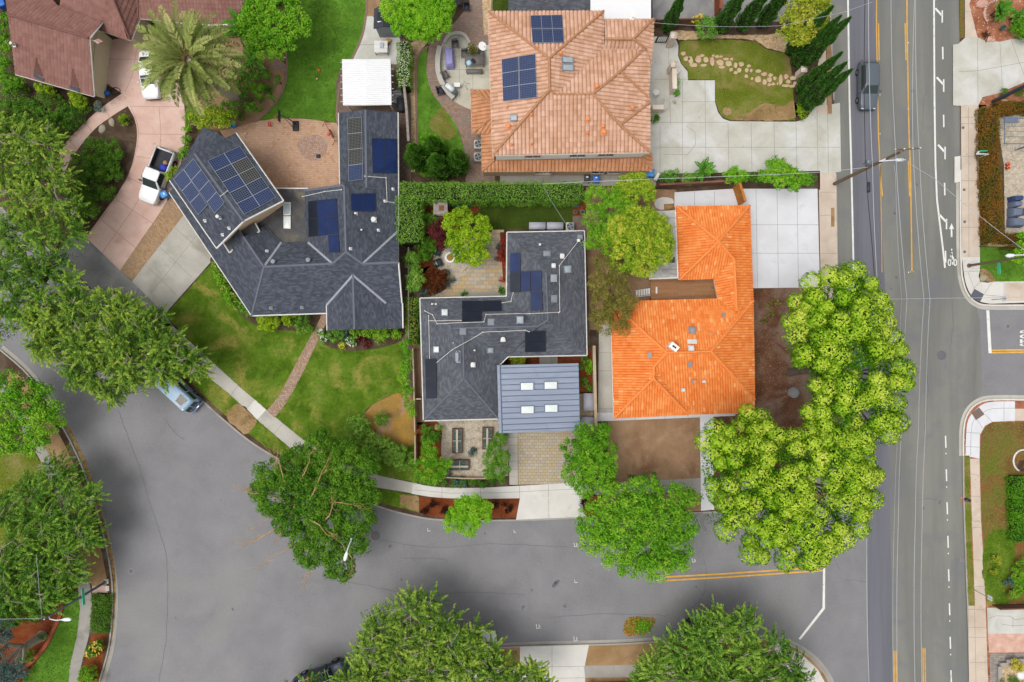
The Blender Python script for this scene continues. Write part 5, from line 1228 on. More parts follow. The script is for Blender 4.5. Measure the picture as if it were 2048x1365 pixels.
def shrub(label,rows,z,mat,cat='shrub',group=None,name='shrub',style='clumpy',zr=.8,flowers=None,fl='flowers',stem='bark_brown',**kw):
    """low plant: a leafy part over short stems, with blossoms as a part of their own"""
    SEED[0] += 1; g = np.random.default_rng(SEED[0]); lb = lobes_px(rows,z,zr); c = np.mean([l[:2] for l in lb],0)
    b0 = Vector((c[0],c[1],G)); root = thing(name,label,cat,b0,0,group)
    a = dict(cr=.26,dens=1.0,nl=34,L=.13,W=.075,zmin=-.45); a.update(kw) if style == 'clumpy' else None
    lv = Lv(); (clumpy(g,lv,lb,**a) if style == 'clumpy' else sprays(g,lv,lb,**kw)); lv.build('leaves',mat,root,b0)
    b = MB(b0)
    for (x,y,zz,r,rz) in lb:
        for k in range(3):
            b.tube([(x+g.normal(0,.06),y+g.normal(0,.06),G-.05),(x+g.normal(0,r*.4),y+g.normal(0,r*.4),zz)],[.03,.012],5)
    b.build('stems',M[stem],root)
    if flowers:
        fm,n,sz = flowers; lv = Lv()
        for (x,y,zz,r,rz) in lb:
            k = max(3,int(n/len(lb))); d = rdir(g,k,.1); p = np.array((x,y,zz))+d*np.array((r,r,rz))*1.04
            for q in range(3):
                lv.add(p+g.normal(0,sz*.25,(k,3)),rdir(g,k)*np.array((1,1,.3)),unit(UP+rdir(g,k)*.4),sz,sz*.8,g.uniform(.2,1,k))
        lv.build(fl,fm,root,b0)
    return root
def hedge(label,pts,w,z0,h,mat,dens=150,L=.16,W=.06,cat='hedge',base=.55,jit=.12,name='hedge',flowers=None):
    """clipped hedge along a pixel line seen at its top; w in pixels"""
    SEED[0] += 1; g = np.random.default_rng(SEED[0]); zt = z0+h; path = W2(pts,zt); ww = w*(CAM_H-zt)/(CAM_H*SC)
    b0 = Vector((*path[len(path)//2],z0)); root = thing(name,label,cat,b0); lv = Lv(); b = MB(b0); fl = Lv()
    for i in range(len(path)-1):
        a = np.array(path[i]); c = np.array(path[i+1]); ln = np.linalg.norm(c-a); u = (c-a)/ln; nv = np.array((-u[1],u[0]))
        for (cnt,kind) in ((int(dens*ln*ww),'top'),(int(dens*ln*h*1.2),'side')):
            s = g.uniform(-.06,ln+.06,cnt)
            bul = .06*np.sin(s*2.1+i)+.05*np.sin(s*4.7)
            if kind == 'top':
                e = g.uniform(-.5,.5,cnt)*(ww+2*bul); zz = zt+g.normal(0,jit*.6,cnt)-np.maximum(0,np.abs(e)/ww-.38)*ww*.9+.05*np.sin(s*3.1)
                nrm = unit(UP*1.0+rdir(g,cnt)*.75)
            else:
                sg = np.where(g.random(cnt) < .5,-1,1); e = sg*(ww/2+bul+g.normal(0,jit*.5,cnt)); zz = g.uniform(z0,zt-.05,cnt)
                nrm = unit(np.stack((nv[0]*sg,nv[1]*sg,np.full(cnt,.5)),1)+rdir(g,cnt)*.6)
            p = np.stack((a[0]+u[0]*s+nv[0]*e,a[1]+u[1]*s+nv[1]*e,zz),1)
            patch = .09*np.sin(s*1.7+e*2.3)+.06*np.sin(s*.6+1.3)
            lv.add(p,rdir(g,cnt),nrm,L*g.uniform(.7,1.4,cnt),W*g.uniform(.7,1.4,cnt),base+patch+g.normal(0,.16,cnt))
            if flowers and kind == 'top':
                k = int(cnt*flowers[1]); fl.add(p[:k]+np.array((0,0,.05)),rdir(g,k)*np.array((1,1,.2)),unit(UP+rdir(g,k)*.4),flowers[2],flowers[2]*.8,g.uniform(.2,1,k))
        q = [(a[0]+nv[0]*ww*.36*t+u[0]*s_,a[1]+nv[1]*ww*.36*t+u[1]*s_) for (s_,t) in ((0,-1),(ln,-1),(ln,1),(0,1))]
        b.prism(q,z0,zt-.3)
    lv.build('leaves',mat,root,b0); b.build('branches',M['twigs'],root)
    if flowers: fl.build('flowers',flowers[0],root,b0)
    return root
M['twigs'] = m_ground('twigs',['26301a','2f3a1e','3a4426'],4,12,.4)

# ------------------------------------------------------------------ street and garden trees
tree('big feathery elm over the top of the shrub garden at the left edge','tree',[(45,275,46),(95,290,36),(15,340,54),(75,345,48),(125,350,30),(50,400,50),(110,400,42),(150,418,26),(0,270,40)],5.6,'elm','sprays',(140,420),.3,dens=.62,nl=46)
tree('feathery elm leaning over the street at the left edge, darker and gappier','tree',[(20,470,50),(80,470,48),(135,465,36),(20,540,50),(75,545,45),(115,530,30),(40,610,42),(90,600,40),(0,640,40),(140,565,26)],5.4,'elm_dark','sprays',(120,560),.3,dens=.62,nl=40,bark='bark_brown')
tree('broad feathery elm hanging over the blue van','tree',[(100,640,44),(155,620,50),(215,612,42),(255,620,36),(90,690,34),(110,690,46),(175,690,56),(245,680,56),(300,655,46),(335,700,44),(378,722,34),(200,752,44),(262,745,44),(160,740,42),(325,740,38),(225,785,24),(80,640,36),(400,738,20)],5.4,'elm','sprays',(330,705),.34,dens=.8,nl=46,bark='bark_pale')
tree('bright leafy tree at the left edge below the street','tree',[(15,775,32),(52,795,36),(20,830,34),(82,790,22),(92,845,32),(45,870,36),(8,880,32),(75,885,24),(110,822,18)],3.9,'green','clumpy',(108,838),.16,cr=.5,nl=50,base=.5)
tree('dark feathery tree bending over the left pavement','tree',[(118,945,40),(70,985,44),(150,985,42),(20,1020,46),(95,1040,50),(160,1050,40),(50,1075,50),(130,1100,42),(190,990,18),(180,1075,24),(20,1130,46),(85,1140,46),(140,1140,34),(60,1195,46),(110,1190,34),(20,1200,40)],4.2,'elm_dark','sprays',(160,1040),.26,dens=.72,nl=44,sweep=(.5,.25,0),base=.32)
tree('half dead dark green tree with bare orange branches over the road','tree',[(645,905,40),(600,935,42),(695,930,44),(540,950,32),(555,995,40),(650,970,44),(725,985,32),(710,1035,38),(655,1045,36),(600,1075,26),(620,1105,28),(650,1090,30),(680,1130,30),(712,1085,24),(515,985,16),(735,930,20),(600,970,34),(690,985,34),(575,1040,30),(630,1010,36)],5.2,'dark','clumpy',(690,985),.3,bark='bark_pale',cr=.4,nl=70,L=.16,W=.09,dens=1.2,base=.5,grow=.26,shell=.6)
g = np.random.default_rng(5); dead = [o for o in D.objects if o.get('label','').startswith('half dead')][0]; b = MB(dead.location)
for (x,y,X,Y,z0,z1,rr) in ((590,985,540,905,6.0,8.5,.09),(560,1000,470,975,6.5,7.5,.08),(590,1000,500,1060,6.2,7.0,.08),(600,1030,470,1100,5.8,6.2,.09),(610,1080,520,1135,5.2,5.5,.07),(640,1050,610,1165,5.5,5.2,.08),(650,1040,665,1000,6.8,7.6,.07),(620,1040,670,1075,6.8,7.2,.08),(600,960,620,905,7.0,8.4,.06),(560,930,545,895,7.2,8.2,.05),(620,1000,655,925,7.2,8.0,.07),(590,1010,560,1070,6.4,6.8,.07),(650,1110,690,1160,5.6,5.4,.06),(690,1100,705,1140,6.4,6.6,.05),(670,1005,720,1015,7.0,7.2,.05)):
    z0,z1,rr = z0-.7,z1-.7,rr*.8; a,e = np.array(P(x,y,z0)),np.array(P(X,Y,z1)); q = [a,a*.65+e*.35+g.normal(0,.22,3),a*.3+e*.7+g.normal(0,.25,3),e]
    c0 = np.array(P(650,1000,3.6)); b.tube([c0,(c0+a)/2+g.normal(0,.2,3),a],[rr*1.3,rr*1.1,rr],6)
    b.tube(q,[rr,rr*.8,rr*.5,rr*.15],6)
    for k in range(9):
        t = g.uniform(.2,1); p = q[1]*(1-t)+q[3]*t if t > .35 else q[0]*(1-t)+q[2]*t; d = unit((e-a)[None]+g.normal(0,1.3,(1,3)))[0]*g.uniform(.5,1.3); m = p+d*.5+g.normal(0,.1,3)
        b.tube([p,m,p+d+g.normal(0,.12,3)],[rr*.32,rr*.22,.008],4)
        b.tube([m,m+d*.4+g.normal(0,.25,3)],[rr*.2,.006],4)
b.build('dead_branches',M['dead_wood'],dead)
tree('feathery elm at the bottom edge above the ladder truck','tree',[(760,1250,40),(820,1225,48),(860,1200,26),(890,1240,38),(745,1300,46),(800,1290,50),(855,1290,46),(905,1285,34),(950,1260,26),(735,1350,50),(800,1345,50),(860,1340,46),(920,1330,40),(960,1310,26),(990,1345,40),(700,1365,34),(1040,1360,34),(1065,1340,24),(1085,1375,26),(760,1400,50),(850,1400,50),(940,1390,45),(945,1290,24),(985,1300,18)],5.2,'elm','sprays',(880,1325),.32,dens=.72,nl=44)
tree('low leaf tips of another elm at the bottom edge beside the ladder truck','tree',[(575,1385,22),(615,1372,20),(655,1378,16),(600,1410,34)],5.0,'elm_dark','sprays',(640,1440),.14,dens=.8)
tree('dense feathery elm at the bottom corner of the junction','tree',[(1440,1245,36),(1400,1270,40),(1490,1250,38),(1355,1300,40),(1420,1305,46),(1490,1300,46),(1545,1295,36),(1310,1340,40),(1370,1350,44),(1440,1355,48),(1510,1350,48),(1575,1335,36),(1610,1365,26),(1290,1370,34),(1400,1400,50),(1500,1400,50),(1590,1395,40)],5.2,'elm_dark','sprays',(1400,1320),.3,dens=.75,nl=46,base=.34)
tree('small bright green street tree in the red mulched verge','tree',[(938,1022,26),(915,1030,20),(960,1030,22),(938,1050,20),(905,1050,15),(970,1015,14),(925,1005,14),(950,1002,12)],4.0,'bright','clumpy',(938,1018),.08,bark='bark_brown',cr=.34,nl=50,L=.17,W=.08,base=.55)
tree('wide round street tree on the verge left of the pale walk','tree',[(1225,1005,40),(1285,985,34),(1345,1000,32),(1380,995,16),(1195,1045,38),(1255,1050,48),(1320,1045,42),(1365,1050,28),(1235,1095,40),(1295,1095,42),(1350,1090,34),(1185,1080,26),(1310,1130,28),(1260,1128,26),(1355,1125,22),(1290,1030,40)],4.8,'green','clumpy',(1290,1010),.2,cr=.48,nl=50,base=.5,dens=1.1)
tree('dark leafy tree at the right of the paver driveway','tree',[(1170,870,22),(1190,880,24),(1145,900,22),(1180,920,34),(1210,905,24),(1150,945,26),(1200,950,28),(1170,975,20),(1215,970,16),(1220,930,14),(1205,860,14)],4.0,'green','clumpy',(1175,905),.12,cr=.36,nl=50,L=.17,W=.085,base=.36)
KC_ = dict()
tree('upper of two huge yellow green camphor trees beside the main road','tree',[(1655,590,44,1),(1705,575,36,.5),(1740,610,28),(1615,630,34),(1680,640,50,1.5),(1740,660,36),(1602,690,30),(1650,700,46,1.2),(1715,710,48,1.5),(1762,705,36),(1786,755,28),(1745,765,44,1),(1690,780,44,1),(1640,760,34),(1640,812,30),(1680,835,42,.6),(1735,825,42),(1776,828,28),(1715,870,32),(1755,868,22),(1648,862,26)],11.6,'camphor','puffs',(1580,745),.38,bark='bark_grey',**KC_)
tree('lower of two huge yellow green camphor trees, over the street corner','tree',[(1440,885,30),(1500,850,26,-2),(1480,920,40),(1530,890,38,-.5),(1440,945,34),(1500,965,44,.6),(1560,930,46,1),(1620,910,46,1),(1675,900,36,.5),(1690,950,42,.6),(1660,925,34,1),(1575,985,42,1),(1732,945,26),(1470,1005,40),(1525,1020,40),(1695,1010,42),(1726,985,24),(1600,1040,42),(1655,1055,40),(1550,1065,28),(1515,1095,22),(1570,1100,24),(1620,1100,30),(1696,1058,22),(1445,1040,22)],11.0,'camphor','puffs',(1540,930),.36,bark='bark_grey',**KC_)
tree('yellow green tree with airy leaves in the middle back garden','tree',[(925,432,18),(905,450,16),(945,455,22),(965,445,14),(910,478,18),(940,485,24),(968,480,12),(920,508,15),(950,512,18),(970,508,11),(898,435,9),(975,460,8)],3.6,'lime','clumpy',(938,488),.08,cr=.3,nl=44,L=.19,W=.1,base=.34,grow=.25,bark='bark_brown')
tree('round yellow green dome tree beside the grey patio cover','tree',[(1275,450,34),(1240,460,26),(1312,460,28),(1225,490,24),(1265,490,38,.6),(1310,500,32),(1285,525,28),(1245,520,26),(1325,485,22),(1295,432,18),(1260,432,16)],5.0,'citrus','clumpy',(1270,505),.16,cr=.36,nl=54,L=.18,W=.1,base=.52,grow=.25,dens=1.15)
tree('olive brown airy tree touching the orange roof','tree',[(1215,530,26),(1240,545,20),(1200,565,22),(1230,585,30),(1255,605,18),(1205,610,24),(1235,630,24),(1210,650,18),(1245,655,12),(1195,635,14)],4.6,'olive','clumpy',(1222,600),.12,cr=.36,nl=50,L=.15,W=.07,base=.42,bark='bark_brown')
tree('light green citrus tree below the two storey tan house','tree',[(1270,368,20),(1250,372,16),(1292,380,16),(1265,390,18),(1300,395,10),(1245,395,12),(1285,362,12)],3.6,'citrus','clumpy',(1270,392),.1,cr=.3,nl=46,L=.17,W=.1,base=.5)
tree('mid green bushy tree behind the end of the tall hedge','tree',[(1195,395,24),(1225,415,26),(1190,435,24),(1235,445,20),(1205,470,22),(1185,480,18),(1230,395,18),(1255,415,16)],3.6,'green','clumpy',(1205,450),.1,cr=.34,nl=52,L=.14,W=.07,base=.46)
tree('dense bright green round tree at the top edge','tree',[(835,10,44),(795,15,32),(875,15,32),(840,50,34),(805,45,24),(875,50,26),(835,-25,40),(855,35,30)],4.6,'bright','clumpy',(850,75),.16,cr=.32,nl=60,L=.15,W=.075,base=.55,dens=1.2)
tree('spreading leafy tree at the edge of the back lawn, top left','tree',[(520,20,30),(560,15,30),(590,40,26),(545,55,32),(575,70,26),(605,55,18),(520,80,26),(555,95,18),(530,110,14),(500,50,24),(540,-15,34),(580,-20,28)],4.6,'green','clumpy',(560,70),.14,cr=.4,nl=52,base=.52)
tree('citrus bush heavy with yellow tips beside the solar roof','tree',[(395,232,16),(420,236,18),(445,240,16),(410,250,12),(460,235,12),(430,225,14)],2.6,'citrus','clumpy',(425,245),.08,cr=.28,nl=44,L=.15,base=.5)
tree('yellow green tree leaning over the upper front lawn','tree',[(1600,20,26),(1630,25,24),(1580,45,20),(1610,50,28),(1640,50,18),(1595,75,18),(1570,70,12),(1625,75,12),(1620,0,26),(1645,10,16)],5.5,'yellow','clumpy',(1575,95),.12,cr=.42,nl=54,base=.5)
tree('leafy tree over the fence bed beside the pale driveway','tree',[(1560,340,18),(1540,350,14),(1580,352,16),(1605,358,12),(1560,362,14),(1545,325,10),(1590,372,10),(1525,350,8)],3.4,'green','clumpy',(1552,362),.08,cr=.3,nl=46,L=.16,base=.42)
tree('round leafy tree in the left end of the gravel front garden','tree',[(860,915,18),(845,935,18),(875,935,20),(860,950,20),(890,925,12),(840,955,12),(882,950,10),(858,895,12)],3.0,'green','clumpy',(866,928),.08,cr=.3,nl=50,L=.13,W=.065,base=.45)
tree('airy shrub tree at the right end of the gravel front garden','tree',[(990,900,16),(1000,880,12),(985,920,18),(1005,915,14),(995,940,18),(1010,940,9),(980,945,12)],2.6,'shrub','clumpy',(993,915),.07,cr=.26,nl=44,L=.13,W=.06,base=.5)
tree('grey green tree crown at the bottom left corner, on a leaning pale trunk','tree',[(8,1262,22),(-20,1290,40),(12,1340,16),(30,1348,14),(-10,1350,30),(45,1325,9)],5.0,'bluegrey','clumpy',(84,1272),.5,bark='bark_pale',cr=.3,nl=36,L=.16,W=.06,dens=.7,base=.3,nb=0)
tree('bright leafy tree at the right edge by the lamp post','tree',[(2045,500,14),(2035,515,10),(2055,480,18),(2060,510,20)],4.0,'bright','clumpy',(2040,508),.08,cr=.3,nl=46,base=.5)

def cypress(label,tip,h,w,group='tall cypresses'):
    SEED[0] += 1; g = np.random.default_rng(SEED[0]); t = P(tip[0],tip[1],G+h); b0 = Vector((t.x,t.y,G))
    root = thing('cypress_tree',label,'tree',b0,0,group); lv = Lv(); n = int(5200*h*w/12)
    s = g.random(n)**.8; r = w/2*np.minimum(1,(s+.04)*6)*(1-s)**.62*(1+.16*np.sin(s*23+g.random()*6)); a = g.uniform(0,2*np.pi,n)
    r = r*(1+.13*np.sin(a*5+s*17))*g.uniform(.72,1.06,n)
    p = np.stack((b0.x+r*np.cos(a),b0.y+r*np.sin(a),G+.15+s*h),1); out = np.stack((np.cos(a),np.sin(a),np.zeros(n)),1)
    lv.add(p,out*.35+UP*1.0+rdir(g,n)*.3,unit(out*.6+UP*.8+rdir(g,n)*.5),.3*g.uniform(.6,1.3,n),.1*g.uniform(.7,1.3,n),.5+.1*np.sin(a*5+s*17)+g.normal(0,.15,n))
    lv.build('crown','cypress',root,b0)
    b = MB(b0); b.tube([(b0.x,b0.y,G-.1),(b0.x,b0.y,G+h*.5),(b0.x,b0.y,G+h*.9)],[.14,.09,.02],7); b.lathe([(w*.26,.3),(w*.36,h*.16),(w*.3,h*.5),(w*.1,h*.86),(.01,h*.96)],b0,9)
    b.build('trunk',M['twigs'],root)
cypress('lone tall cypress beside the white flat roof',(1372,-20),7.6,1.5)
for i,(tip,h_,w_,lb) in enumerate((((1502,-38),9.2,1.7,'first cypress of the row behind the flagstone lawn, beside the round bush'),((1552,-42),9.0,1.6,'second cypress of the row behind the flagstone lawn'),((1596,-46),8.8,1.6,'third cypress of the row behind the flagstone lawn, half behind the yellow tree'),
        ((1664,15),9.0,1.5,'cypress by the main road nearest the yellow green tree'),((1680,34),9.4,1.5,'cypress by the main road with the second northernmost tip'),((1699,37),9.8,1.6,'cypress by the main road reaching furthest over the white edge line, northern group'),
        ((1682,107),8.6,1.5,'cypress by the main road in the middle of the lower three'),((1691,127),9.0,1.5,'cypress by the main road just above the lowest one'),((1702,141),9.2,1.6,'lowest cypress by the main road, beside the driveway'))):
    cypress(lb,tip,h_,w_)
for (tip,h_,w_,lb) in (((822,292),6.0,2.6,'leftmost small conifer above the tall hedge'),((860,276),6.6,2.6,'tallest small conifer above the tall hedge, behind the others'),((868,312),5.8,2.6,'small conifer above the middle left of the tall hedge'),((908,302),6.0,2.5,'rightmost small conifer above the tall hedge'),):
    cypress(lb,tip,h_,w_,'small conifers above the tall hedge')
for o in [x for x in D.objects if x.get('group') == 'small conifers above the tall hedge']:
    for c in [x for x in D.objects if x.parent == o and x.name.startswith('crown')]: c.data.materials[0] = LEAF['conifer']

def palm(label,top,h,base_px=None):
    SEED[0] += 1; g = np.random.default_rng(SEED[0]); t = P(top[0],top[1],h); foot = P(base_px[0],base_px[1],G)
    root = thing('palm_tree',label,'palm tree',foot)
    b = MB(foot); ps = [Vector(foot).lerp(t,k/14) for k in range(15)]
    b.tube([foot-Vector((0,0,.2))]+ps,[.7]+[.62-.12*(k/14)+.03*(k % 2) for k in range(15)],14); b.build('trunk',M['bark_pale'],root)
    for batch,(n,mat,nm) in enumerate(((84,'palm','fronds'),(22,'palm_dead','dead_fronds'))):
        lv = Lv(); rb = MB(foot)
        for i in range(n):
            az = i*2.39996+g.normal(0,.1)
            el = (1.25-1.6*(i/n)**.8) if batch == 0 else g.uniform(-.75,-.35)
            ln = g.uniform(3.6,4.7)*(1 if batch == 0 else .8)*(1-.35*max(0,el-.8)); tint = g.normal(0,.2)
            K = 22; s = np.linspace(0,1,K); ang = el-1.0*s**1.5
            dr = np.cumsum(np.cos(ang))*ln/K; dz = np.cumsum(np.sin(ang))*ln/K
            pts = np.stack((t.x+.25*math.cos(az)+dr*math.cos(az),t.y+.25*math.sin(az)+dr*math.sin(az),t.z+.2+dz),1)
            rb.tube([pts[k] for k in range(0,K,3)],[.05-.006*j for j in range(len(range(0,K,3)))],4)
            tang = unit(np.gradient(pts,axis=0)); side = np.array((-math.sin(az),math.cos(az),0.)); m = 64
            q = g.uniform(.1,1,m); j = q*(K-1); j0 = np.minimum(j.astype(int),K-2); f = (j-j0)[:,None]
            pc = pts[j0]*(1-f)+pts[j0+1]*f; tg = tang[j0]; L = .62*np.sin(np.pi*(.12+.86*q))**.6*g.uniform(.8,1.15,m)
            for sg in (-1,1):
                d = unit(tg*.75+side*sg*.8+UP*.4+rdir(g,m)*.08); nrm = unit(np.cross(d,tg)*sg+rdir(g,m)*.25); nrm[nrm[:,2] < 0] *= -1
                lv.add(pc+d*(L/2)[:,None],d,nrm,L,.075,.5+tint+.12*q+g.normal(0,.08,m)-(.22 if el < 0 and batch == 0 else 0))
        lv.build(nm,mat,root,foot)
        rb.build('frond_ribs',M['palmrib'] if batch == 0 else M['bark_pale'],root)
M['palmrib'] = m_plain('palmrib','a89a5c',.7)
palm('tall feather palm with a broad crown over the pink driveway',(380,122),9.8,(478,200))
def broadleaf(label,cx,cy,z,n,ln,w,mat='broad',name='banana_plant',cat='plant',el=(.15,1.2),seed=0):
    g = np.random.default_rng(900+seed); c = P(cx,cy,z); b0 = Vector((c.x,c.y,G)); root = thing(name,label,cat,b0); b = MB(b0)
    for k in range(max(3,n//5)): b.tube([(b0.x+g.normal(0,.25),b0.y+g.normal(0,.25),G-.05),(b0.x+g.normal(0,.15),b0.y+g.normal(0,.15),z)],[.07,.04],6)
    b.build('stems',M['bark_brown'],root)
    lv = Lv()
    for i in range(n):
        az = i*2.4+g.normal(0,.3); e = g.uniform(*el); L_ = ln*g.uniform(.65,1.15); K = 7; tint = g.normal(0,.14)
        s0 = np.array((b0.x+g.normal(0,ln*.12),b0.y+g.normal(0,ln*.12),z-.3)); p = s0.copy(); pts = [p.copy()]
        for k in range(K):
            a = e-.9*(k/K)**1.4; p = p+np.array((math.cos(az)*math.cos(a),math.sin(az)*math.cos(a),math.sin(a)))*L_/K; pts.append(p.copy())
        pts = np.array(pts); side = np.array((-math.sin(az),math.cos(az),0))
        for k in range(1,K):
            wd = w*math.sin(math.pi*min(.97,(k+.3)/K))**.7; d = unit((pts[k+1]-pts[k-1])[None])
            for sg in (-1,1):
                lv.add((pts[k]+side*sg*wd*.26)[None],d,unit((np.cross(d[0],side)+side*sg*-.35)[None])*-1,L_/K*1.55,wd*.62,np.array([.5+tint+g.normal(0,.06)]))
    lv.build('leaves',mat,root,b0); return root
broadleaf('large bird of paradise clump beside the palm',482,60,3.4,34,2.3,.5,seed=1)
broadleaf('banana plant in the bed along the fence by the driveway',1410,338,1.8,26,1.3,.42,seed=2)
broadleaf('second clump of long leaves under the bird of paradise',500,120,1.8,22,1.5,.4,seed=3)
broadleaf('broad leaved philodendron clump ringed by a stone edging',2005,18,1.4,34,1.2,.5,seed=4)
broadleaf('sprawling broad leaved plant at the top right corner',2040,32,1.2,20,1.1,.42,seed=5)
broadleaf('small fern in the middle back garden by the house door',928,587,.5,14,.45,.14,name='fern',seed=6)
broadleaf('potted leafy plant at the corner of the middle patio',1003,581,.8,16,.55,.2,name='fern',seed=7)
broadleaf('star shaped succulent in the red mulch beside the metal roof, upper one',1169,720,.6,18,.5,.18,name='succulent',seed=8)
broadleaf('star shaped succulent in the red mulch beside the metal roof, lower one',1170,764,.6,18,.48,.18,name='succulent',seed=9)
broadleaf('dark spiky yucca in the red rocky bed at the top right',1974,68,.5,26,.6,.07,'rust','yucca','plant',seed=10)
broadleaf('spiky dark grass tuft on the bank by the back lawn',536,178,.6,60,.8,.06,'shrub','grass_tuft','plant',seed=11)

# ------------------------------------------------------------------ hedges and shrubs
hedge('tall clipped hedge along the back of the middle garden',[(800,383),(900,382),(1000,381),(1090,381),(1166,381)],36,G,3.2,'hedge')
hedge('tall clipped hedge block at the left side of the middle garden',[(816,392),(817,440),(820,485)],50,G,3.3,'hedge')
shrub('rounded clipped bush standing at the foot of the tall hedge block',[(822,522,14),(826,515,10)],2.2,'hedge',cr=.3,nl=40,base=.4)
shrub('large rounded hedge bush left of the purple maple',[(830,560,17),(832,545,12),(824,570,12)],2.4,'hedge',cr=.3,nl=44,base=.5)
hedge('narrow low hedge with rusty tips between the two dark roofed houses',[(822,596),(822,640),(823,690)],24,G,1.7,'hedge',base=.45,flowers=('autumn',.12,.12))
shrub('loose green hedge shrubs along the left fence of the middle house',[(815,712,11),(812,735,13),(808,760,12),(815,785,12),(820,810,10),(812,690,10),(822,830,8)],1.7,'green',base=.5)
hedge('white flowering hedge beside the garden shed',[(806,82),(808,110),(805,140),(808,172)],24,G,1.9,'hedge',flowers=('white',.35,.09))
shrub('S shaped clipped hedge at the edge of the big lawn',[(715,855,24),(725,872,18),(745,888,20),(765,898,22),(740,900,14),(790,905,20),(805,920,20),(780,915,14)],1.3,'hedge',cr=.26,nl=44,L=.15,W=.07,base=.5,grow=.3)
shrub('small feathery bush in the ochre bed',[(764,840,13)],.8,'shrub',cr=.22,base=.5,dens=.7)
shrub('lime coloured round bush under the shingle eave, larger one',[(537,643,18),(528,645,13),(547,645,13)],1.2,'lime',base=.5)
shrub('lime coloured round bush under the shingle eave, smaller one',[(578,638,13)],1.1,'lime',base=.4)
shrub('green bush at the corner of the shingle house',[(494,622,12),(484,612,8)],1.2,'shrub',base=.6)
shrub('dark clipped ball beside the white roses',[(671,669,15)],1.1,'conifer',base=.4)
shrub('mixed shrubs between the lime bushes and the brick path',[(605,640,11),(592,645,7),(615,660,10),(600,660,7)],.9,'shrub',base=.55)
shrub('row of leafy shrubs along the slanting shingle eave',[(437,545,10),(445,562,11),(452,580,10),(463,597,12),(474,610,9),(432,532,7)],.9,'green',base=.5,flowers=('gold',24,.1))
shrub('white rose bush at the corner of the front gable',[(645,668,9),(648,678,7)],.7,'shrub',flowers=('white',40,.13))
shrub('white rose bush in the middle of the gable flower bed',[(700,682,8),(706,688,6)],.6,'shrub',flowers=('white',34,.13))
shrub('yellow flowers at the lawn edge of the gable bed',[(684,691,6)],.4,'lime',flowers=('gold',24,.1))
shrub('red leaved plants in the gable flower bed',[(722,680,9),(735,690,6)],.5,'purple',flowers=('red',24,.1))
shrub('blue grey plants beside the dark clipped ball',[(688,672,6),(693,664,7)],.5,'bluegrey')
shrub('green shrubs along the wall of the front gable',[(712,665,10),(735,663,10),(755,668,10),(775,665,11),(792,668,9),(760,682,7)],.9,'green',base=.5,flowers=('gold',12,.1))
shrub('groundcover mound on the slope below the brown roofed house',[(30,190,26),(20,225,26),(60,230,28),(100,215,30),(140,235,24),(110,255,28),(165,215,14),(65,265,24),(30,255,24)],.8,'ground',cr=.34,nl=40,base=.5,L=.14)
shrub('groundcover mound between the pink path and the pink driveway',[(190,300,22),(220,300,22),(165,330,24),(200,335,30),(235,315,16),(225,345,22),(180,375,28),(215,385,16),(160,400,26),(185,420,16),(150,435,18)],.8,'ground',cr=.34,nl=40,base=.5,L=.14)
shrub('dark shrubs at the left edge below the brown roof',[(10,60,14),(12,90,14),(8,120,13),(10,150,14),(15,35,10),(25,170,14),(40,165,9)],1.6,'green',base=.35)
shrub('lime bush under the brown tiled eave, left one',[(86,178,14),(100,180,10)],1.2,'lime',base=.4)
shrub('lime bush under the brown tiled eave, right one',[(158,202,15),(150,192,10)],1.3,'lime',base=.45)
shrub('small yellow green bush at the fork of path and driveway',[(249,240,10)],.6,'lime',base=.25)
shrub('blue grey clump beside the pink path',[(198,214,9)],.5,'bluegrey',dens=.7)
shrub('leafy strip along the right side of the pink driveway',[(374,240,7),(374,260,8),(372,280,8),(368,300,8),(378,225,7),(364,312,7)],.9,'green',base=.5)
shrub('bright bush poking over the pickup truck',[(343,352,9),(349,340,7)],1.6,'lime',base=.35)
shrub('mixed leafy shrubs between the palm and the back lawn',[(470,160,16),(455,185,14),(485,185,12),(500,215,11),(470,215,14),(530,150,10),(515,215,8),(540,195,7),(450,215,10),(555,160,7)],1.2,'shrub',base=.5)
shrub('round bush on the bank below the bird of paradise',[(517,180,13)],1.0,'bright',base=.4)
shrub('leafy bushes at the left of the bank below the palm plants',[(492,145,14),(510,150,12),(500,165,10),(478,135,10)],1.3,'shrub',base=.55)
shrub('low plants along the dirt bank under the palm',[(500,205,8),(520,200,6),(488,215,6),(478,235,6)],.3,'shrub',dens=.5)
shrub('round bush at the foot of the small conifers',[(866,283,14),(850,278,10),(880,290,10)],1.3,'green',base=.5)
shrub('round dark clipped bush beside the cypress row',[(1414,58,22),(1424,52,14)],1.4,'conifer',base=.45,cr=.28)
shrub('yellow flowering bush beside the round dark bush',[(1392,42,9),(1400,36,6)],1.2,'lime',flowers=('gold',50,.13))
shrub('narrow clump of green blades behind the cream entry wall',[(1353,175,6),(1354,188,6),(1353,163,5)],.7,'bright',base=.35)
shrub('small dark bush at the corner of the tan house',[(1309,238,7),(1314,236,5)],.6,'shrub',base=.35)
shrub('clipped dark shrub nearest the bins in the fence bed',[(1330,352,10),(1348,350,10),(1340,360,8)],1.0,'conifer',base=.3)
shrub('clipped round dark shrub in the fence bed',[(1374,360,12),(1382,354,8)],1.0,'conifer',base=.42)
shrub('round bright bush in the fence bed',[(1470,352,17),(1456,354,11),(1484,354,11)],1.4,'bright',base=.5)
shrub('low dark plants at the end of the fence bed',[(1500,355,9),(1620,360,10),(1600,365,8),(1515,362,6)],.5,'shrub',base=.4)
shrub('yellowed leafy bed under the lowest cypress',[(1606,226,11),(1600,215,9)],.6,'lime',base=.25)
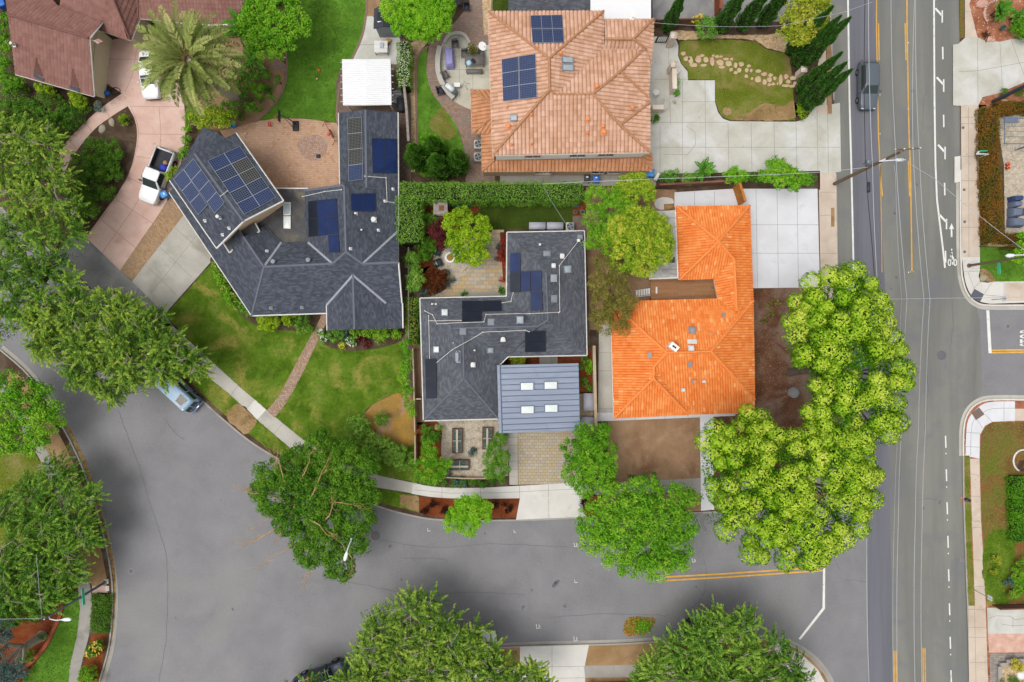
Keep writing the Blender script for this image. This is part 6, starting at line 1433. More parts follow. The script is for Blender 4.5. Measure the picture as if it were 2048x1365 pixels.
shrub('bright weedy bush at the front corner of the orange roofed house',[(1500,836,14),(1512,845,10),(1490,842,9)],1.3,'bright',base=.5)
shrub('dark green rhododendron beside the grey chairs',[(845,488,16),(855,500,15),(848,512,12),(862,490,10)],1.2,'dark',base=.5)
shrub('purple maple spreading over the red mulch',[(870,460,14),(880,478,15),(885,490,10),(875,450,10),(890,470,9)],1.8,'purple',name='maple',cat='small tree',base=.45)
shrub('rust brown lace leaf maple mounded at the patio corner',[(868,555,16),(880,565,14),(862,572,12),(885,550,9)],1.3,'rust',name='maple',cat='small tree',base=.4)
shrub('hostas in the red mulch beside the play house',[(853,434,7),(864,430,7),(870,440,6),(858,445,5)],.5,'shrub',base=.6,L=.2,W=.13)
shrub('blue grey plants at the lower left patio corner',[(858,583,9),(875,578,7),(845,585,6)],.4,'bluegrey',base=.3)
shrub('grey green plants beside the golden boulder',[(892,546,6),(895,568,6),(903,562,5)],.4,'bluegrey',base=.5)
shrub('red leaved barberry along the patio wall',[(1006,500,6),(1002,515,7),(1007,530,6),(1008,560,6),(1007,485,5),(1001,505,5)],.8,'red',base=.35)
shrub('blue grey groundcover beside the red barberry',[(994,520,5),(997,492,5),(969,505,6)],.3,'bluegrey',base=.3)
shrub('pale yellow bush in the notch beside the metal roof',[(1034,720,11),(1027,718,7),(1043,722,7)],1.3,'yellow',base=.6)
shrub('bright bush against the right fence of the red mulch garden',[(1178,738,9),(1180,726,6)],.8,'bright',base=.4)
shrub('small bush beside the storage boxes',[(1177,778,6),(1162,735,4)],.6,'shrub',base=.6)
shrub('dark leafy plants in the left red mulch bed of the gravel garden',[(862,868,14),(870,875,10),(855,880,10),(850,858,8),(880,855,6)],.9,'shrub',base=.45)
shrub('blue grey tuft in the middle of the gravel garden',[(944,905,8)],.4,'bluegrey',base=.15)
shrub('second blue grey tuft at the front of the gravel garden',[(895,946,8)],.5,'bluegrey',base=.15)
shrub('low groundcover along the low white fence',[(905,965,8),(925,967,9),(945,965,8),(965,965,9),(985,962,9),(885,965,8),(865,966,7),(1003,958,8)],.4,'shrub',base=.35,dens=.8)
shrub('blue green tufts outside the low white fence',[(912,967,5),(930,968,5),(922,961,4)],.5,'bluegrey',base=.25)
shrub('green bush at the upper right of the gravel garden',[(998,870,7),(1008,872,7),(1006,882,5)],.8,'shrub',base=.6)
DG = 'small dark shrubs in the red mulched verge'
for (x,y,q,lb) in ((847,1020,8,'leftmost small dark shrub in the red mulched verge'),(868,1008,8,'small dark shrub left of the bright street tree, nearer the pavement'),(888,1022,8,'small dark shrub half under the bright street tree'),(990,1008,7,'small dark shrub right of the bright street tree, nearer the pavement'),(1014,1015,9,'small dark shrub nearest the driveway apron'),(1168,1003,8,'small dark shrub right of the driveway apron')):
    shrub(lb,[(x,y,q)],.5,'darkgrass',group=DG,base=.3,dens=.8)
hedge('dense green groundcover block beside the lamp post',[(202,1190),(199,1230),(196,1266)],36,G,.5,'ground',base=.55,dens=260)
shrub('yellow rose bush in the red bark verge',[(190,1298,14),(196,1290,9),(182,1306,9)],.8,'shrub',flowers=('gold',90,.16))
shrub('green shrub at the bottom edge of the left verge',[(176,1345,14),(185,1360,13),(168,1362,10)],.9,'green',base=.45)
shrub('dark green shrubs behind the curved terracotta edging',[(70,1200,22),(110,1190,14),(30,1205,24),(90,1215,14),(60,1312,10),(50,1318,8),(85,1275,6)],.9,'elm_dark' if False else 'shrub',base=.4)
hedge('red and green clipped hedge inside the low railing, long side',[(1983,214),(1984,300),(1989,400),(1992,490)],36,G,1.0,'autumn',base=.4,dens=320,L=.11,W=.07)
hedge('red and green clipped hedge, upper arm at the right edge',[(1995,216),(2060,212),(2130,208)],24,G,1.0,'autumn',base=.35,dens=320,L=.11,W=.07)
hedge('red and green clipped hedge, lower arm at the right edge',[(2008,482),(2060,480),(2120,480)],26,G,1.0,'autumn',base=.3,dens=320,L=.11,W=.07)
shrub('round green mound at the right edge of the red rocky bed',[(2040,55,16),(2050,70,14),(2048,45,10)],1.0,'green',base=.35)
shrub('small round bush by the dark leaning pole, left one',[(2008,186,8)],.6,'dark',base=.4)
shrub('small round bush by the dark leaning pole, right one',[(2040,184,9)],.6,'dark',base=.4)
shrub('grey green tuft in the red rocky bed',[(2007,57,6)],.4,'bluegrey',base=.4)
hedge('bright green clipped hedge at the lower right edge',[(2044,955),(2044,1010),(2046,1085)],34,G,1.0,'green',base=.3,dens=260)
shrub('leafy shrubs at the corner of the lower right front lawn',[(2035,1150,14),(2042,1170,14),(2030,1185,10),(2045,1130,12),(2020,1190,6)],.8,'green',base=.5,flowers=('red',10,.1))
shrub('grey green agave clump in the lower right front lawn',[(2016,1163,9)],.5,'bluegrey',base=.6)
shrub('yellow green weeds in the lower right lawn, upper clump',[(1990,1115,8),(1995,1122,6)],.3,'yellow',base=.4,dens=.5)
shrub('yellow green weeds in the lower right lawn, lower clump',[(1983,1147,7),(1988,1140,6)],.3,'yellow',base=.4,dens=.5)
shrub('yellow flowering bush in the lower right court',[(2028,1328,9),(2040,1336,8)],.8,'yellow',base=.6,flowers=('gold',40,.14))
shrub('dark plants at the bottom of the lower right court',[(2025,1362,8),(2004,1365,6),(2038,1375,10)],.5,'shrub',base=.5)
shrub('weeds on the bare dirt front yard by the pavement',[(1258,953,8),(1288,957,9),(1310,955,6),(1270,958,5)],.3,'shrub',base=.5,dens=.5)
shrub('weeds in the bark yard beside the orange roof',[(1538,612,8),(1552,606,6),(1530,640,6),(1545,628,5)],.25,'olive',base=.5,dens=.4)
# the swept heap of leaves at the kerb and other loose litter
SEED[0] += 1; g = np.random.default_rng(77); lv = Lv()
for (x,y,r_,n) in ((1268,1250,20,900),(1280,1252,24,700),(1300,1243,12,160),(1260,1262,14,400)):
    a = g.uniform(0,6.28,n); q = r_/SC*np.sqrt(g.random(n)); c = P(x,y,0)
    lv.add(np.stack((c.x+q*np.cos(a),c.y+q*np.sin(a)*.8,.02+.22*np.maximum(0,1-(q/(r_/SC)))*g.random(n)),1),rdir(g,n)*np.array((1,1,.3)),unit(UP+rdir(g,n)*.5),.14*g.uniform(.6,1.4,n),.09,g.uniform(0,1,n))
LEAF['litter'] = m_leaf('leaf_litter',['5c9030','9a8c38','dc8a40','f0b468'])
o = lv.build('leaf_pile','litter',None); meta(o,'heap of swept orange and green leaves on the lower street','leaf pile')
l2 = Lv(); k = 420; c = P(1284,1252,0); l2.add(np.stack((c.x+g.normal(0,.5,k),c.y+g.normal(0,.35,k),g.uniform(.12,.3,k)),1),rdir(g,k)*np.array((1,1,.3)),unit(UP+rdir(g,k)*.5),.16,.09,g.uniform(.2,.9,k)); l2.build('green_clippings','green',o)
shrub('leafy bushes filling the corner behind the curved terracotta edging',[(20,1235,22),(45,1225,18),(5,1215,22),(75,1228,14),(100,1215,10)],1.3,'shrub',base=.35)
shrub('blue grey spiky bushes at the bottom left corner',[(10,1352,16),(30,1360,14),(48,1345,10),(15,1330,10)],1.0,'bluegrey',base=.4)
def pip(x,y,a):
    ins = np.zeros(len(x),bool)
    for i in range(len(a)):
        (x0,y0),(x1,y1) = a[i-1],a[i]
        if y0 != y1: ins ^= ((y0 > y) != (y1 > y)) & (x < (x1-x0)*(y-y0)/(y1-y0)+x0)
    return ins
# grass blades over every lawn, ragged at the borders, and fallen leaves under the trees
g = np.random.default_rng(11); LEAF['grass'] = m_leaf('leaf_grass',['3c5a18','587a20','76922e','a0a04e'],.2); lv = Lv()
for (w,z,mt) in LAWNS:
    a = np.array(w); lo,hi = np.maximum(a.min(0)-.1,(-54,-37)),np.minimum(a.max(0)+.1,(54,37))
    if (hi <= lo).any(): continue
    n = int(46*np.prod(hi-lo)); q = g.uniform(lo,hi,(n,2)); x,y = (q+g.normal(0,.05,(n,2))).T
    q = q[pip(x,y,a)]; n = len(q)
    if not n: continue
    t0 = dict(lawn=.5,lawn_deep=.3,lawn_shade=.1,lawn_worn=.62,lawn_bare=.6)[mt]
    t = t0+.12*np.sin(q[:,0]*1.3+np.sin(q[:,1]*.9)*2)+g.normal(0,.16,n)
    lv.add(np.concatenate((q,np.full((n,1),z+.03)),1),rdir(g,n)*np.array((1,1,.5)),unit(UP+rdir(g,n)*.9),.13*g.uniform(.5,1.4,n),.045*g.uniform(.6,1.4,n),t)
o = lv.build('grass','grass',None); o['kind'] = 'stuff'; o['label'] = 'short grass blades covering every lawn'
lv = Lv()
for (x,y,r_,n) in ((230,700,190,260),(130,1050,130,160),(620,1020,150,200),(850,1280,170,200),(1440,1290,190,220),(1280,1050,140,220),(1700,740,150,260),(1580,980,190,320),(1420,260,160,60),(1640,200,60,60),(300,250,90,60),(1300,900,110,90),(1570,700,60,120),(1950,1000,60,60),(1950,300,50,40),(1180,920,80,90),(60,830,90,90)):
    q = g.normal(0,r_*.6,(n,2))+np.array((x,y)); W_ = np.array([P(a[0],a[1],0)[:] for a in q]); ka = np.zeros(n,bool)
    for poly in (KA+[(-3500,-2000),(-3500,-3500),(1660,-3500)],KB+[(150,3500),(-3500,3500),(-3500,-1700)],KC+[(1690,3500),(500,3500)],KE+[(3500,3500)],KD+[(3500,-3000)]): ka |= pip(q[:,0],q[:,1],poly)
    W_[:,2] = np.where(ka,G+.05,.03); lv.add(W_,rdir(g,n)*np.array((1,1,.2)),unit(UP+rdir(g,n)*.4),.11*g.uniform(.5,1.3,n),.07,g.uniform(0,.9,n))
o = lv.build('fallen_leaves','litter',None); o['kind'] = 'stuff'; o['label'] = 'fallen leaves scattered over pavements and road'
# ------------------------------------------------------------------ vehicles
def m_paint(name,c,rough=.3):
    m = N(name); v = m.coords(); a = m.noise(v,1.5,4)
    return m.surf(m.ramp(a,[(.3,col(c,.95)),(.7,col(c,1.03))]),rough,spec=.5)
M['paint_car_white'] = m_paint('paint_car_white','f2f2f2'); M['paint_car_grey'] = m_paint('paint_car_grey','5d666f'); M['paint_van'] = m_paint('paint_van','a3bfd8',.45)
M['paint_van_low'] = m_paint('paint_van_low','8095ad',.45); M['paint_navy'] = m_paint('paint_navy','2c3a4c'); M['paint_dark'] = m_paint('paint_dark','2e3236')
M['tyre'] = m_plain('tyre','232426',.85,.1); M['rim'] = m_plain('rim','a8abae',.35,.08,3,.6); M['autoglass'] = m_glass('autoglass','2c3836',.06)
M['lens'] = m_plain('lens','dfe4e6',.15,.03,spec=.6); M['lens_red'] = m_plain('lens_red','a82a20',.2); M['bedliner'] = m_pavers('bedliner',['35353a','3d3d42','47474c'],6.0,.12,0,'2a2a2e',.01)
M['blue_bin'] = m_plain('blue_bin','2c6fc4',.5,.06); M['blue_bin_light'] = m_plain('blue_bin_light','4a96dc',.5,.06); M['orange_paint'] = m_plain('orange_paint','e8642c',.5,.06)
M['chrome'] = m_plain('chrome','c8ccd0',.25,.05,3,.7)
def loft(b,rings,m=0,smooth=True,caps=True):
    n = len(rings[0]); pts = [p for r in rings for p in r]; fs = []
    for i in range(len(rings)-1):
        for j in range(n):
            k = (j+1) % n; fs.append((i*n+j,i*n+k,(i+1)*n+k,(i+1)*n+j))
    if caps: fs.append(tuple(range(n))[::-1]); fs.append(tuple((len(rings)-1)*n+j for j in range(n)))
    b.idx(pts,fs,m,smooth)
def body_ring(x,w,zb,zs):
    h = zs-zb; half = [(w*.82,zb),(w*.97,zb+.12*h),(w,zb+.45*h),(w*.98,zb+.78*h),(w*.92,zb+.94*h),(w*.78,zs),(w*.4,zs+.02)]
    return [(x,y,z) for y,z in half]+[(x,-y,z) for y,z in half[::-1]]
def rrect(x0,x1,w0,w1,z,r=.18,k=4,zf=0.0):
    """rounded rectangle ring, w0 rear and w1 front half width"""
    out = []
    for cx,cy,a0,sx in ((x1-r,w1-r,0,1),(x0+r,w0-r,90,-1),(x0+r,-w0+r,180,-1),(x1-r,-w1+r,270,1)):
        for i in range(k+1):
            a = R(a0+90*i/k); out.append((cx+r*math.cos(a),cy+r*math.sin(a),z+(zf if sx > 0 else 0)))
    return out
def wheel(root,x,y,r=.34,w=.22,name='wheel'):
    b = MB(); s = 1 if y > 0 else -1
    prof = [(r*.55,-w/2),(r*.93,-w/2),(r,-w*.3),(r,w*.3),(r*.93,w/2),(r*.55,w/2)]
    pts = []; fs = []; n = 18
    for (q,t) in prof:
        for j in range(n):
            a = 2*math.pi*j/n; pts.append((x+q*math.cos(a),y+t,r+q*math.sin(a)))
    for i in range(len(prof)-1):
        for j in range(n):
            k = (j+1) % n; fs.append((i*n+j,(i+1)*n+j,(i+1)*n+k,i*n+k))
    b.idx(pts,fs); t = b.build(name,M['tyre'],root)
    d = MB(); yy = y+s*w*.42
    ring = [(x+r*.58*math.cos(2*math.pi*j/n),yy,r+r*.58*math.sin(2*math.pi*j/n)) for j in range(n)]
    d.face(ring if s < 0 else ring[::-1])
    for j in range(5):
        a = 2*math.pi*j/5; d.box((x+r*.3*math.cos(a),yy+s*.01,r+r*.3*math.sin(a)),(.06,.03,.06))
    d.build('rim',M['rim'],t)
def quad_panel(root,name,q,mat,off=.015,inset=.07,parent=None):
    q = [Vector(p) for p in q]; n = newell(q); c = sum(q,Vector())/len(q)
    if n.dot(c-Vector((0,0,.7))) < 0: q = q[::-1]; n = -n
    p = [x+(c-x)*inset+n*off for x in q]; b = MB(); b.face(p)
    for i in range(len(p)):
        j = (i+1) % len(p); b.face([p[i]-n*off*1.5,p[j]-n*off*1.5,p[j],p[i]])
    return b.build(name,M[mat],parent or root)
def car(label,px,py,z,heading,L,W,H,paint,cabin=(-.36,.22,-.22,.06),cat='car',name='car',clear=.2,hood=.62,tail=.64,wb=.29):
    """cabin: base rear, base front, roof rear, roof front (fractions of the length from the middle)"""
    root = thing(name,label,cat,P(px,py,z),R(heading)); h = W/2; hs = H*hood; ts = H*tail; b = MB()
    loft(b,[body_ring(-L/2,h*.78,clear+.15,ts*.86),body_ring(-L/2+.12,h*.9,clear+.05,ts*.96),body_ring(-L/2+.5,h*.98,clear,ts),body_ring(-L*.15,h,clear,H*.64),body_ring(L*.12,h,clear,H*.64),body_ring(L*.24,h*.985,clear,hs+.03),body_ring(L/2-.55,h*.95,clear,hs*.96),body_ring(L/2-.15,h*.86,clear+.04,hs*.86),body_ring(L/2,h*.7,clear+.12,hs*.7)])
    b.build('body',M[paint],root)
    x0,x1,x2,x3 = [c*L for c in cabin]; zb = H*.62; wb_ = h*.9; wt = h*.7
    b = MB(); loft(b,[rrect(x0,x1,wb_,wb_,zb,.15),rrect(x0*.35+x2*.65,x1*.35+x3*.65,wb_*.4+wt*.6,wb_*.4+wt*.6,zb+(H-zb)*.68,.17),rrect(x2,x3,wt,wt,H-.05,.2),rrect(x2+.12,x3-.12,wt-.12,wt-.12,H,.16)]); b.build('roof',M[paint],root)
    f = lambda x,y,zz: Vector((x,y,zz))
    zt = H-.07
    quad_panel(root,'windshield',[f(x1,wb_*.92,zb),f(x1,-wb_*.92,zb),f(x3,-wt*.95,zt),f(x3,wt*.95,zt)],'autoglass',.05)
    quad_panel(root,'rear_window',[f(x0,-wb_*.9,zb),f(x0,wb_*.9,zb),f(x2,wt*.93,zt),f(x2,-wt*.93,zt)],'autoglass',.05)
    for s in (-1,1):
        quad_panel(root,'side_window',[f(x0+.28,s*wb_,zb+.03),f(x1-.25,s*wb_,zb+.03),f(x3-.05,s*wt,zt),f(x2+.1,s*wt,zt)],'autoglass',.04,.06)
        b = MB(); b.box((x1-.25,s*(h+.1),zb+.04),(.14,.22,.14)); b.build('mirror',M[paint],root,.03)
        b = MB(); b.box((L/2-.12,s*h*.62,hs*.74),(.2,.3,.12)); b.build('headlight',M['lens'],root,.03)
        b = MB(); b.box((-L/2+.06,s*h*.66,ts*.8),(.12,.3,.14)); b.build('tail_light',M['lens_red'],root,.03)
        for fx in (-wb,wb): wheel(root,fx*L,s*(h-.1),.33)
    b = MB(); b.box((L/2-.02,0,clear+.22),(.1,W*.72,.16)); b.build('bumper',M['char'],root,.02)
    b = MB(); b.box((-L/2+.02,0,clear+.24),(.1,W*.74,.16)); b.build('bumper',M['char'],root,.02)
    return root
car('white car parked nose down under the tall feather palm',307,156,G,-86,4.7,1.82,1.5,'paint_car_white')
car('grey estate car driving down the worn left lane of the main road',1729,176,0,-90,4.8,1.85,1.55,'paint_car_grey',(-.44,.2,-.38,.06))
car('white car parked at the kerb under the bottom elm',948,1279,0,6,4.6,1.8,1.5,'paint_car_white')
car('dark car half hidden under the elm at the bottom corner',1408,1252,0,3,4.6,1.8,1.48,'paint_dark')
def pickup(label,px,py,z,heading,paint,L=5.5,W=2.0,H=1.85,liner='bedliner'):
    root = thing('pickup_truck',label,'pickup truck',P(px,py,z),R(heading)); h = W/2; f = lambda x,y,zz: Vector((x,y,zz))
    b = MB(); xb = -.12*L
    loft(b,[body_ring(xb,h,.35,1.12),body_ring(xb+.5,h,.35,1.13),body_ring(L*.16,h,.35,1.14),body_ring(L*.24,h*.98,.35,1.12),body_ring(L/2-.6,h*.95,.35,1.08),body_ring(L/2-.2,h*.88,.38,1.0),body_ring(L/2,h*.72,.45,.85)]); b.build('body',M[paint],root)
    b = MB(); t = .13
    for s in (-1,1): b.box(((-L/2+xb)/2,s*(h-t/2-.01),.74),(xb+L/2,t,.78))
    b.box((-L/2+t/2,0,.74),(t-.01,W-2*t-.04,.76)); b.build('bed_sides',M[paint],root,.03)
    b = MB(); b.box(((-L/2+xb)/2,0,.58),(xb+L/2-.05,W-2*t-.05,.12)); b.box((xb-.05,0,.85),(.06,W-2*t-.06,.5))
    for s in (-1,1): b.box(((-L/2+xb)/2,s*(h-t-.03),.8),(xb+L/2-.12,.04,.6))
    b.build('bed_floor',M[liner],root)
    x0,x1,x2,x3 = xb+.03,L*.225,xb+.18,L*.1; zb = 1.1; wb_ = h*.92; wt = h*.76
    b = MB(); loft(b,[rrect(x0,x1,wb_,wb_,zb,.15),rrect(x0*.4+x2*.6,x1*.35+x3*.65,wb_*.4+wt*.6,wb_*.4+wt*.6,zb+(H-zb)*.68,.17),rrect(x2,x3,wt,wt,H-.05,.2),rrect(x2+.12,x3-.12,wt-.12,wt-.12,H,.16)]); b.build('roof',M[paint],root)
    zt = H-.07
    quad_panel(root,'windshield',[f(x1,wb_*.92,zb),f(x1,-wb_*.92,zb),f(x3,-wt*.95,zt),f(x3,wt*.95,zt)],'autoglass',.06)
    quad_panel(root,'rear_window',[f(x0,-wb_*.9,zb),f(x0,wb_*.9,zb),f(x2,wt*.9,zt),f(x2,-wt*.9,zt)],'autoglass',.05)
    for s in (-1,1):
        quad_panel(root,'side_window',[f(x0+.2,s*wb_,zb+.03),f(x1-.2,s*wb_,zb+.03),f(x3,s*wt,zt),f(x2+.1,s*wt,zt)],'autoglass',.05,.05)
        b = MB(); b.box((x1-.3,s*(h+.14),zb+.08),(.14,.3,.2)); b.build('mirror',M['char'],root,.03)
        b = MB(); b.box((L/2-.1,s*h*.62,.82),(.2,.32,.16)); b.build('headlight',M['lens'],root,.03)
        b = MB(); b.box((-L/2,s*(h-.1),.85),(.06,.14,.3)); b.build('tail_light',M['lens_red'],root,.02)
        for fx in (-.31,.3): wheel(root,fx*L,s*(h-.06),.4,.27)
    b = MB(); b.box((-L/2-.08,0,.5),(.16,W*.9,.14)); b.build('bumper',M['chrome'],root,.02)
    b = MB(); b.box((L/2-.03,0,.5),(.12,W*.74,.2)); b.build('bumper',M['chrome'],root,.02)
    return root
pk = pickup('white pickup truck on the pink driveway with an open load bed',322,357,G,-111,'paint_car_white')
def local(root,x,y,z): return root.location+Matrix.Rotation(root.rotation_euler.z,3,'Z') @ Vector((x,y,z))
M['tarp_blue'] = m_plain('tarp_blue','2a3fc0',.6,.15,5); M['cardboard'] = m_plain('cardboard','b08858',.8,.1)
def lump(name,label,cat,c,r,mat,seed=1,flat=.7,n=2,parent=None,group=None,jag=.22):
    """irregular rounded lump: boulders, folded tarps, sacks"""
    g = random.Random(seed); bm = bmesh.new(); bmesh.ops.create_icosphere(bm,subdivisions=n,radius=1.0)
    ax = [Vector((g.gauss(0,1),g.gauss(0,1),g.gauss(0,1))).normalized() for _ in range(7)]; am = [g.uniform(-jag,jag) for _ in ax]
    sx,sy = g.uniform(.85,1.25),g.uniform(.75,1.0)
    for v in bm.verts:
        d = v.co.normalized(); k = 1+sum(a*max(0,d.dot(x))**2 for a,x in zip(am,ax))
        v.co = Vector((d.x*r*sx*k,d.y*r*sy*k,max(-r*.25,d.z*r*flat*k)))
    me = D.meshes.new(name); bm.to_mesh(me); bm.free(); me.materials.append(M[mat] if isinstance(mat,str) else mat)
    for p in me.polygons: p.use_smooth = seed % 2 == 0
    o = link(D.objects.new(name,me)); o.location = c; o.rotation_euler.z = g.uniform(0,3)
    return meta(o,label,cat,group)
lump('tarp','crumpled blue tarp in the bed of the white pickup','tarp',local(pk,-.95,.3,.75),.42,'tarp_blue',4,.5)
lump('sack','brown sack in the bed of the white pickup','sack',local(pk,-1.55,.25,.7),.26,'cardboard',6,.5)
nv = pickup('dark blue pickup truck with a ladder rack at the bottom edge',650,1348,0,22,'paint_navy',liner='bedliner')
b = MB()
for x in (-2.5,-.6,1.2):
    b.tube([(x,-.95,1.1),(x,-.95,2.05),(x,.95,2.05),(x,.95,1.1)],.035,6)
for y in (-.95,.95): b.tube([(-2.5,y,2.05),(1.4,y,2.05)],.035,6)
b.build('rack',M['chrome'],nv)
ld = thing('ladder','long white ladder on the rack of the dark blue pickup','ladder',local(nv,-1.0,-.15,2.12),R(22)); b = MB()
for y in (-.24,.24): b.tube([(-2.6,y,0),(2.6,y,0)],.045,6)
b.build('rails',M['white'],ld); b = MB()
for i in range(16): b.tube([(-2.4+i*.32,-.24,0),(-2.4+i*.32,.24,0)],.022,5)
b.build('rungs',M['white'],ld)
lump('bucket','orange bucket in the bed of the dark blue pickup','bucket',local(nv,-1.2,.45,.85),.3,'orange_paint',3,.8)
lump('sack','pale sack in the rear of the dark blue pickup','sack',local(nv,-2.1,.45,.8),.3,'white',8,.5)
lump('sack','brown sack beside the ladder of the dark blue pickup','sack',local(nv,-1.9,-.3,.8),.32,'cardboard',12,.5)
# old camper van
vn = thing('camper_van','light blue old camper van parked under the broad elm','van',P(364,781,0),R(137)); b = MB()
L_,W_,H_ = 4.6,1.78,2.0
loft(b,[rrect(-L_/2,L_/2,W_/2*.93,W_/2*.93,.32,.25),rrect(-L_/2-.02,L_/2,W_/2,W_/2,.6,.28),rrect(-L_/2,L_/2-.02,W_/2,W_/2,1.08,.28)]); b.build('lower_body',M['paint_van_low'],vn)
b = MB(); loft(b,[rrect(-L_/2+.01,L_/2-.03,W_/2-.01,W_/2-.01,1.08,.28),rrect(-L_/2+.18,L_/2-.35,W_/2-.12,W_/2-.12,1.7,.28),rrect(-L_/2+.28,L_/2-.52,W_/2-.2,W_/2-.2,1.92,.26),rrect(-L_/2+.42,L_/2-.7,W_/2-.34,W_/2-.34,H_,.2)]); b.build('upper_body',M['paint_van'],vn)
b = MB()
for i in range(6): b.box((.35,-.4+i*.16,H_+.005),(2.0,.03,.02))
b.build('roof_rib',M['paint_van'],vn)
b = MB(); b.box((-1.25,.0,H_+.02),(.95,.95,.05)); hc = b.build('roof_hatch',M['seal'],vn,.015)
b = MB(); b.box((-1.25,0,H_+.05),(.75,.75,.03)); b.box((-1.3,0,H_+.07),(.05,.7,.02)); b.build('hatch_pane',M['conc_grime'],hc)
for s in (-1,1):
    for (xa,xb) in ((-2.0,-.95),(-.85,.35),(.45,1.5)):
        quad_panel(vn,'side_window',[Vector((xa,s*(W_/2-.02),1.15)),Vector((xb,s*(W_/2-.02),1.15)),Vector((xb,s*(W_/2-.12),1.66)),Vector((xa,s*(W_/2-.12),1.66))],'autoglass',.03,.03)
    quad_panel(vn,'rear_window',[Vector((-L_/2,s*.06,1.15)),Vector((-L_/2,s*.68,1.15)),Vector((-L_/2+.17,s*.62,1.66)),Vector((-L_/2+.17,s*.06,1.66))],'autoglass',.03,.03)
    b = MB(); b.box((-L_/2-.01,s*.7,.8),(.06,.12,.3)); b.build('tail_light',M['lens_red'],vn,.02)
    b = MB(); b.box((L_/2-.02,s*.62,.85),(.08,.24,.24)); b.build('headlight',M['lens'],vn,.03)
    for fx in (-1.3,1.25): wheel(vn,fx,s*(W_/2-.08),.34)
quad_panel(vn,'windshield',[Vector((L_/2-.05,.75,1.15)),Vector((L_/2-.05,-.75,1.15)),Vector((L_/2-.33,-.66,1.68)),Vector((L_/2-.33,.66,1.68))],'autoglass',.03)
b = MB(); b.box((-L_/2-.14,0,.48),(.2,W_*.96,.16)); b.build('bumper',M['paint_van_low'],vn,.03)
b = MB(); b.box((L_/2+.08,0,.48),(.14,W_*.94,.16)); b.build('bumper',M['paint_van_low'],vn,.03)
b = MB(); b.tube([(-L_/2-.05,-.55,1.05),(-L_/2-.22,-.4,.85),(-L_/2-.22,-.05,.85),(-L_/2-.05,.1,1.05)],.03,6); b.build('rear_rack',M['chrome'],vn)
b = MB(); b.lathe([(.09,0),(.1,.05),(.03,.07)],(-1.95,.55,H_-.1),10); b.build('roof_cap',M['white'],vn)

# ------------------------------------------------------------------ poles, lamps, wires
M['pole_wood'] = m_ground('pole_wood',['6d5b4a','7d6a58','8d7a68'],4,12,.2); M['wire'] = m_plain('wire','c2c6ca',.4,.05,metal=.3); M['wire_black'] = m_plain('wire_black','33353a',.6)
M['sign_green'] = m_plain('sign_green','46c898',.5,.05)
def top_of(px,py,z): return Vector((*P(px,py,0)[:2],z))
ZP = 11.2
up = thing('utility_pole','brown wooden utility pole with crossarm beside the clean driveway','utility pole',P(1667,369,G)); b = MB(up.location); ft = Vector(P(1667,369,0)); b.tube([ft,ft+Vector((.02,0,6)),ft+Vector((.05,0,ZP))],[.17,.15,.11],10); b.build('pole',M['pole_wood'],up)
a,c = P(1789,300,ZP-.2),P(1840,297,ZP-.2); tp = ft+Vector((.05,0,ZP-.2))
b = MB(up.location); b.tube([a,c],.07,6,smooth=False); b.tube([a.lerp(c,.5)-Vector((0,0,.6)),tp-Vector((0,0,.6))],.05,6); b.tube([tp,a.lerp(c,.5)],.06,6); b.build('crossarm',M['pole_wood'],up)
for q in (0,.35,.68,.98):
    b = MB(up.location); p = a.lerp(c,q); b.lathe([(.05,0),(.07,.08),(.03,.16)],(p.x,p.y,p.z+.05),8); b.build('insulator',M['white'],up)
b = MB(up.location); p = P(1758,323,9.2); q = P(1811,320,9.6); b.tube([tp-Vector((0,0,1.8)),p,p.lerp(q,.5)+Vector((0,0,.1)),q],[.05,.05,.05,.04],7); arm = b.build('lamp_arm',M['lamp_white'],up)
b = MB(up.location); d = (q-p).normalized(); b.box(tuple(q-Vector((.5,0,.03))),(.7,.26,.12),0.05); b.build('lamp_head',M['lamp_white'],arm,.04)
b = MB(up.location); p = P(1736,325,8.2); b.lathe([(.22,0),(.24,.7),(.12,.8)],(p.x,p.y,p.z-.4),10); b.build('transformer',M['galv'],up)
up2 = thing('utility_pole','second utility pole, its top just out of the upper camphor tree','utility pole',top_of(1633,614,0)); ft2 = Vector(P(1633,614,0)); b = MB(up2.location); b.tube([ft2,ft2+Vector((0,0,11))],[.17,.11],10); b.build('pole',M['pole_wood'],up2)
b = MB(up2.location); b.tube([P(1750,599,10.8),P(1768,602,10.8)],.07,6,smooth=False); b.build('crossarm',M['pole_wood'],up2)
dp = thing('utility_pole','dark thick pole leaning out of the frame at the right edge','utility pole',P(1984,205,G)); b = MB(dp.location); fd = Vector(P(1984,205,0)); b.tube([fd,fd+Vector((0,0,10))],[.2,.15],10); b.build('pole',M['char'],dp)
def wire(label,pts,r=.022,mat='wire',group=None,name='power_line'):
    """pts: px, py, height as seen"""
    b = MB(); out = []
    for i in range(len(pts)-1):
        A,C = P(*pts[i]),P(*pts[i+1]); k = 8
        for j in range(k): t = j/k; q = A.lerp(C,t); q.z -= (C-A).length*.012*4*t*(1-t); out.append(q)
    out.append(P(*pts[-1])); b.tube(out,r,5); meta(b.build(name,M[mat]),label,'wire',group)
ZW = 11.0
wire('bright wire along the middle of the worn left lane',[(1733,-400,ZW),(1737,0,ZW),(1745,330,ZW),(1757,600,ZW),(1737,890,ZW),(1734,1030,ZW),(1738,1365,ZW),(1745,1800,ZW)],.026)
wire('wire crossing the middle turning lane of the main road',[(1776,-400,ZW),(1782,0,ZW),(1791,298,ZW),(1814,600,ZW),(1803,860,ZW),(1797,1030,ZW),(1795,1365,ZW),(1795,1800,ZW)])
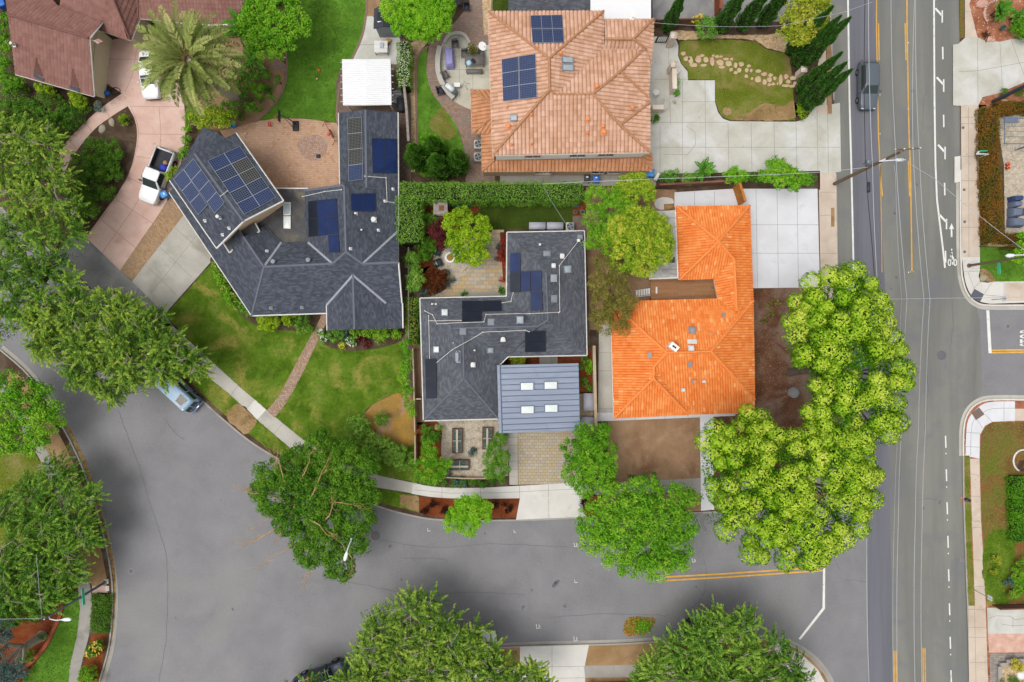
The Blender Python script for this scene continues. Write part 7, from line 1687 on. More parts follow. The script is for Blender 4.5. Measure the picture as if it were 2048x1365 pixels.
wire('left wire of the pair on the right of the pole top',[(1826,-400,ZW),(1829,0,ZW),(1826,298,ZW),(1848,600,ZW),(1837,860,ZW),(1831,1030,ZW),(1830,1365,ZW),(1832,1800,ZW)])
wire('right wire of the pair on the right of the pole top',[(1829,-400,ZW),(1831,0,ZW),(1838,298,ZW),(1860,600,ZW),(1851,860,ZW),(1845,1030,ZW),(1844,1365,ZW),(1846,1800,ZW)])
wire('thin faint wire left of the turning lane',[(1788,330,ZW-1),(1791,350,ZW-1),(1803,600,ZW-1),(1796,860,ZW-1),(1789,1030,ZW-1),(1787,1365,ZW-1),(1787,1800,ZW-1)],.014)
wire('black cable running to the utility pole from the top edge',[(1730,-400,8.5),(1730,0,8.5),(1731,325,8.5)],.03,'wire_black')
cb = thing('cable','black cable with a splice box below the utility pole','cable',P(1737,375,8.4)); b = MB(cb.location); b.tube([P(1732,330,8.5),P(1736,400,8.3),P(1745,500,8.3),P(1752,598,8.6)],.03,5); b.build('line',M['wire_black'],cb); b = MB(cb.location); p = P(1737,375,8.4); b.box(tuple(p),(.26,.9,.2)); b.build('splice_box',M['char'],cb,.03)
wire('service wire from the utility pole to the tan house bins',[(1735,335,9.5),(1640,345,8.8),(1480,352,7.6),(1310,358,6.4),(1170,364,5.4),(1085,368,5.0)],.018)
wire('thin wire running from the hedge antenna to the middle house',[(1085,368,4.6),(1102,402,3.8),(1133,450,2.6)],.014)
wire('drop wire slanting across the road to the right edge',[(1815,325,10),(1870,358,9.4),(1950,425,8.8),(2048,500,8.4),(2130,560,8)],.02)
wire('cable crossing above the side street mouth on the right',[(1757,599,10.6),(1880,597,10.2),(1960,596,10),(2048,594,10),(2300,590,10)],.02)
wire('thin wire above the cypress row',[(1310,46,8),(1400,52,7.6),(1480,54,7.6),(1560,52,8),(1690,24,9),(1745,4,10)],.014)
wire('thin wire above the lower left garden',[(-80,1239,8.6),(0,1239,8.6),(84,1238,8.9)],.014)
wire('thin wire climbing from the lamp post into the elm',[(84,1236,8.9),(78,1180,8.5),(72,1110,8)],.014)
def lamp_post(label,foot,top,hgt,arm_end,head_w=.34,pole='galv',sign=None,name='street_lamp'):
    f = Vector(P(*foot,0)); root = thing(name,label,'street lamp',P(*foot,G)); t = P(top[0],top[1],hgt); b = MB(root.location)
    b.tube([f,f.lerp(t,.5),t],[.13,.1,.07],10); b.lathe([(.22,G),(.22,G+.08),(.15,G+.12)],(f.x,f.y,0),12); b.build('pole',M[pole],root)
    e = P(arm_end[0],arm_end[1],hgt+.25); s = f.lerp(t,.93); b = MB(root.location); b.tube([s,s.lerp(e,.3)+Vector((0,0,.35)),s.lerp(e,.7)+Vector((0,0,.3)),e],.045,7); am = b.build('lamp_arm',M['lamp_white'],root)
    d = (e-s); d.z = 0; d.normalize(); b = MB(root.location); c = e+d*.3
    pts = []
    loft(b,[[tuple(e+Vector((-d.y*.06*math.cos(a),d.x*.06*math.cos(a),.06*math.sin(a)))) for a in [2*math.pi*i/8 for i in range(8)]]]+[[tuple(e+d*x+Vector((-d.y*w*math.cos(a),d.x*w*math.cos(a),.09*math.sin(a)))) for a in [2*math.pi*i/8 for i in range(8)]] for x,w in ((.2,head_w*.42),(.5,head_w*.5),(.72,head_w*.4),(.8,head_w*.15))]); b.build('lamp_head',M['lamp_white'],am)
    if sign:
        (sx,sy,ex,ey,hz) = sign; a,c = P(sx,sy,hz),P(ex,ey,hz); d = (c-a); ang = math.atan2(d.y,d.x); m = (a+c)/2
        b = MB(root.location); b.box((m.x,m.y,m.z),(d.length,.04,.36),ang); so_ = b.build('street_sign',M['sign_green'],root)
    return root
M['sign_text'] = M['white']
lp = lamp_post('grey street lamp leaning over the pavement at lower left, with a green street sign',(212,1164),(88,1239),9.0,(124,1240),sign=(165,1177,168,1210,4.2))
b = MB(lp.location); p = P(88,1239,8.9); b.tube([p+Vector((.5*math.cos(a),.35*math.sin(a),.1)) for a in [R(20*i) for i in range(16)]],.02,5); b.build('cable_loop',M['wire_black'],lp)
lamp_post('street lamp half swallowed by the half dead tree',(748,1026),(702,1078),8.8,(694,1104))
lamp_post('leaning wooden lamp pole with green sign on the corner lawn at the right',(1936,532),(2083,509),9.2,(2030,511),pole='pole_wood',sign=(1997,526,1998,549,3.6))
sp = thing('sign_post','curved white post with a green edged sign before the clipped hedge','sign',P(1953,318,G)); f = Vector(P(1953,318,0)); b = MB(sp.location); b.tube([f,f+Vector((0,0,1.6)),P(1954,308,2.4),P(1958,303,2.6)],[.05,.05,.09,.09],8); b.build('post',M['lamp_white'],sp)
b = MB(sp.location); a,c = P(1957,303,2.5),P(1972,303,2.5); b.box(tuple((a+c)/2),((c-a).length,.04,.5)); b.build('sign_plate',M['sign_green'],sp)
for lb,fx,fy,h_,mt in (('thin grey sign post by the lower right pavement',1950,1181,2.3,'galv'),('thin dark sign post on the upper right corner pavement',1983,600,2.0,'galv')):
    sp = thing('sign_post',lb,'sign',P(fx,fy,G)); f = Vector(P(fx,fy,G)); b = MB(sp.location); b.tube([f,f+Vector((0,0,h_))],.03,6); b.build('post',M[mt],sp); b = MB(sp.location); b.box((f.x,f.y+.03,f.z+h_-.3),(.03,.45,.6)); b.build('sign_plate',M['lamp_white'],sp)
fh = thing('fire_hydrant','dark fire hydrant on the kerb at the right of the main road','fire hydrant',P(1931,999,G)); b = MB(); b.lathe([(.17,0),(.17,.06),(.11,.08),(.11,.5),(.15,.52),(.15,.57),(.1,.68),(.04,.75)],(0,0,0),12); b.build('barrel',M['char'],fh); b = MB(); b.tube([(-.2,0,.42),(.2,0,.42)],.07,8); b.tube([(0,-.18,.38),(0,0,.38)],.06,8); b.build('outlet',M['galv'],fh)
b = MB(); p = P(1926,1000,.012); b.face([(p.x+x,p.y+y,.013) for x,y in ((-.25,-.3),(.15,-.35),(.2,.3),(-.2,.35))]); o = b.build('rust_stain',M['redsoil'],main)
ant = thing('antenna','small pale aerial standing above the tall clipped hedge','antenna',P(1084,372,G)); b = MB(); ax,ay,_ = P(1084,372,G); b.tube([(0,0,0),(0,0,4.5)],.025,6); b.tube([(-.5,0,4.4),(.5,.1,4.4)],.02,5)
for i in range(6): b.tube([(-.45+i*.18,-.3,4.4),(-.45+i*.18,.3,4.42)],.012,4)
b.build('mast',M['wood_pale'],ant)
for lb,x,y,z in (('white satellite dish at the back of the tan house',1262,34,5.6),('small white dish beside the patio of the tan house',966,92,3.0)):
    sd_ = thing('satellite_dish',lb,'satellite dish',P(x,y,z)); b = MB(); M4 = Matrix.Rotation(R(35),4,'X'); pts = []
    b.lathe([(.02,0),(.2,.03),(.36,.11),(.4,.16)],(0,0,0),16); o = b.build('dish',M['white'],sd_); o.rotation_euler = (R(40),0,R(-30))
    b = MB(); b.tube([(0,0,-.6),(0,0,0)],.03,6); b.tube([(0,0,.0),(.25,-.3,.35)],.02,5); b.build('bracket',M['char'],sd_)

# ------------------------------------------------------------------ fences and low walls
def fence(label,px,h,mat,th=.05,step=2.2,z0=G,post=.09,cap=True,name='fence',pickets=False,cat='fence'):
    path = W2(px,z0); root = thing(name,label,cat,(*path[0],z0)); b = MB(root.location); posts = []
    for i in range(len(path)-1):
        a,c = Vector(path[i]),Vector(path[i+1]); d = c-a; ang = math.atan2(d.y,d.x); m = (a+c)/2; L = d.length
        if pickets:
            k = max(2,int(L/.16))
            for j in range(k): q = a.lerp(c,(j+.5)/k); b.box((q.x,q.y,z0+h/2),(.04,.04,h-.08),ang)
            for zz in (.12,h-.05): b.box((m.x,m.y,z0+zz),(L,.06,.05),ang)
        else:
            k = max(1,int(L/.16)); rr = random.Random(k)
            for j in range(k): q = a.lerp(c,(j+.5)/k); b.box((q.x,q.y,z0+h/2+rr.uniform(-.012,.012)),(L/k-.012,th*(.8+.4*rr.random()),h),ang)
            if cap: b.box((m.x,m.y,z0+h+.03),(L,th*2.4,.04),ang)
        n = max(1,int(L/step)); posts += [a.lerp(c,j/n) for j in range(n)]
    posts.append(Vector(path[-1])); b.build('panel',M[mat],root)
    for q in posts:
        p = MB(root.location); p.box((q.x,q.y,z0+h/2+.04),(post,post,h+.12)); p.build('post',M[mat],root)
    return root
fence('pale board fence at the left side of the middle house',[(830,698),(832,760),(834,858)],1.5,'wood_pale')
fence('tan board fence between the metal roof and the orange house',[(1184,692),(1186,780),(1188,858)],1.6,'wood_pale',th=.12)
fence('short cross fence beside the storage boxes',[(1160,859),(1188,858)],1.4,'wood_grey')
fence('cross fence in the narrow side yard of the middle house',[(832,796),(845,796)],1.3,'wood_pale',step=1)
fence('weathered grey fence beside the pebble strip',[(812,172),(818,230),(822,292)],1.6,'wood_grey',th=.1)
fence('dark grey fence behind the clipped hedges between the dark roofs',[(822,500),(822,690)],1.6,'wood_grey')
fence('dark brown board fence beyond the pebble bed',[(1306,55),(1350,54),(1396,53)],1.5,'wood_brown')
fence('weathered board fence behind the orange house driveway',[(1312,377),(1350,375),(1440,370),(1464,369)],1.5,'wood_brown',th=.08)
fence('orange stained timber gate beside the orange roof',[(1466,376),(1472,394),(1477,411)],1.9,'wood_orange',th=.1,step=1.0,cat='gate',name='gate')
fence('rust brown fence post run beyond the cypresses',[(1430,-60),(1430,36)],1.8,'deck_rust',th=.14)
fence('low pale fence at the front of the gravel garden',[(893,953),(930,955),(974,955)],.55,'wood_pale',step=1.6)
fence('pale board fence at the left of the gravel garden',[(834,868),(834,920)],1.3,'wood_pale')
fence('dark picket railing before the red and green hedge',[(1971,222),(1973,350),(1976,488)],.95,'char',pickets=True,step=3)
fence('pale timber fence below the red and green hedge',[(1964,492),(2010,494),(2100,495)],.8,'wood_pale',th=.1)
fence('dark timber fence below the lower right front lawn',[(1984,1210),(2048,1208),(2120,1206)],1.1,'wood_brown')
fence('orange brown timber screen at the left edge',[(-60,1252),(12,1254)],1.0,'wood_orange')
fence('rust brown plank fence at the bottom edge',[(1174,1366),(1230,1364),(1290,1362)],1.6,'deck_rust',th=.1)
fence('black wire gate at the entry court of the tan house',[(1310,86),(1332,86)],1.4,'char',pickets=True,step=1,cat='gate',name='gate')
def wall_line(label,px,w,h,mat,cap=None,name='garden_wall',sm=0,cat='wall',z0=G):
    path = W2(smooth_px(px,sm) if sm else px,z0); L,Rr = offset_line(path,w/2),offset_line(path,-w/2); root = thing(name,label,cat,(*path[0],z0)); b = MB(root.location)
    def seg(b,L,Rr,za,zb):
        for i in range(len(L)-1):
            b.face([(*Rr[i],zb),(*Rr[i+1],zb),(*L[i+1],zb),(*L[i],zb)]); b.face([(*Rr[i],za),(*Rr[i+1],za),(*Rr[i+1],zb),(*Rr[i],zb)]); b.face([(*L[i+1],za),(*L[i],za),(*L[i],zb),(*L[i+1],zb)])
        b.face([(*L[0],za),(*Rr[0],za),(*Rr[0],zb),(*L[0],zb)]); b.face([(*Rr[-1],za),(*L[-1],za),(*L[-1],zb),(*Rr[-1],zb)])
    seg(b,L,Rr,z0-.02,z0+h); b.build('wall_body',M[mat],root)
    b = MB(root.location); seg(b,offset_line(path,w/2+.04),offset_line(path,-w/2-.04),z0+h+.002,z0+h+.07); b.build('coping',M[cap or mat],root)
wall_line('pale curved seat wall round the concrete patio',[(881,97),(877,118),(877,145),(884,168),(897,188),(908,200)],.4,.5,'conc_patio','conc',sm=4,name='seat_wall')
wall_line('low curved concrete step at the rounded patio end',[(889,88),(897,74),(915,68),(930,73),(939,88)],.25,.18,'conc_patio','conc',sm=4,name='patio_step')
wall_line('low brown retaining wall beside the tan pavement',[(1964,216),(1966,350),(1969,490)],.35,.35,'wood_brown')
M['cream'] = m_ground('cream',['ddccba','e5d6c6','ebdfd2'],.8,12,.06)
wall_line('cream entry wall in front of the tan house',[(1341,150),(1342,190)],.36,1.5,'cream')
wall_line('short cream wall at the lower end of the entry court',[(1300,223),(1322,223)],.36,1.1,'cream')
wall_line('curved concrete step at the mouth of the entry court',[(1334,200),(1331,214),(1322,222)],.5,.14,'conc',sm=4,name='patio_step')
wall_line('upper pale block edging of the lower right court',[(1996,1327),(2012,1326),(2012,1320),(2100,1316)],.3,.3,'conc_old')
wall_line('left pale block edging of the lower right court',[(1995,1330),(1996,1500)],.3,.3,'conc_old')
for lb,x,y,w_,h_ in (('cream gate pillar at the upper end of the entry court',1337,91,.55,2.1),('cream gate pillar at the head of the entry wall',1338,145,.5,1.9),('cream letterbox pillar among the roadside cypresses',1595,151,.5,1.4)):
    t = thing('pillar',lb,'pillar',P(x,y,G)); b = MB(); b.box((0,0,h_/2),(w_,w_,h_)); b.build('shaft',M['cream'],t); b = MB(); b.box((0,0,h_+.05),(w_+.1,w_+.1,.1)); b.box((0,0,h_+.13),(w_*.7,w_*.7,.08)); b.build('cap',M['cream'],t,.01)

# ------------------------------------------------------------------ flagstones, boulders, stone rings
FS = [(1366,108,6,4),(1373,118,7,5),(1381,121,5,8),(1387,131,8,4),(1396,119,6,8),(1404,112,5,3),(1412,120,5,6),(1407,131,7,3),(1424,124,5,9),(1434,114,5,3),(1440,126,8,6),(1443,135,7,3),(1442,114,4,2),(1452,119,7,3),(1457,128,8,6),(1463,119,4,3),(1462,140,4,4),(1471,131,4,6),(1478,141,5,5),(1471,146,4,3),(1482,129,6,5),(1493,141,4,4),(1492,153,4,4),(1497,133,5,3),(1502,142,3,4),(1504,158,3,3),(1516,143,6,4),(1515,160,7,7),(1528,149,6,4),(1529,165,5,6),(1541,151,5,4),(1539,160,5,5),(1538,170,4,3),(1549,157,4,4),(1546,169,4,3),(1561,161,4,11),(1572,154,5,5),(1576,164,5,4),(1585,157,7,4),(1572,172,9,3),(1590,168,5,4),(1584,173,6,3),(1555,168,2,3),(1426,112,3,2)]
for i,(x,y,rx,ry) in enumerate(FS):
    g = random.Random(300+i); n = 9; c = P(x,y,G); pts = []; ph = g.uniform(0,6)
    for j in range(n):
        a = 2*math.pi*j/n+g.uniform(-.2,.2); k = g.uniform(.8,1.12); pts.append((rx/SC*math.cos(a)*k,ry/SC*math.sin(a)*k))
    b = MB(); b.prism(pts,-.02,.055); o = b.build('stepping_stone',M['flag'] if i % 4 else M['flag_pink']); o.location = c
    meta(o,'pale sandstone flag set in the patchy upper front lawn','stepping stone','flagstones across the upper front lawn')
M['golden'] = m_ground('golden',['d0a878','e0bf98','ecd6b8'],1.5,6,.12,'c98a48',1.2,(.52,.62)); M['rock'] = m_ground('rock',['9a9480','aaa48c','b8b29c'],2,6,.15); M['rock_pink'] = m_ground('rock_pink',['c29080','d0a494','dcb8a8'],2,6,.15)
for lb,x,y,r_,mt,sd2 in (('golden boulder at the edge of the middle patio',899,556,.34,'golden',3),('golden boulder at the top of the gravel garden',874,855,.33,'golden',5),('grey green boulder on the upper right corner lawn',1967,556,.4,'rock',7),('pale stump beside the upper camphor tree',1586,787,.62,'conc_grime',4),
                           ('mossy boulder beside the pink path',195,210,.5,'rock',9),('grey boulder in the bed at the path fork',224,245,.42,'rock',11),('flat rock lower in the planting bed at the fork',205,258,.36,'rock',13),('grey slab rock at the corner of the solar roof',431,276,.5,'rock',15),('pink rock in the upper right red bed, left one',1977,79,.34,'rock_pink',17),('pink rock in the upper right red bed, right one',1986,81,.24,'rock_pink',19),
                           ('pale stepping rock at the tip of the red rocky bed',2008,203,.3,'rock_pink',21),('pink flat rock at the top of the upper right bed',1964,8,.55,'rock_pink',23),('pale rock at the side street end of the lawn bed',1030,1352,.2,'rock',25),('pale rock among the lower right plants',1010,462,.25,'golden',27) if False else ('small pale rock by the entry court wall',1349,205,.2,'rock',29)):
    lump('boulder',lb,'rock',P(x,y,G+r_*.12),r_,mt,sd2,.55)
for (nm,lb,cx,cy,rx,ry,a0,a1,n,mt,sz) in (('stone_edging','arc of pink edging stones round the philodendron clump',1992,28,24,24,95,215,12,'rock_pink',(.4,.3,.22)),('stone_edging','ring of white edging stones round the tree pit at the right edge',2046,922,20,22,90,235,11,'white',(.34,.16,.14))):
    t = thing(nm,lb,'edging',P(cx,cy,G))
    for i in range(n):
        a = R(a0+(a1-a0)*i/(n-1)); b = MB(); b.box((rx/SC*math.cos(a),ry/SC*math.sin(a),sz[2]/2),sz,a+R(90),taper=.85); b.build('stone',M[mt],t,.03)
t = thing('tree_stump','dark stump in the stone ringed pit at the right edge','stump',P(2046,932,G)); b = MB(); b.lathe([(.6,0),(.5,.1),(.42,.5),(.36,.55)],(0,0,0),14); b.build('trunk',M['bark_brown'],t)

# ------------------------------------------------------------------ garden furniture and clutter
def bin_(label,x,y,rz,body,lid,w=.6,h=1.0):
    t = thing('wheelie_bin',label,'bin',P(x,y,G),R(rz)); b = MB(); loft(b,[rrect(-w*.36,w*.36,w*.36,w*.36,.05,.06),rrect(-w/2,w/2,w*.48,w*.48,h-.08,.07)],smooth=False); b.build('tub',M[body],t)
    b = MB(); loft(b,[rrect(-w*.56,w*.56,w*.54,w*.54,h-.08,.08),rrect(-w*.54,w*.52,w*.5,w*.5,h,.1),rrect(-w*.35,w*.35,w*.34,w*.34,h+.05,.1)]); b.build('lid',M[lid],t)
    b = MB(); b.tube([(-w*.58,-w*.35,h-.06),(-w*.66,-w*.3,h-.02),(-w*.66,w*.3,h-.02),(-w*.58,w*.35,h-.06)],.02,5); b.build('handle',M[body],t)
    for s in (-1,1):
        b = MB(); b.tube([(-w*.42,s*w*.42,.1),(-w*.42,s*w*.5,.1)],.1,10); b.build('wheel',M['tyre'],t)
    b = MB(); b.box((.06,0,h+.055),(.14,.2,.012)); b.build('label',M['white'],t)
bin_('blue recycling bin at the wall below the tan house, behind the hedge',1190,362,95,'blue_bin','blue_bin'); bin_('light blue bin at the corner of the tan house by the driveway',1297,350,80,'blue_bin_light','blue_bin_light',.72); bin_('bright blue bin at the front corner of the solar roofed house',338,393,30,'blue_bin_light','blue_bin_light'); bin_('dark bin beside the blue recycling bin below the tan house',1172,361,90,'char','char',.56)
bin_('blue bin at the top left corner of the picture',13,14,20,'blue_bin','blue_bin',.9)
def chair(label,x,y,rz,mat='char',cushion=None,w=.62,group=None):
    t = thing('garden_chair',label,'chair',P(x,y,G),R(rz),group); b = MB(); b.box((0,0,.4),(w,w,.07)); b.build('seat',M[mat],t,.02)
    b = MB(); b.box((-w*.52,0,.66),(.08,w,.55)); b.build('backrest',M[mat],t,.02)
    for s in (-1,1):
        b = MB(); b.box((0,s*w*.53,.56),(w*1.05,.06,.05)); b.box((w*.4,s*w*.53,.3),(.05,.05,.56)); b.box((-w*.45,s*w*.53,.3),(.05,.05,.56)); b.build('armrest',M[mat],t)
    if cushion: b = MB(); b.box((-w*.3,0,.56),(.14,w*.62,.3)); b.build('cushion',M[cushion],t,.05)
M['cushion_green'] = m_plain('cushion_green','b4d88c',.8,.06); M['taupe'] = m_plain('taupe','74706c',.8,.1,6); M['lilac'] = m_plain('lilac','9c98cc',.8,.08,4)
chair('grey garden chair with green cushion beside the fire pit, upper one',876,505,-20,'char','cushion_green',.7); chair('grey garden chair with green cushion beside the fire pit, lower one',878,527,22,'char','cushion_green',.7)
chair('grey chair at the upper left of the tan house patio',911,93,-85,'taupe'); chair('grey chair against the curved seat wall',891,153,30,'taupe'); chair('dark slatted chair outside the curved seat wall',882,184,15,'char',None,.7); chair('grey chair at the left head of the patio table',930,112,-90,'taupe'); chair('grey chair at the middle of the patio table',949,110,-90,'taupe',None,.55); chair('grey chair at the right head of the patio table',963,110,-90,'taupe',None,.55); chair('dark square chair on the brown brick walk at the top',934,19,-90,'char',None,.55)
t = thing('patio_table','grey rectangular patio table with place settings','table',P(950,126,G)); b = MB(); b.box((0,0,.73),(1.95,1.05,.05)); b.build('tabletop',M['taupe'],t,.02)
for a in (-1,1):
    for c in (-1,1): b = MB(); b.box((a*.85,c*.42,.36),(.07,.07,.7)); b.build('leg',M['char'],t)
t = thing('bench','grey bench below the patio table','bench',P(949,146,G)); b = MB(); b.box((0,0,.43),(1.65,.42,.06)); b.build('seat',M['taupe'],t,.02)
for a in (-1,1): b = MB(); b.box((a*.7,0,.21),(.07,.38,.4)); b.build('leg',M['char'],t)
M['plate_blue'] = m_plain('plate_blue','a9d0e6',.4,.06)
b = MB(); b.lathe([(.03,0),(.24,.02),(.27,.06),(.22,.18),(.1,.24)],(0,0,0),16); o = b.build('fire_bowl',M['plate_blue']); o.location = P(938,127,G+.76); meta(o,'pale blue glass bowl on the patio table','bowl')
o = lump('jacket','dark blue jacket lying on the patio table','jacket',P(947,123,G+.8),.24,'black',8,.4)
t = thing('grill','long barbecue under a lilac cover by the seat wall','grill',P(900,121,G),R(4)); b = MB(); loft(b,[rrect(-.42,.42,.98,.98,0,.12),rrect(-.4,.4,.92,.9,.7,.15),rrect(-.32,.3,.78,.74,1.0,.2),rrect(-.2,.2,.6,.55,1.05,.15)]); b.build('cover',M['lilac'],t); b = MB(); b.box((0,0,1.06),(.05,1.3,.02)); b.build('seam',M['lilac'],t)
t = thing('grill','stainless built-in barbecue on the end of the seat wall','grill',P(903,184,G),R(-40)); b = MB(); b.box((0,0,.5),(1.35,.5,.9)); b.build('base',M['galv'],t,.02); b = MB(); b.box((-.1,0,1.0),(.95,.48,.14)); b.build('hood',M['lamp_white'],t,.05); b = MB(); b.tube([(-.5,-.3,.98),(.3,-.3,.98)],.025,6); b.build('handle',M['chrome'],t)
t = thing('side_table','small white side table beside the stainless barbecue','table',P(915,174,G)); b = MB(); b.box((0,0,.5),(.58,.42,.04)); b.build('tabletop',M['white'],t)
for a in (-1,1): b = MB(); b.box((a*.24,0,.24),(.04,.36,.48)); b.build('leg',M['white'],t)
t = thing('frame','bare folding metal frame on the tan house patio','stand',P(931,172,G)); b = MB()
for a in (0,1.57,3.14,4.71): b.tube([(.1*math.cos(a),.1*math.sin(a),.6),(.5*math.cos(a+.4),.5*math.sin(a+.4),.02)],.025,5)
b.build('legs',M['chrome'],t)
shrub('round dark potted bush at the head of the patio table',[(947,100,8),(944,96,6)],1.1,'olive',base=.25)
for lb,x,y in (('upper air conditioner beside the tan house',957,293),('lower air conditioner beside the tan house',957,318),('air conditioner behind the middle house',1139,456)):
    t = thing('air_conditioner',lb,'air conditioner',P(x,y,G)); b = MB(); b.box((0,0,.4),(.8,.8,.75)); b.build('case',M['seal'],t,.03); b = MB(); b.lathe([(.34,.78),(.34,.8),(.3,.8)],(0,0,0),18); b.build('fan_ring',M['char'],t)
    b = MB()
    for k in range(4): a = k*math.pi/2; b.face([(0,0,.81),(.3*math.cos(a),.3*math.sin(a),.81),(.3*math.cos(a+.7),.3*math.sin(a+.7),.815)])
    b.lathe([(.08,.79),(.08,.83),(.02,.84)],(0,0,0),10); b.build('fan',M['vent_grey'],t)
M['box_grey'] = m_plain('box_grey','b4b4c0',.6,.06)
for lb,x,y,w_,d_,h_ in (('left half of the grey storage pair behind the middle house',1074,455,1.65,.7,1.0),('right half of the grey storage pair behind the middle house',1109,455,1.65,.7,1.0),('upper grey storage box beside the tan fence',1176,803,1.1,1.75,.9),('lower grey storage box beside the tan fence',1174,842,1.35,.95,.9),('black storage box beside the grey fence',803,214,.7,1.3,.8)):
    t = thing('storage_box',lb,'storage box',P(x,y,G)); mt = 'char' if 'black' in lb else 'box_grey'; b = MB(); b.box((0,0,h_*.42),(w_*.95,d_*.95,h_*.84)); b.build('tub',M[mt],t,.02); b = MB(); b.box((0,0,h_*.9),(w_,d_,h_*.12),taper=.97); b.build('lid',M[mt],t,.03); b = MB(); b.box((0,-d_/2-.02,h_*.82),(.2,.03,.05)); b.build('latch',M['char'],t)
t = thing('fire_pit','round white fire pit on the gravel circle','fire pit',P(901,516,G)); b = MB(); b.lathe([(.55,0),(.55,.36),(.5,.4),(.36,.4),(.34,.28),(.1,.26)],(0,0,0),24); b.build('bowl',M['white'],t); b = MB(); b.lathe([(.33,.3),(.2,.34),(.05,.36)],(0,0,0),16); b.build('fire_bed',M['ochre'],t)
M['pot_blue'] = m_plain('pot_blue','4f86a8',.4,.08)
for lb,x,y,r_ in (('large blue pot in the red mulch corner',1152,410,.32),('small pale pot in the red mulch corner, left',1150,426,.2),('small pale pot in the red mulch corner, right',1164,426,.24)):
    t = thing('flower_pot',lb,'flower pot',P(x,y,G)); b = MB(); b.lathe([(r_*.6,0),(r_*.9,.3),(r_,.45),(r_*.85,.45),(r_*.8,.38)],(0,0,0),16); b.build('pot',M['pot_blue' if r_ > .3 else 'rock'],t); b = MB(); b.lathe([(r_*.82,.38),(r_*.3,.4)],(0,0,0),12); b.build('potting_soil',M['soil'],t)
    g = np.random.default_rng(int(x+y)); lv = Lv(); k = 40; d = rdir(g,k,.1); lv.add(np.array((0,0,.45))+d*r_*.6,d,rdir(g,k),.22,.07,g.uniform(.2,.9,k)); lv.build('plant','bluegrey',t)
M['net'] = m_ground('net',['4c5f56','5d7268','71877c'],3,10,.3); M['plank'] = m_plain('plank','c0b2a2',.8,.08)
for lb,x,y,w_,l_,v in (('left raised bed with netting in the gravel garden',915,881,.95,2.35,0),('right raised bed with netting in the gravel garden',975,876,.95,2.1,0),('front raised bed with netting in the gravel garden',920,929,1.8,.95,1)):
    t = thing('raised_bed',lb,'raised bed',P(x,y,G)); b = MB()
    for s in (-1,1): b.box((s*w_/2,0,.25),(.07,l_+.07,.5)); b.box((0,s*l_/2,.25),(w_-.07,.07,.5))
    b.build('frame',M['wood_brown'],t); b = MB(); b.box((0,0,.21),(w_-.08,l_-.08,.4)); b.build('bed_soil',M['net'],t)
    g = np.random.default_rng(int(x)); lv = Lv(); k = 160; lv.add(np.stack((g.uniform(-w_*.42,w_*.42,k),g.uniform(-l_*.44,l_*.44,k),g.uniform(.42,.55,k)),1),rdir(g,k),unit(UP+rdir(g,k)*.6),.14,.07,g.uniform(.2,.8,k)); lv.build('seedlings','bluegrey',t)
    b = MB(); b.box((0,0 if not v else -.12,.56),(.2,l_*.96,.05) if not v else (w_*.96,.18,.05)); b.box((0,.02,.52),(w_-.1,.06,.06)) if not v else b.box((.02,0,.52),(.06,l_-.1,.06)); b.build('plank',M['plank'],t)
t = thing('play_house','small wooden play house with a plank roof by the tall hedge','play house',P(886,424,G)); b = MB()
for i in range(8): b.box((-.6+i*.17,0,2.25+.004*(i % 2)),(.155,1.4,.05))
rf_ = b.build('roof',M['wood_grey'],t); b = MB(); b.box((-.4,.35,2.29),(.2,.2,.03)); b.box((.1,-.1,2.29),(.5,.5,.02)); b.build('roof_hatch',M['wood_brown'],rf_)
for a in (-1,1):
    for c in (-1,1): b = MB(); b.box((a*.6,c*.62,1.1),(.1,.1,2.2)); b.build('post',M['wood_grey'],t)
b = MB(); b.box((0,0,1.2),(1.25,1.3,.06)); b.build('platform',M['wood_grey'],t); b = MB()
for i in range(4): b.box((0,-.75-.12*i,1.0-.26*i),(.8,.1,.04))
b.build('steps',M['wood_brown'],t)
M['slide_green'] = m_plain('slide_green','1c6a58',.35,.06)
t = thing('slide','dark green plastic slide beside the play house','slide',P(901,412,G)); b = MB(); rings = []
for k in range(8):
    x = k*.29; z = 1.25-1.15*(k/7)**.9; rings.append([(x,y,z+dz) for y,dz in ((-.28,.14),(-.24,.16),(-.2,.02),(0,-.01),(.2,.02),(.24,.16),(.28,.14),(.2,-.06),(-.2,-.06))])
loft(b,rings); b.build('chute',M['slide_green'],t)
t = thing('basketball_hoop','portable basketball hoop on the tan paver patio','basketball hoop',P(592,253,G)); b = MB(); loft(b,[rrect(-.32,.32,.5,.5,0,.06),rrect(-.3,.3,.48,.48,.14,.06),rrect(-.2,.2,.35,.35,.2,.06)]); b.build('base',M['black'],t)
b = MB(); b.tube([(0,.2,.15),(-.15,.2,1.4),(-.6,.22,2.6)],.05,6); b.tube([(-.2,-.2,.15),(-.5,.2,1.8)],.03,5); b.build('pole',M['black'],t); b = MB(); b.box((-.72,.1,2.7),(.04,1.1,.7)); b.build('backboard',M['char'],t); b = MB(); b.tube([(-.98+.23*math.cos(a),.1+.23*math.sin(a),2.5) for a in [2*math.pi*i/16 for i in range(17)]],.018,5); b.build('rim',M['orange_paint'],t)
M['red_paint'] = m_plain('red_paint','c8402c',.5,.08)
t = thing('seesaw','red and black folding toy frame beside the long solar wing','toy',P(661,264,G),R(-62)); b = MB(); b.tube([(-1.3,0,.5),(0,0,.75),(1.3,0,.5)],.035,6); b.build('bar',M['red_paint'],t); b = MB()
for x in (-.85,1.25): b.tube([(x,-.45,.03),(x,0,.6),(x,.45,.03)],.025,5)
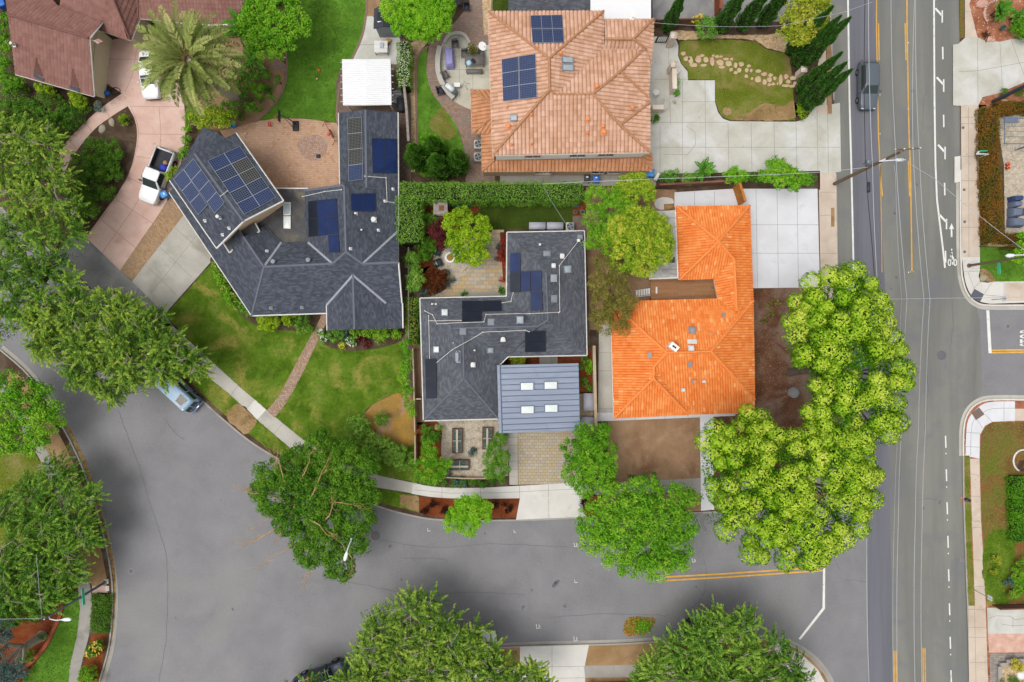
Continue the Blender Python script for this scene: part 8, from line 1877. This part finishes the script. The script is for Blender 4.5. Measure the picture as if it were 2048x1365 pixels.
b.build('legs',M['char'],t); b = MB(); b.box((.45,.05,.6),(.9,.22,.05)); b.build('net',M['black'],t); b = MB(); b.lathe([(.12,0),(.17,.1),(.1,.2)],(.15,-.3,0),10); b.build('ball',M['orange_paint'],t)
b = MB(); b.box((0,0,.04),(.42,.36,.07)); o = b.build('drain_cover',M['char'],None,.015); o.location = P(637,313,G); meta(o,'dark square cover in the tan paver patio','drain cover')
t = thing('wash_tub','light blue plastic tub below the citrus bush','tub',P(468,252,G)); b = MB(); b.lathe([(.24,0),(.32,.24),(.33,.26),(.28,.25),(.22,.06),(.05,.05)],(0,0,0),14); b.build('bowl',M['blue_bin_light'],t); b = MB(); b.tube([(-.3,0,.26),(-.2,0,.4),(.2,0,.4),(.3,0,.26)],.015,5); b.build('handle',M['char'],t)
for lb,x,y,r_,mt in (('white ball on the tan paver patio',491,268,.12,'white'),('small pale ball on the back lawn',634,158,.11,'golden'),('orange toy lying on the back lawn',638,141,.16,'orange_paint')):
    lump('ball' if 'ball' in lb else 'toy',lb,'ball' if 'ball' in lb else 'toy',P(x,y,G+.1),r_,mt,2 if 'ball' in lb else 6,.95,3,jag=.03 if 'ball' in lb else .4)
t = thing('garden_stool','small red folding stool on the tan paver patio','stool',P(541,250,G)); b = MB(); b.box((-.1,0,.3),(.08,.5,.05)); b.box((.12,-.05,.3),(.08,.5,.05)); b.build('seat',M['red_paint'],t)
b = MB(); b.tube([(-.15,-.2,.02),(.15,.2,.28)],.015,5); b.tube([(.15,-.2,.02),(-.15,.2,.28)],.015,5); b.build('legs',M['char'],t)
t = thing('potting_table','white slatted table between shed and white patio cover','table',P(765,101,G)); b = MB()
for i in range(9): b.box((0,-.52+i*.13,.8),(1.3,.1,.04))
b.build('tabletop',M['white'],t); b = MB(); b.box((.1,.1,.88),(.35,.5,.1)); b.build('tray',M['box_grey'],t)
for a in (-1,1):
    for c in (-1,1): b = MB(); b.box((a*.58,c*.48,.4),(.06,.06,.76)); b.build('leg',M['char'],t)
t = thing('cardboard_box','open cardboard box behind the white slatted table','box',P(773,87,G),R(15)); b = MB(); b.box((0,0,.2),(.55,.4,.4)); b.build('carton',M['cardboard'],t); b = MB(); b.box((-.35,0,.42),(.25,.38,.02)); b.box((.36,.05,.42),(.25,.36,.02)); b.build('flaps',M['cardboard'],t)
M['stripe'] = m_pavers('stripe',['3a3c40','d8d8d8'],.9,.07,R(28),'8a8a8a',.002)
for i,(lb,x,y,q) in enumerate((('black and white striped cushion on the dark brick yard, upper',795,188,20),('black and white striped cushion on the dark brick yard, lower',790,200,-25))):
    b = MB(); loft(b,[rrect(-.42,.42,.34,.34,.02,.08),rrect(-.44,.44,.36,.36,.1,.08),rrect(-.38,.38,.3,.3,.18,.1)]); o = b.build('cushion',M['stripe']); o.location = P(x,y,G); o.rotation_euler.z = R(q); meta(o,lb,'cushion')
t = thing('round_table','round pale table in the entry court of the tan house','table',P(1309,190,G)); b = MB(); b.lathe([(.3,.68),(.32,.72),(.28,.74),(.05,.745)],(0,0,0),20); b.build('tabletop',M['seal'],t); b = MB(); b.lathe([(.24,0),(.06,.06),(.05,.66)],(0,0,0),10); b.build('pedestal',M['seal'],t)
t = thing('urn','white urn beside the cream entry wall','urn',P(1351,146,G)); b = MB(); b.lathe([(.18,0),(.1,.1),(.26,.35),(.3,.5),(.22,.52),(.18,.42)],(0,0,0),14); b.build('bowl',M['white'],t); b = MB(); b.lathe([(.2,.44),(.05,.46)],(0,0,0),10); b.build('potting_soil',M['conc_new'],t)
t = thing('round_table','dark round table on the brown brick walk at the top','table',P(918,10,G)); b = MB(); b.lathe([(.36,.68),(.38,.72),(.3,.74),(.05,.745)],(0,0,0),18); b.build('tabletop',M['black'],t); b = MB(); b.lathe([(.26,0),(.05,.06),(.05,.66)],(0,0,0),10); b.build('pedestal',M['black'],t)
b = MB(); b.box((0,0,.06),(.35,.78,.06)); o = b.build('board',M['white'],None,.01); o.location = P(1314,354,G+.5); o.rotation_euler = (R(20),0,R(-28)); meta(o,'white board leaning by the light blue bin','board')
lump('tool_bag','grey bag on the ground by the white board','bag',P(1303,357,G),.25,'char',10,.5)
b = MB(); b.box((0,0,.06),(1.0,.55,.1)); o = b.build('plywood_sheet',M['cardboard'],None,.01); o.location = P(1338,414,G); o.rotation_euler.z = R(4); meta(o,'tan plywood sheet lying above the grey patio cover','board')
M['cover_slate'] = m_plain('cover_slate','6a7488',.7,.1,5); M['cover_navy'] = m_plain('cover_navy','35486e',.7,.12,5)
for lb,x,y,w_,d_,h_,mt,rz in (('dark blue cover over a chair at the right edge patio',2025,400,1.1,.6,.9,'cover_navy',8),('slate grey cover at the top of the right edge patio group',2024,411,1.0,.6,.9,'cover_slate',5),('slate grey covered furniture in the middle of the right edge patio',2024,427,1.1,.95,.8,'cover_slate',0),('slate grey cover next to the right frame edge',2046,424,.8,.7,.8,'cover_slate',20),('slate grey cover lowest in the right edge patio',2026,447,1.4,.95,.85,'cover_slate',-3)):
    t = thing('covered_furniture',lb,'covered furniture',P(x,y,G),R(rz)); b = MB(); loft(b,[rrect(-w_/2,w_/2,d_/2,d_/2*.95,0,.1),rrect(-w_/2*.95,w_/2*.93,d_/2*.93,d_/2*.85,h_*.7,.14),rrect(-w_/2*.7,w_/2*.75,d_/2*.7,d_/2*.6,h_,.12),rrect(-w_/2*.3,w_/2*.4,d_/2*.3,d_/2*.3,h_*1.02,.06)]); b.build('cover',M[mt],t); b = MB(); b.box((0,-d_*.3,h_*.5),(w_*.5,.03,.06),0); b.build('strap',M['char'],t)
M['steel_blue'] = m_plain('steel_blue','5f7688',.5,.08)
t = thing('swing_frame','blue grey metal frame with a canopy at the right edge patio','garden swing',P(2035,260,G)); b = MB(t.location)
for y in (237,288): b.tube([P(2009,y,.1),P(2009,y,2.0),P(2075,y,2.0),P(2075,y,.1)],.045,6)
b.tube([P(2009,237,2.0),P(2009,288,2.0)],.045,6); b.tube([P(2075,237,2.0),P(2075,288,2.0)],.045,6)
for y in (253,263,274): b.tube([P(2012,y,1.95),P(2075,y,1.95)],.02,5)
b.build('frame',M['steel_blue'],t); b = MB(t.location); b.prism(W2([(2009,234),(2036,234),(2036,246),(2009,246)],2.1),2.02,2.12,bottom=True); b.build('canopy',M['cover_slate'],t)
for lb,y in (('upper of two red buckets on the right edge patio',330),('lower of two red buckets on the right edge patio',337)):
    t = thing('bucket',lb,'bucket',P(2012,y,G)); b = MB(); b.lathe([(.14,0),(.18,.34),(.19,.35),(.16,.34),(.13,.06),(.03,.05)],(0,0,0),14); b.build('pail',M['orange_paint'],t); b = MB(); b.tube([(-.18,0,.34),(0,.1,.4),(.18,0,.34)],.01,5); b.build('handle',M['white'],t)
t = thing('parasol','closed dark parasol lying across the right edge patio','parasol',P(2038,300,G)); b = MB(t.location); b.tube([P(2030,301,.9),P(2060,290,1.2)],[.04,.1],7); b.build('canopy',M['cover_navy'],t); b = MB(t.location); b.tube([P(2034,299,.2),P(2034,299,1.0)],.03,6); b.build('stand',M['char'],t)
lump('planter_bag','white bag of a sandbag pile in the lower right court','sack',P(2042,1350,G),.5,'white',14,.6)
t = thing('flag','small striped flag on a pole at the upper left gable','flag',P(181,78,4.3)); b = MB(); b.tube([(0,0,0),(.9,-.55,.2)],.025,6); b.build('pole',M['white'],t); b = MB()
for i in range(7): b.face([(.3+.085*i*.85,-.2-.085*i*.5,.14),(.3+.085*(i+1)*.85,-.2-.085*(i+1)*.5,.15),(.3+.085*(i+1)*.85+.25,-.2-.085*(i+1)*.5+.35,-.25),(.3+.085*i*.85+.25,-.2-.085*i*.5+.35,-.27)],i % 2)
b.build('cloth',[M['red_paint'],M['white']],t)
b = MB(); b.tube([P(788,0,G+.05),P(790,2,G+.05)],.02,5) if False else None
t = thing('garden_hose','coiled dark garden hose in the bed by the brown gable','hose',P(232,183,G)); b = MB()
b.tube([(.45*math.cos(a)*(1+.05*math.sin(3*a)),.35*math.sin(a),.05+.012*a/6) for a in [i*.4 for i in range(48)]],.025,5); b.build('coil',M['black'],t); b = MB(); b.tube([(-.45,0,.1),(-.8,.4,.05),(-.6,.7,.05)],.025,5); b.build('hose_end',M['black'],t)
lump('planter','blue glazed planter in the bed by the brown gable','planter',P(213,186,G+.1),.34,'blue_bin',16,.7)
b = MB(); b.box((0,0,.03),(.42,.42,.05)); b.box((0,0,.06),(.25,.25,.02)); o = b.build('utility_box',M['conc_new']); o.location = P(213,1163,G); meta(o,'pale concrete pad at the foot of the left street lamp','utility cover')
b = MB(); b.box((0,0,.03),(.36,.5,.05)); b.box((0,0,.06),(.2,.3,.02)); o = b.build('utility_box',M['conc_new']); o.location = P(215,1177,G); meta(o,'pale meter cover just below the left street lamp','utility cover')
for i,(x,y) in enumerate(((1926,256),(1928,380),(1929,444),(1929,504))):
    b = MB(); b.lathe([(.14,0),(.14,.03),(.09,.04),(.02,.04)],(0,0,0),12); o = b.build('utility_box',M['manhole']); o.location = P(x,y,G); meta(o,'small round cover in the tan upper right pavement','utility cover','round covers in the upper right pavement')
# ------------------------------------------------------------------ camera, sun, sky
cam = D.objects.new('camera',D.cameras.new('camera')); COL.objects.link(cam)
cam.location = (0,0,CAM_H); cam.rotation_euler = (0,0,0)
cam.data.sensor_fit = 'HORIZONTAL'; cam.data.sensor_width = 36.0; cam.data.lens = 36.0*CAM_H/(2048/SC)
cam.data.clip_end = 3000; bpy.context.scene.camera = cam
SUN_EL,SUN_AZ = R(70),R(195)        # azimuth measured counter-clockwise from +x: the light comes from the upper left
sd = Vector((math.cos(SUN_EL)*math.cos(SUN_AZ),math.cos(SUN_EL)*math.sin(SUN_AZ),math.sin(SUN_EL)))
L = D.lights.new('sun','SUN'); L.energy = .8; L.angle = R(34); L.color = (1,.965,.9)
so = D.objects.new('sun',L); COL.objects.link(so); so.rotation_euler = (-sd).to_track_quat('-Z','Y').to_euler()
w = D.worlds.new('World'); bpy.context.scene.world = w; w.use_nodes = True
t = w.node_tree; t.nodes.clear()
sky = t.nodes.new('ShaderNodeTexSky'); sky.sky_type = 'NISHITA'; sky.sun_disc = False; sky.sun_elevation = SUN_EL; sky.sun_rotation = R(90)-SUN_AZ
sky.dust_density = 5; sky.air_density = 1.0
hs = t.nodes.new('ShaderNodeHueSaturation'); hs.inputs['Saturation'].default_value = .18
bg = t.nodes.new('ShaderNodeBackground'); bg.inputs[1].default_value = .15
ou = t.nodes.new('ShaderNodeOutputWorld')
t.links.new(sky.outputs[0],hs.inputs['Color']); t.links.new(hs.outputs[0],bg.inputs[0]); t.links.new(bg.outputs[0],ou.inputs[0])
sc = bpy.context.scene
sc.render.engine = 'CYCLES'
sc.view_settings.view_transform = 'Standard'; sc.view_settings.look = 'None'; sc.view_settings.gamma = 1.0; sc.view_settings.exposure = 0.43
sc.cycles.max_bounces = 6; sc.cycles.diffuse_bounces = 4
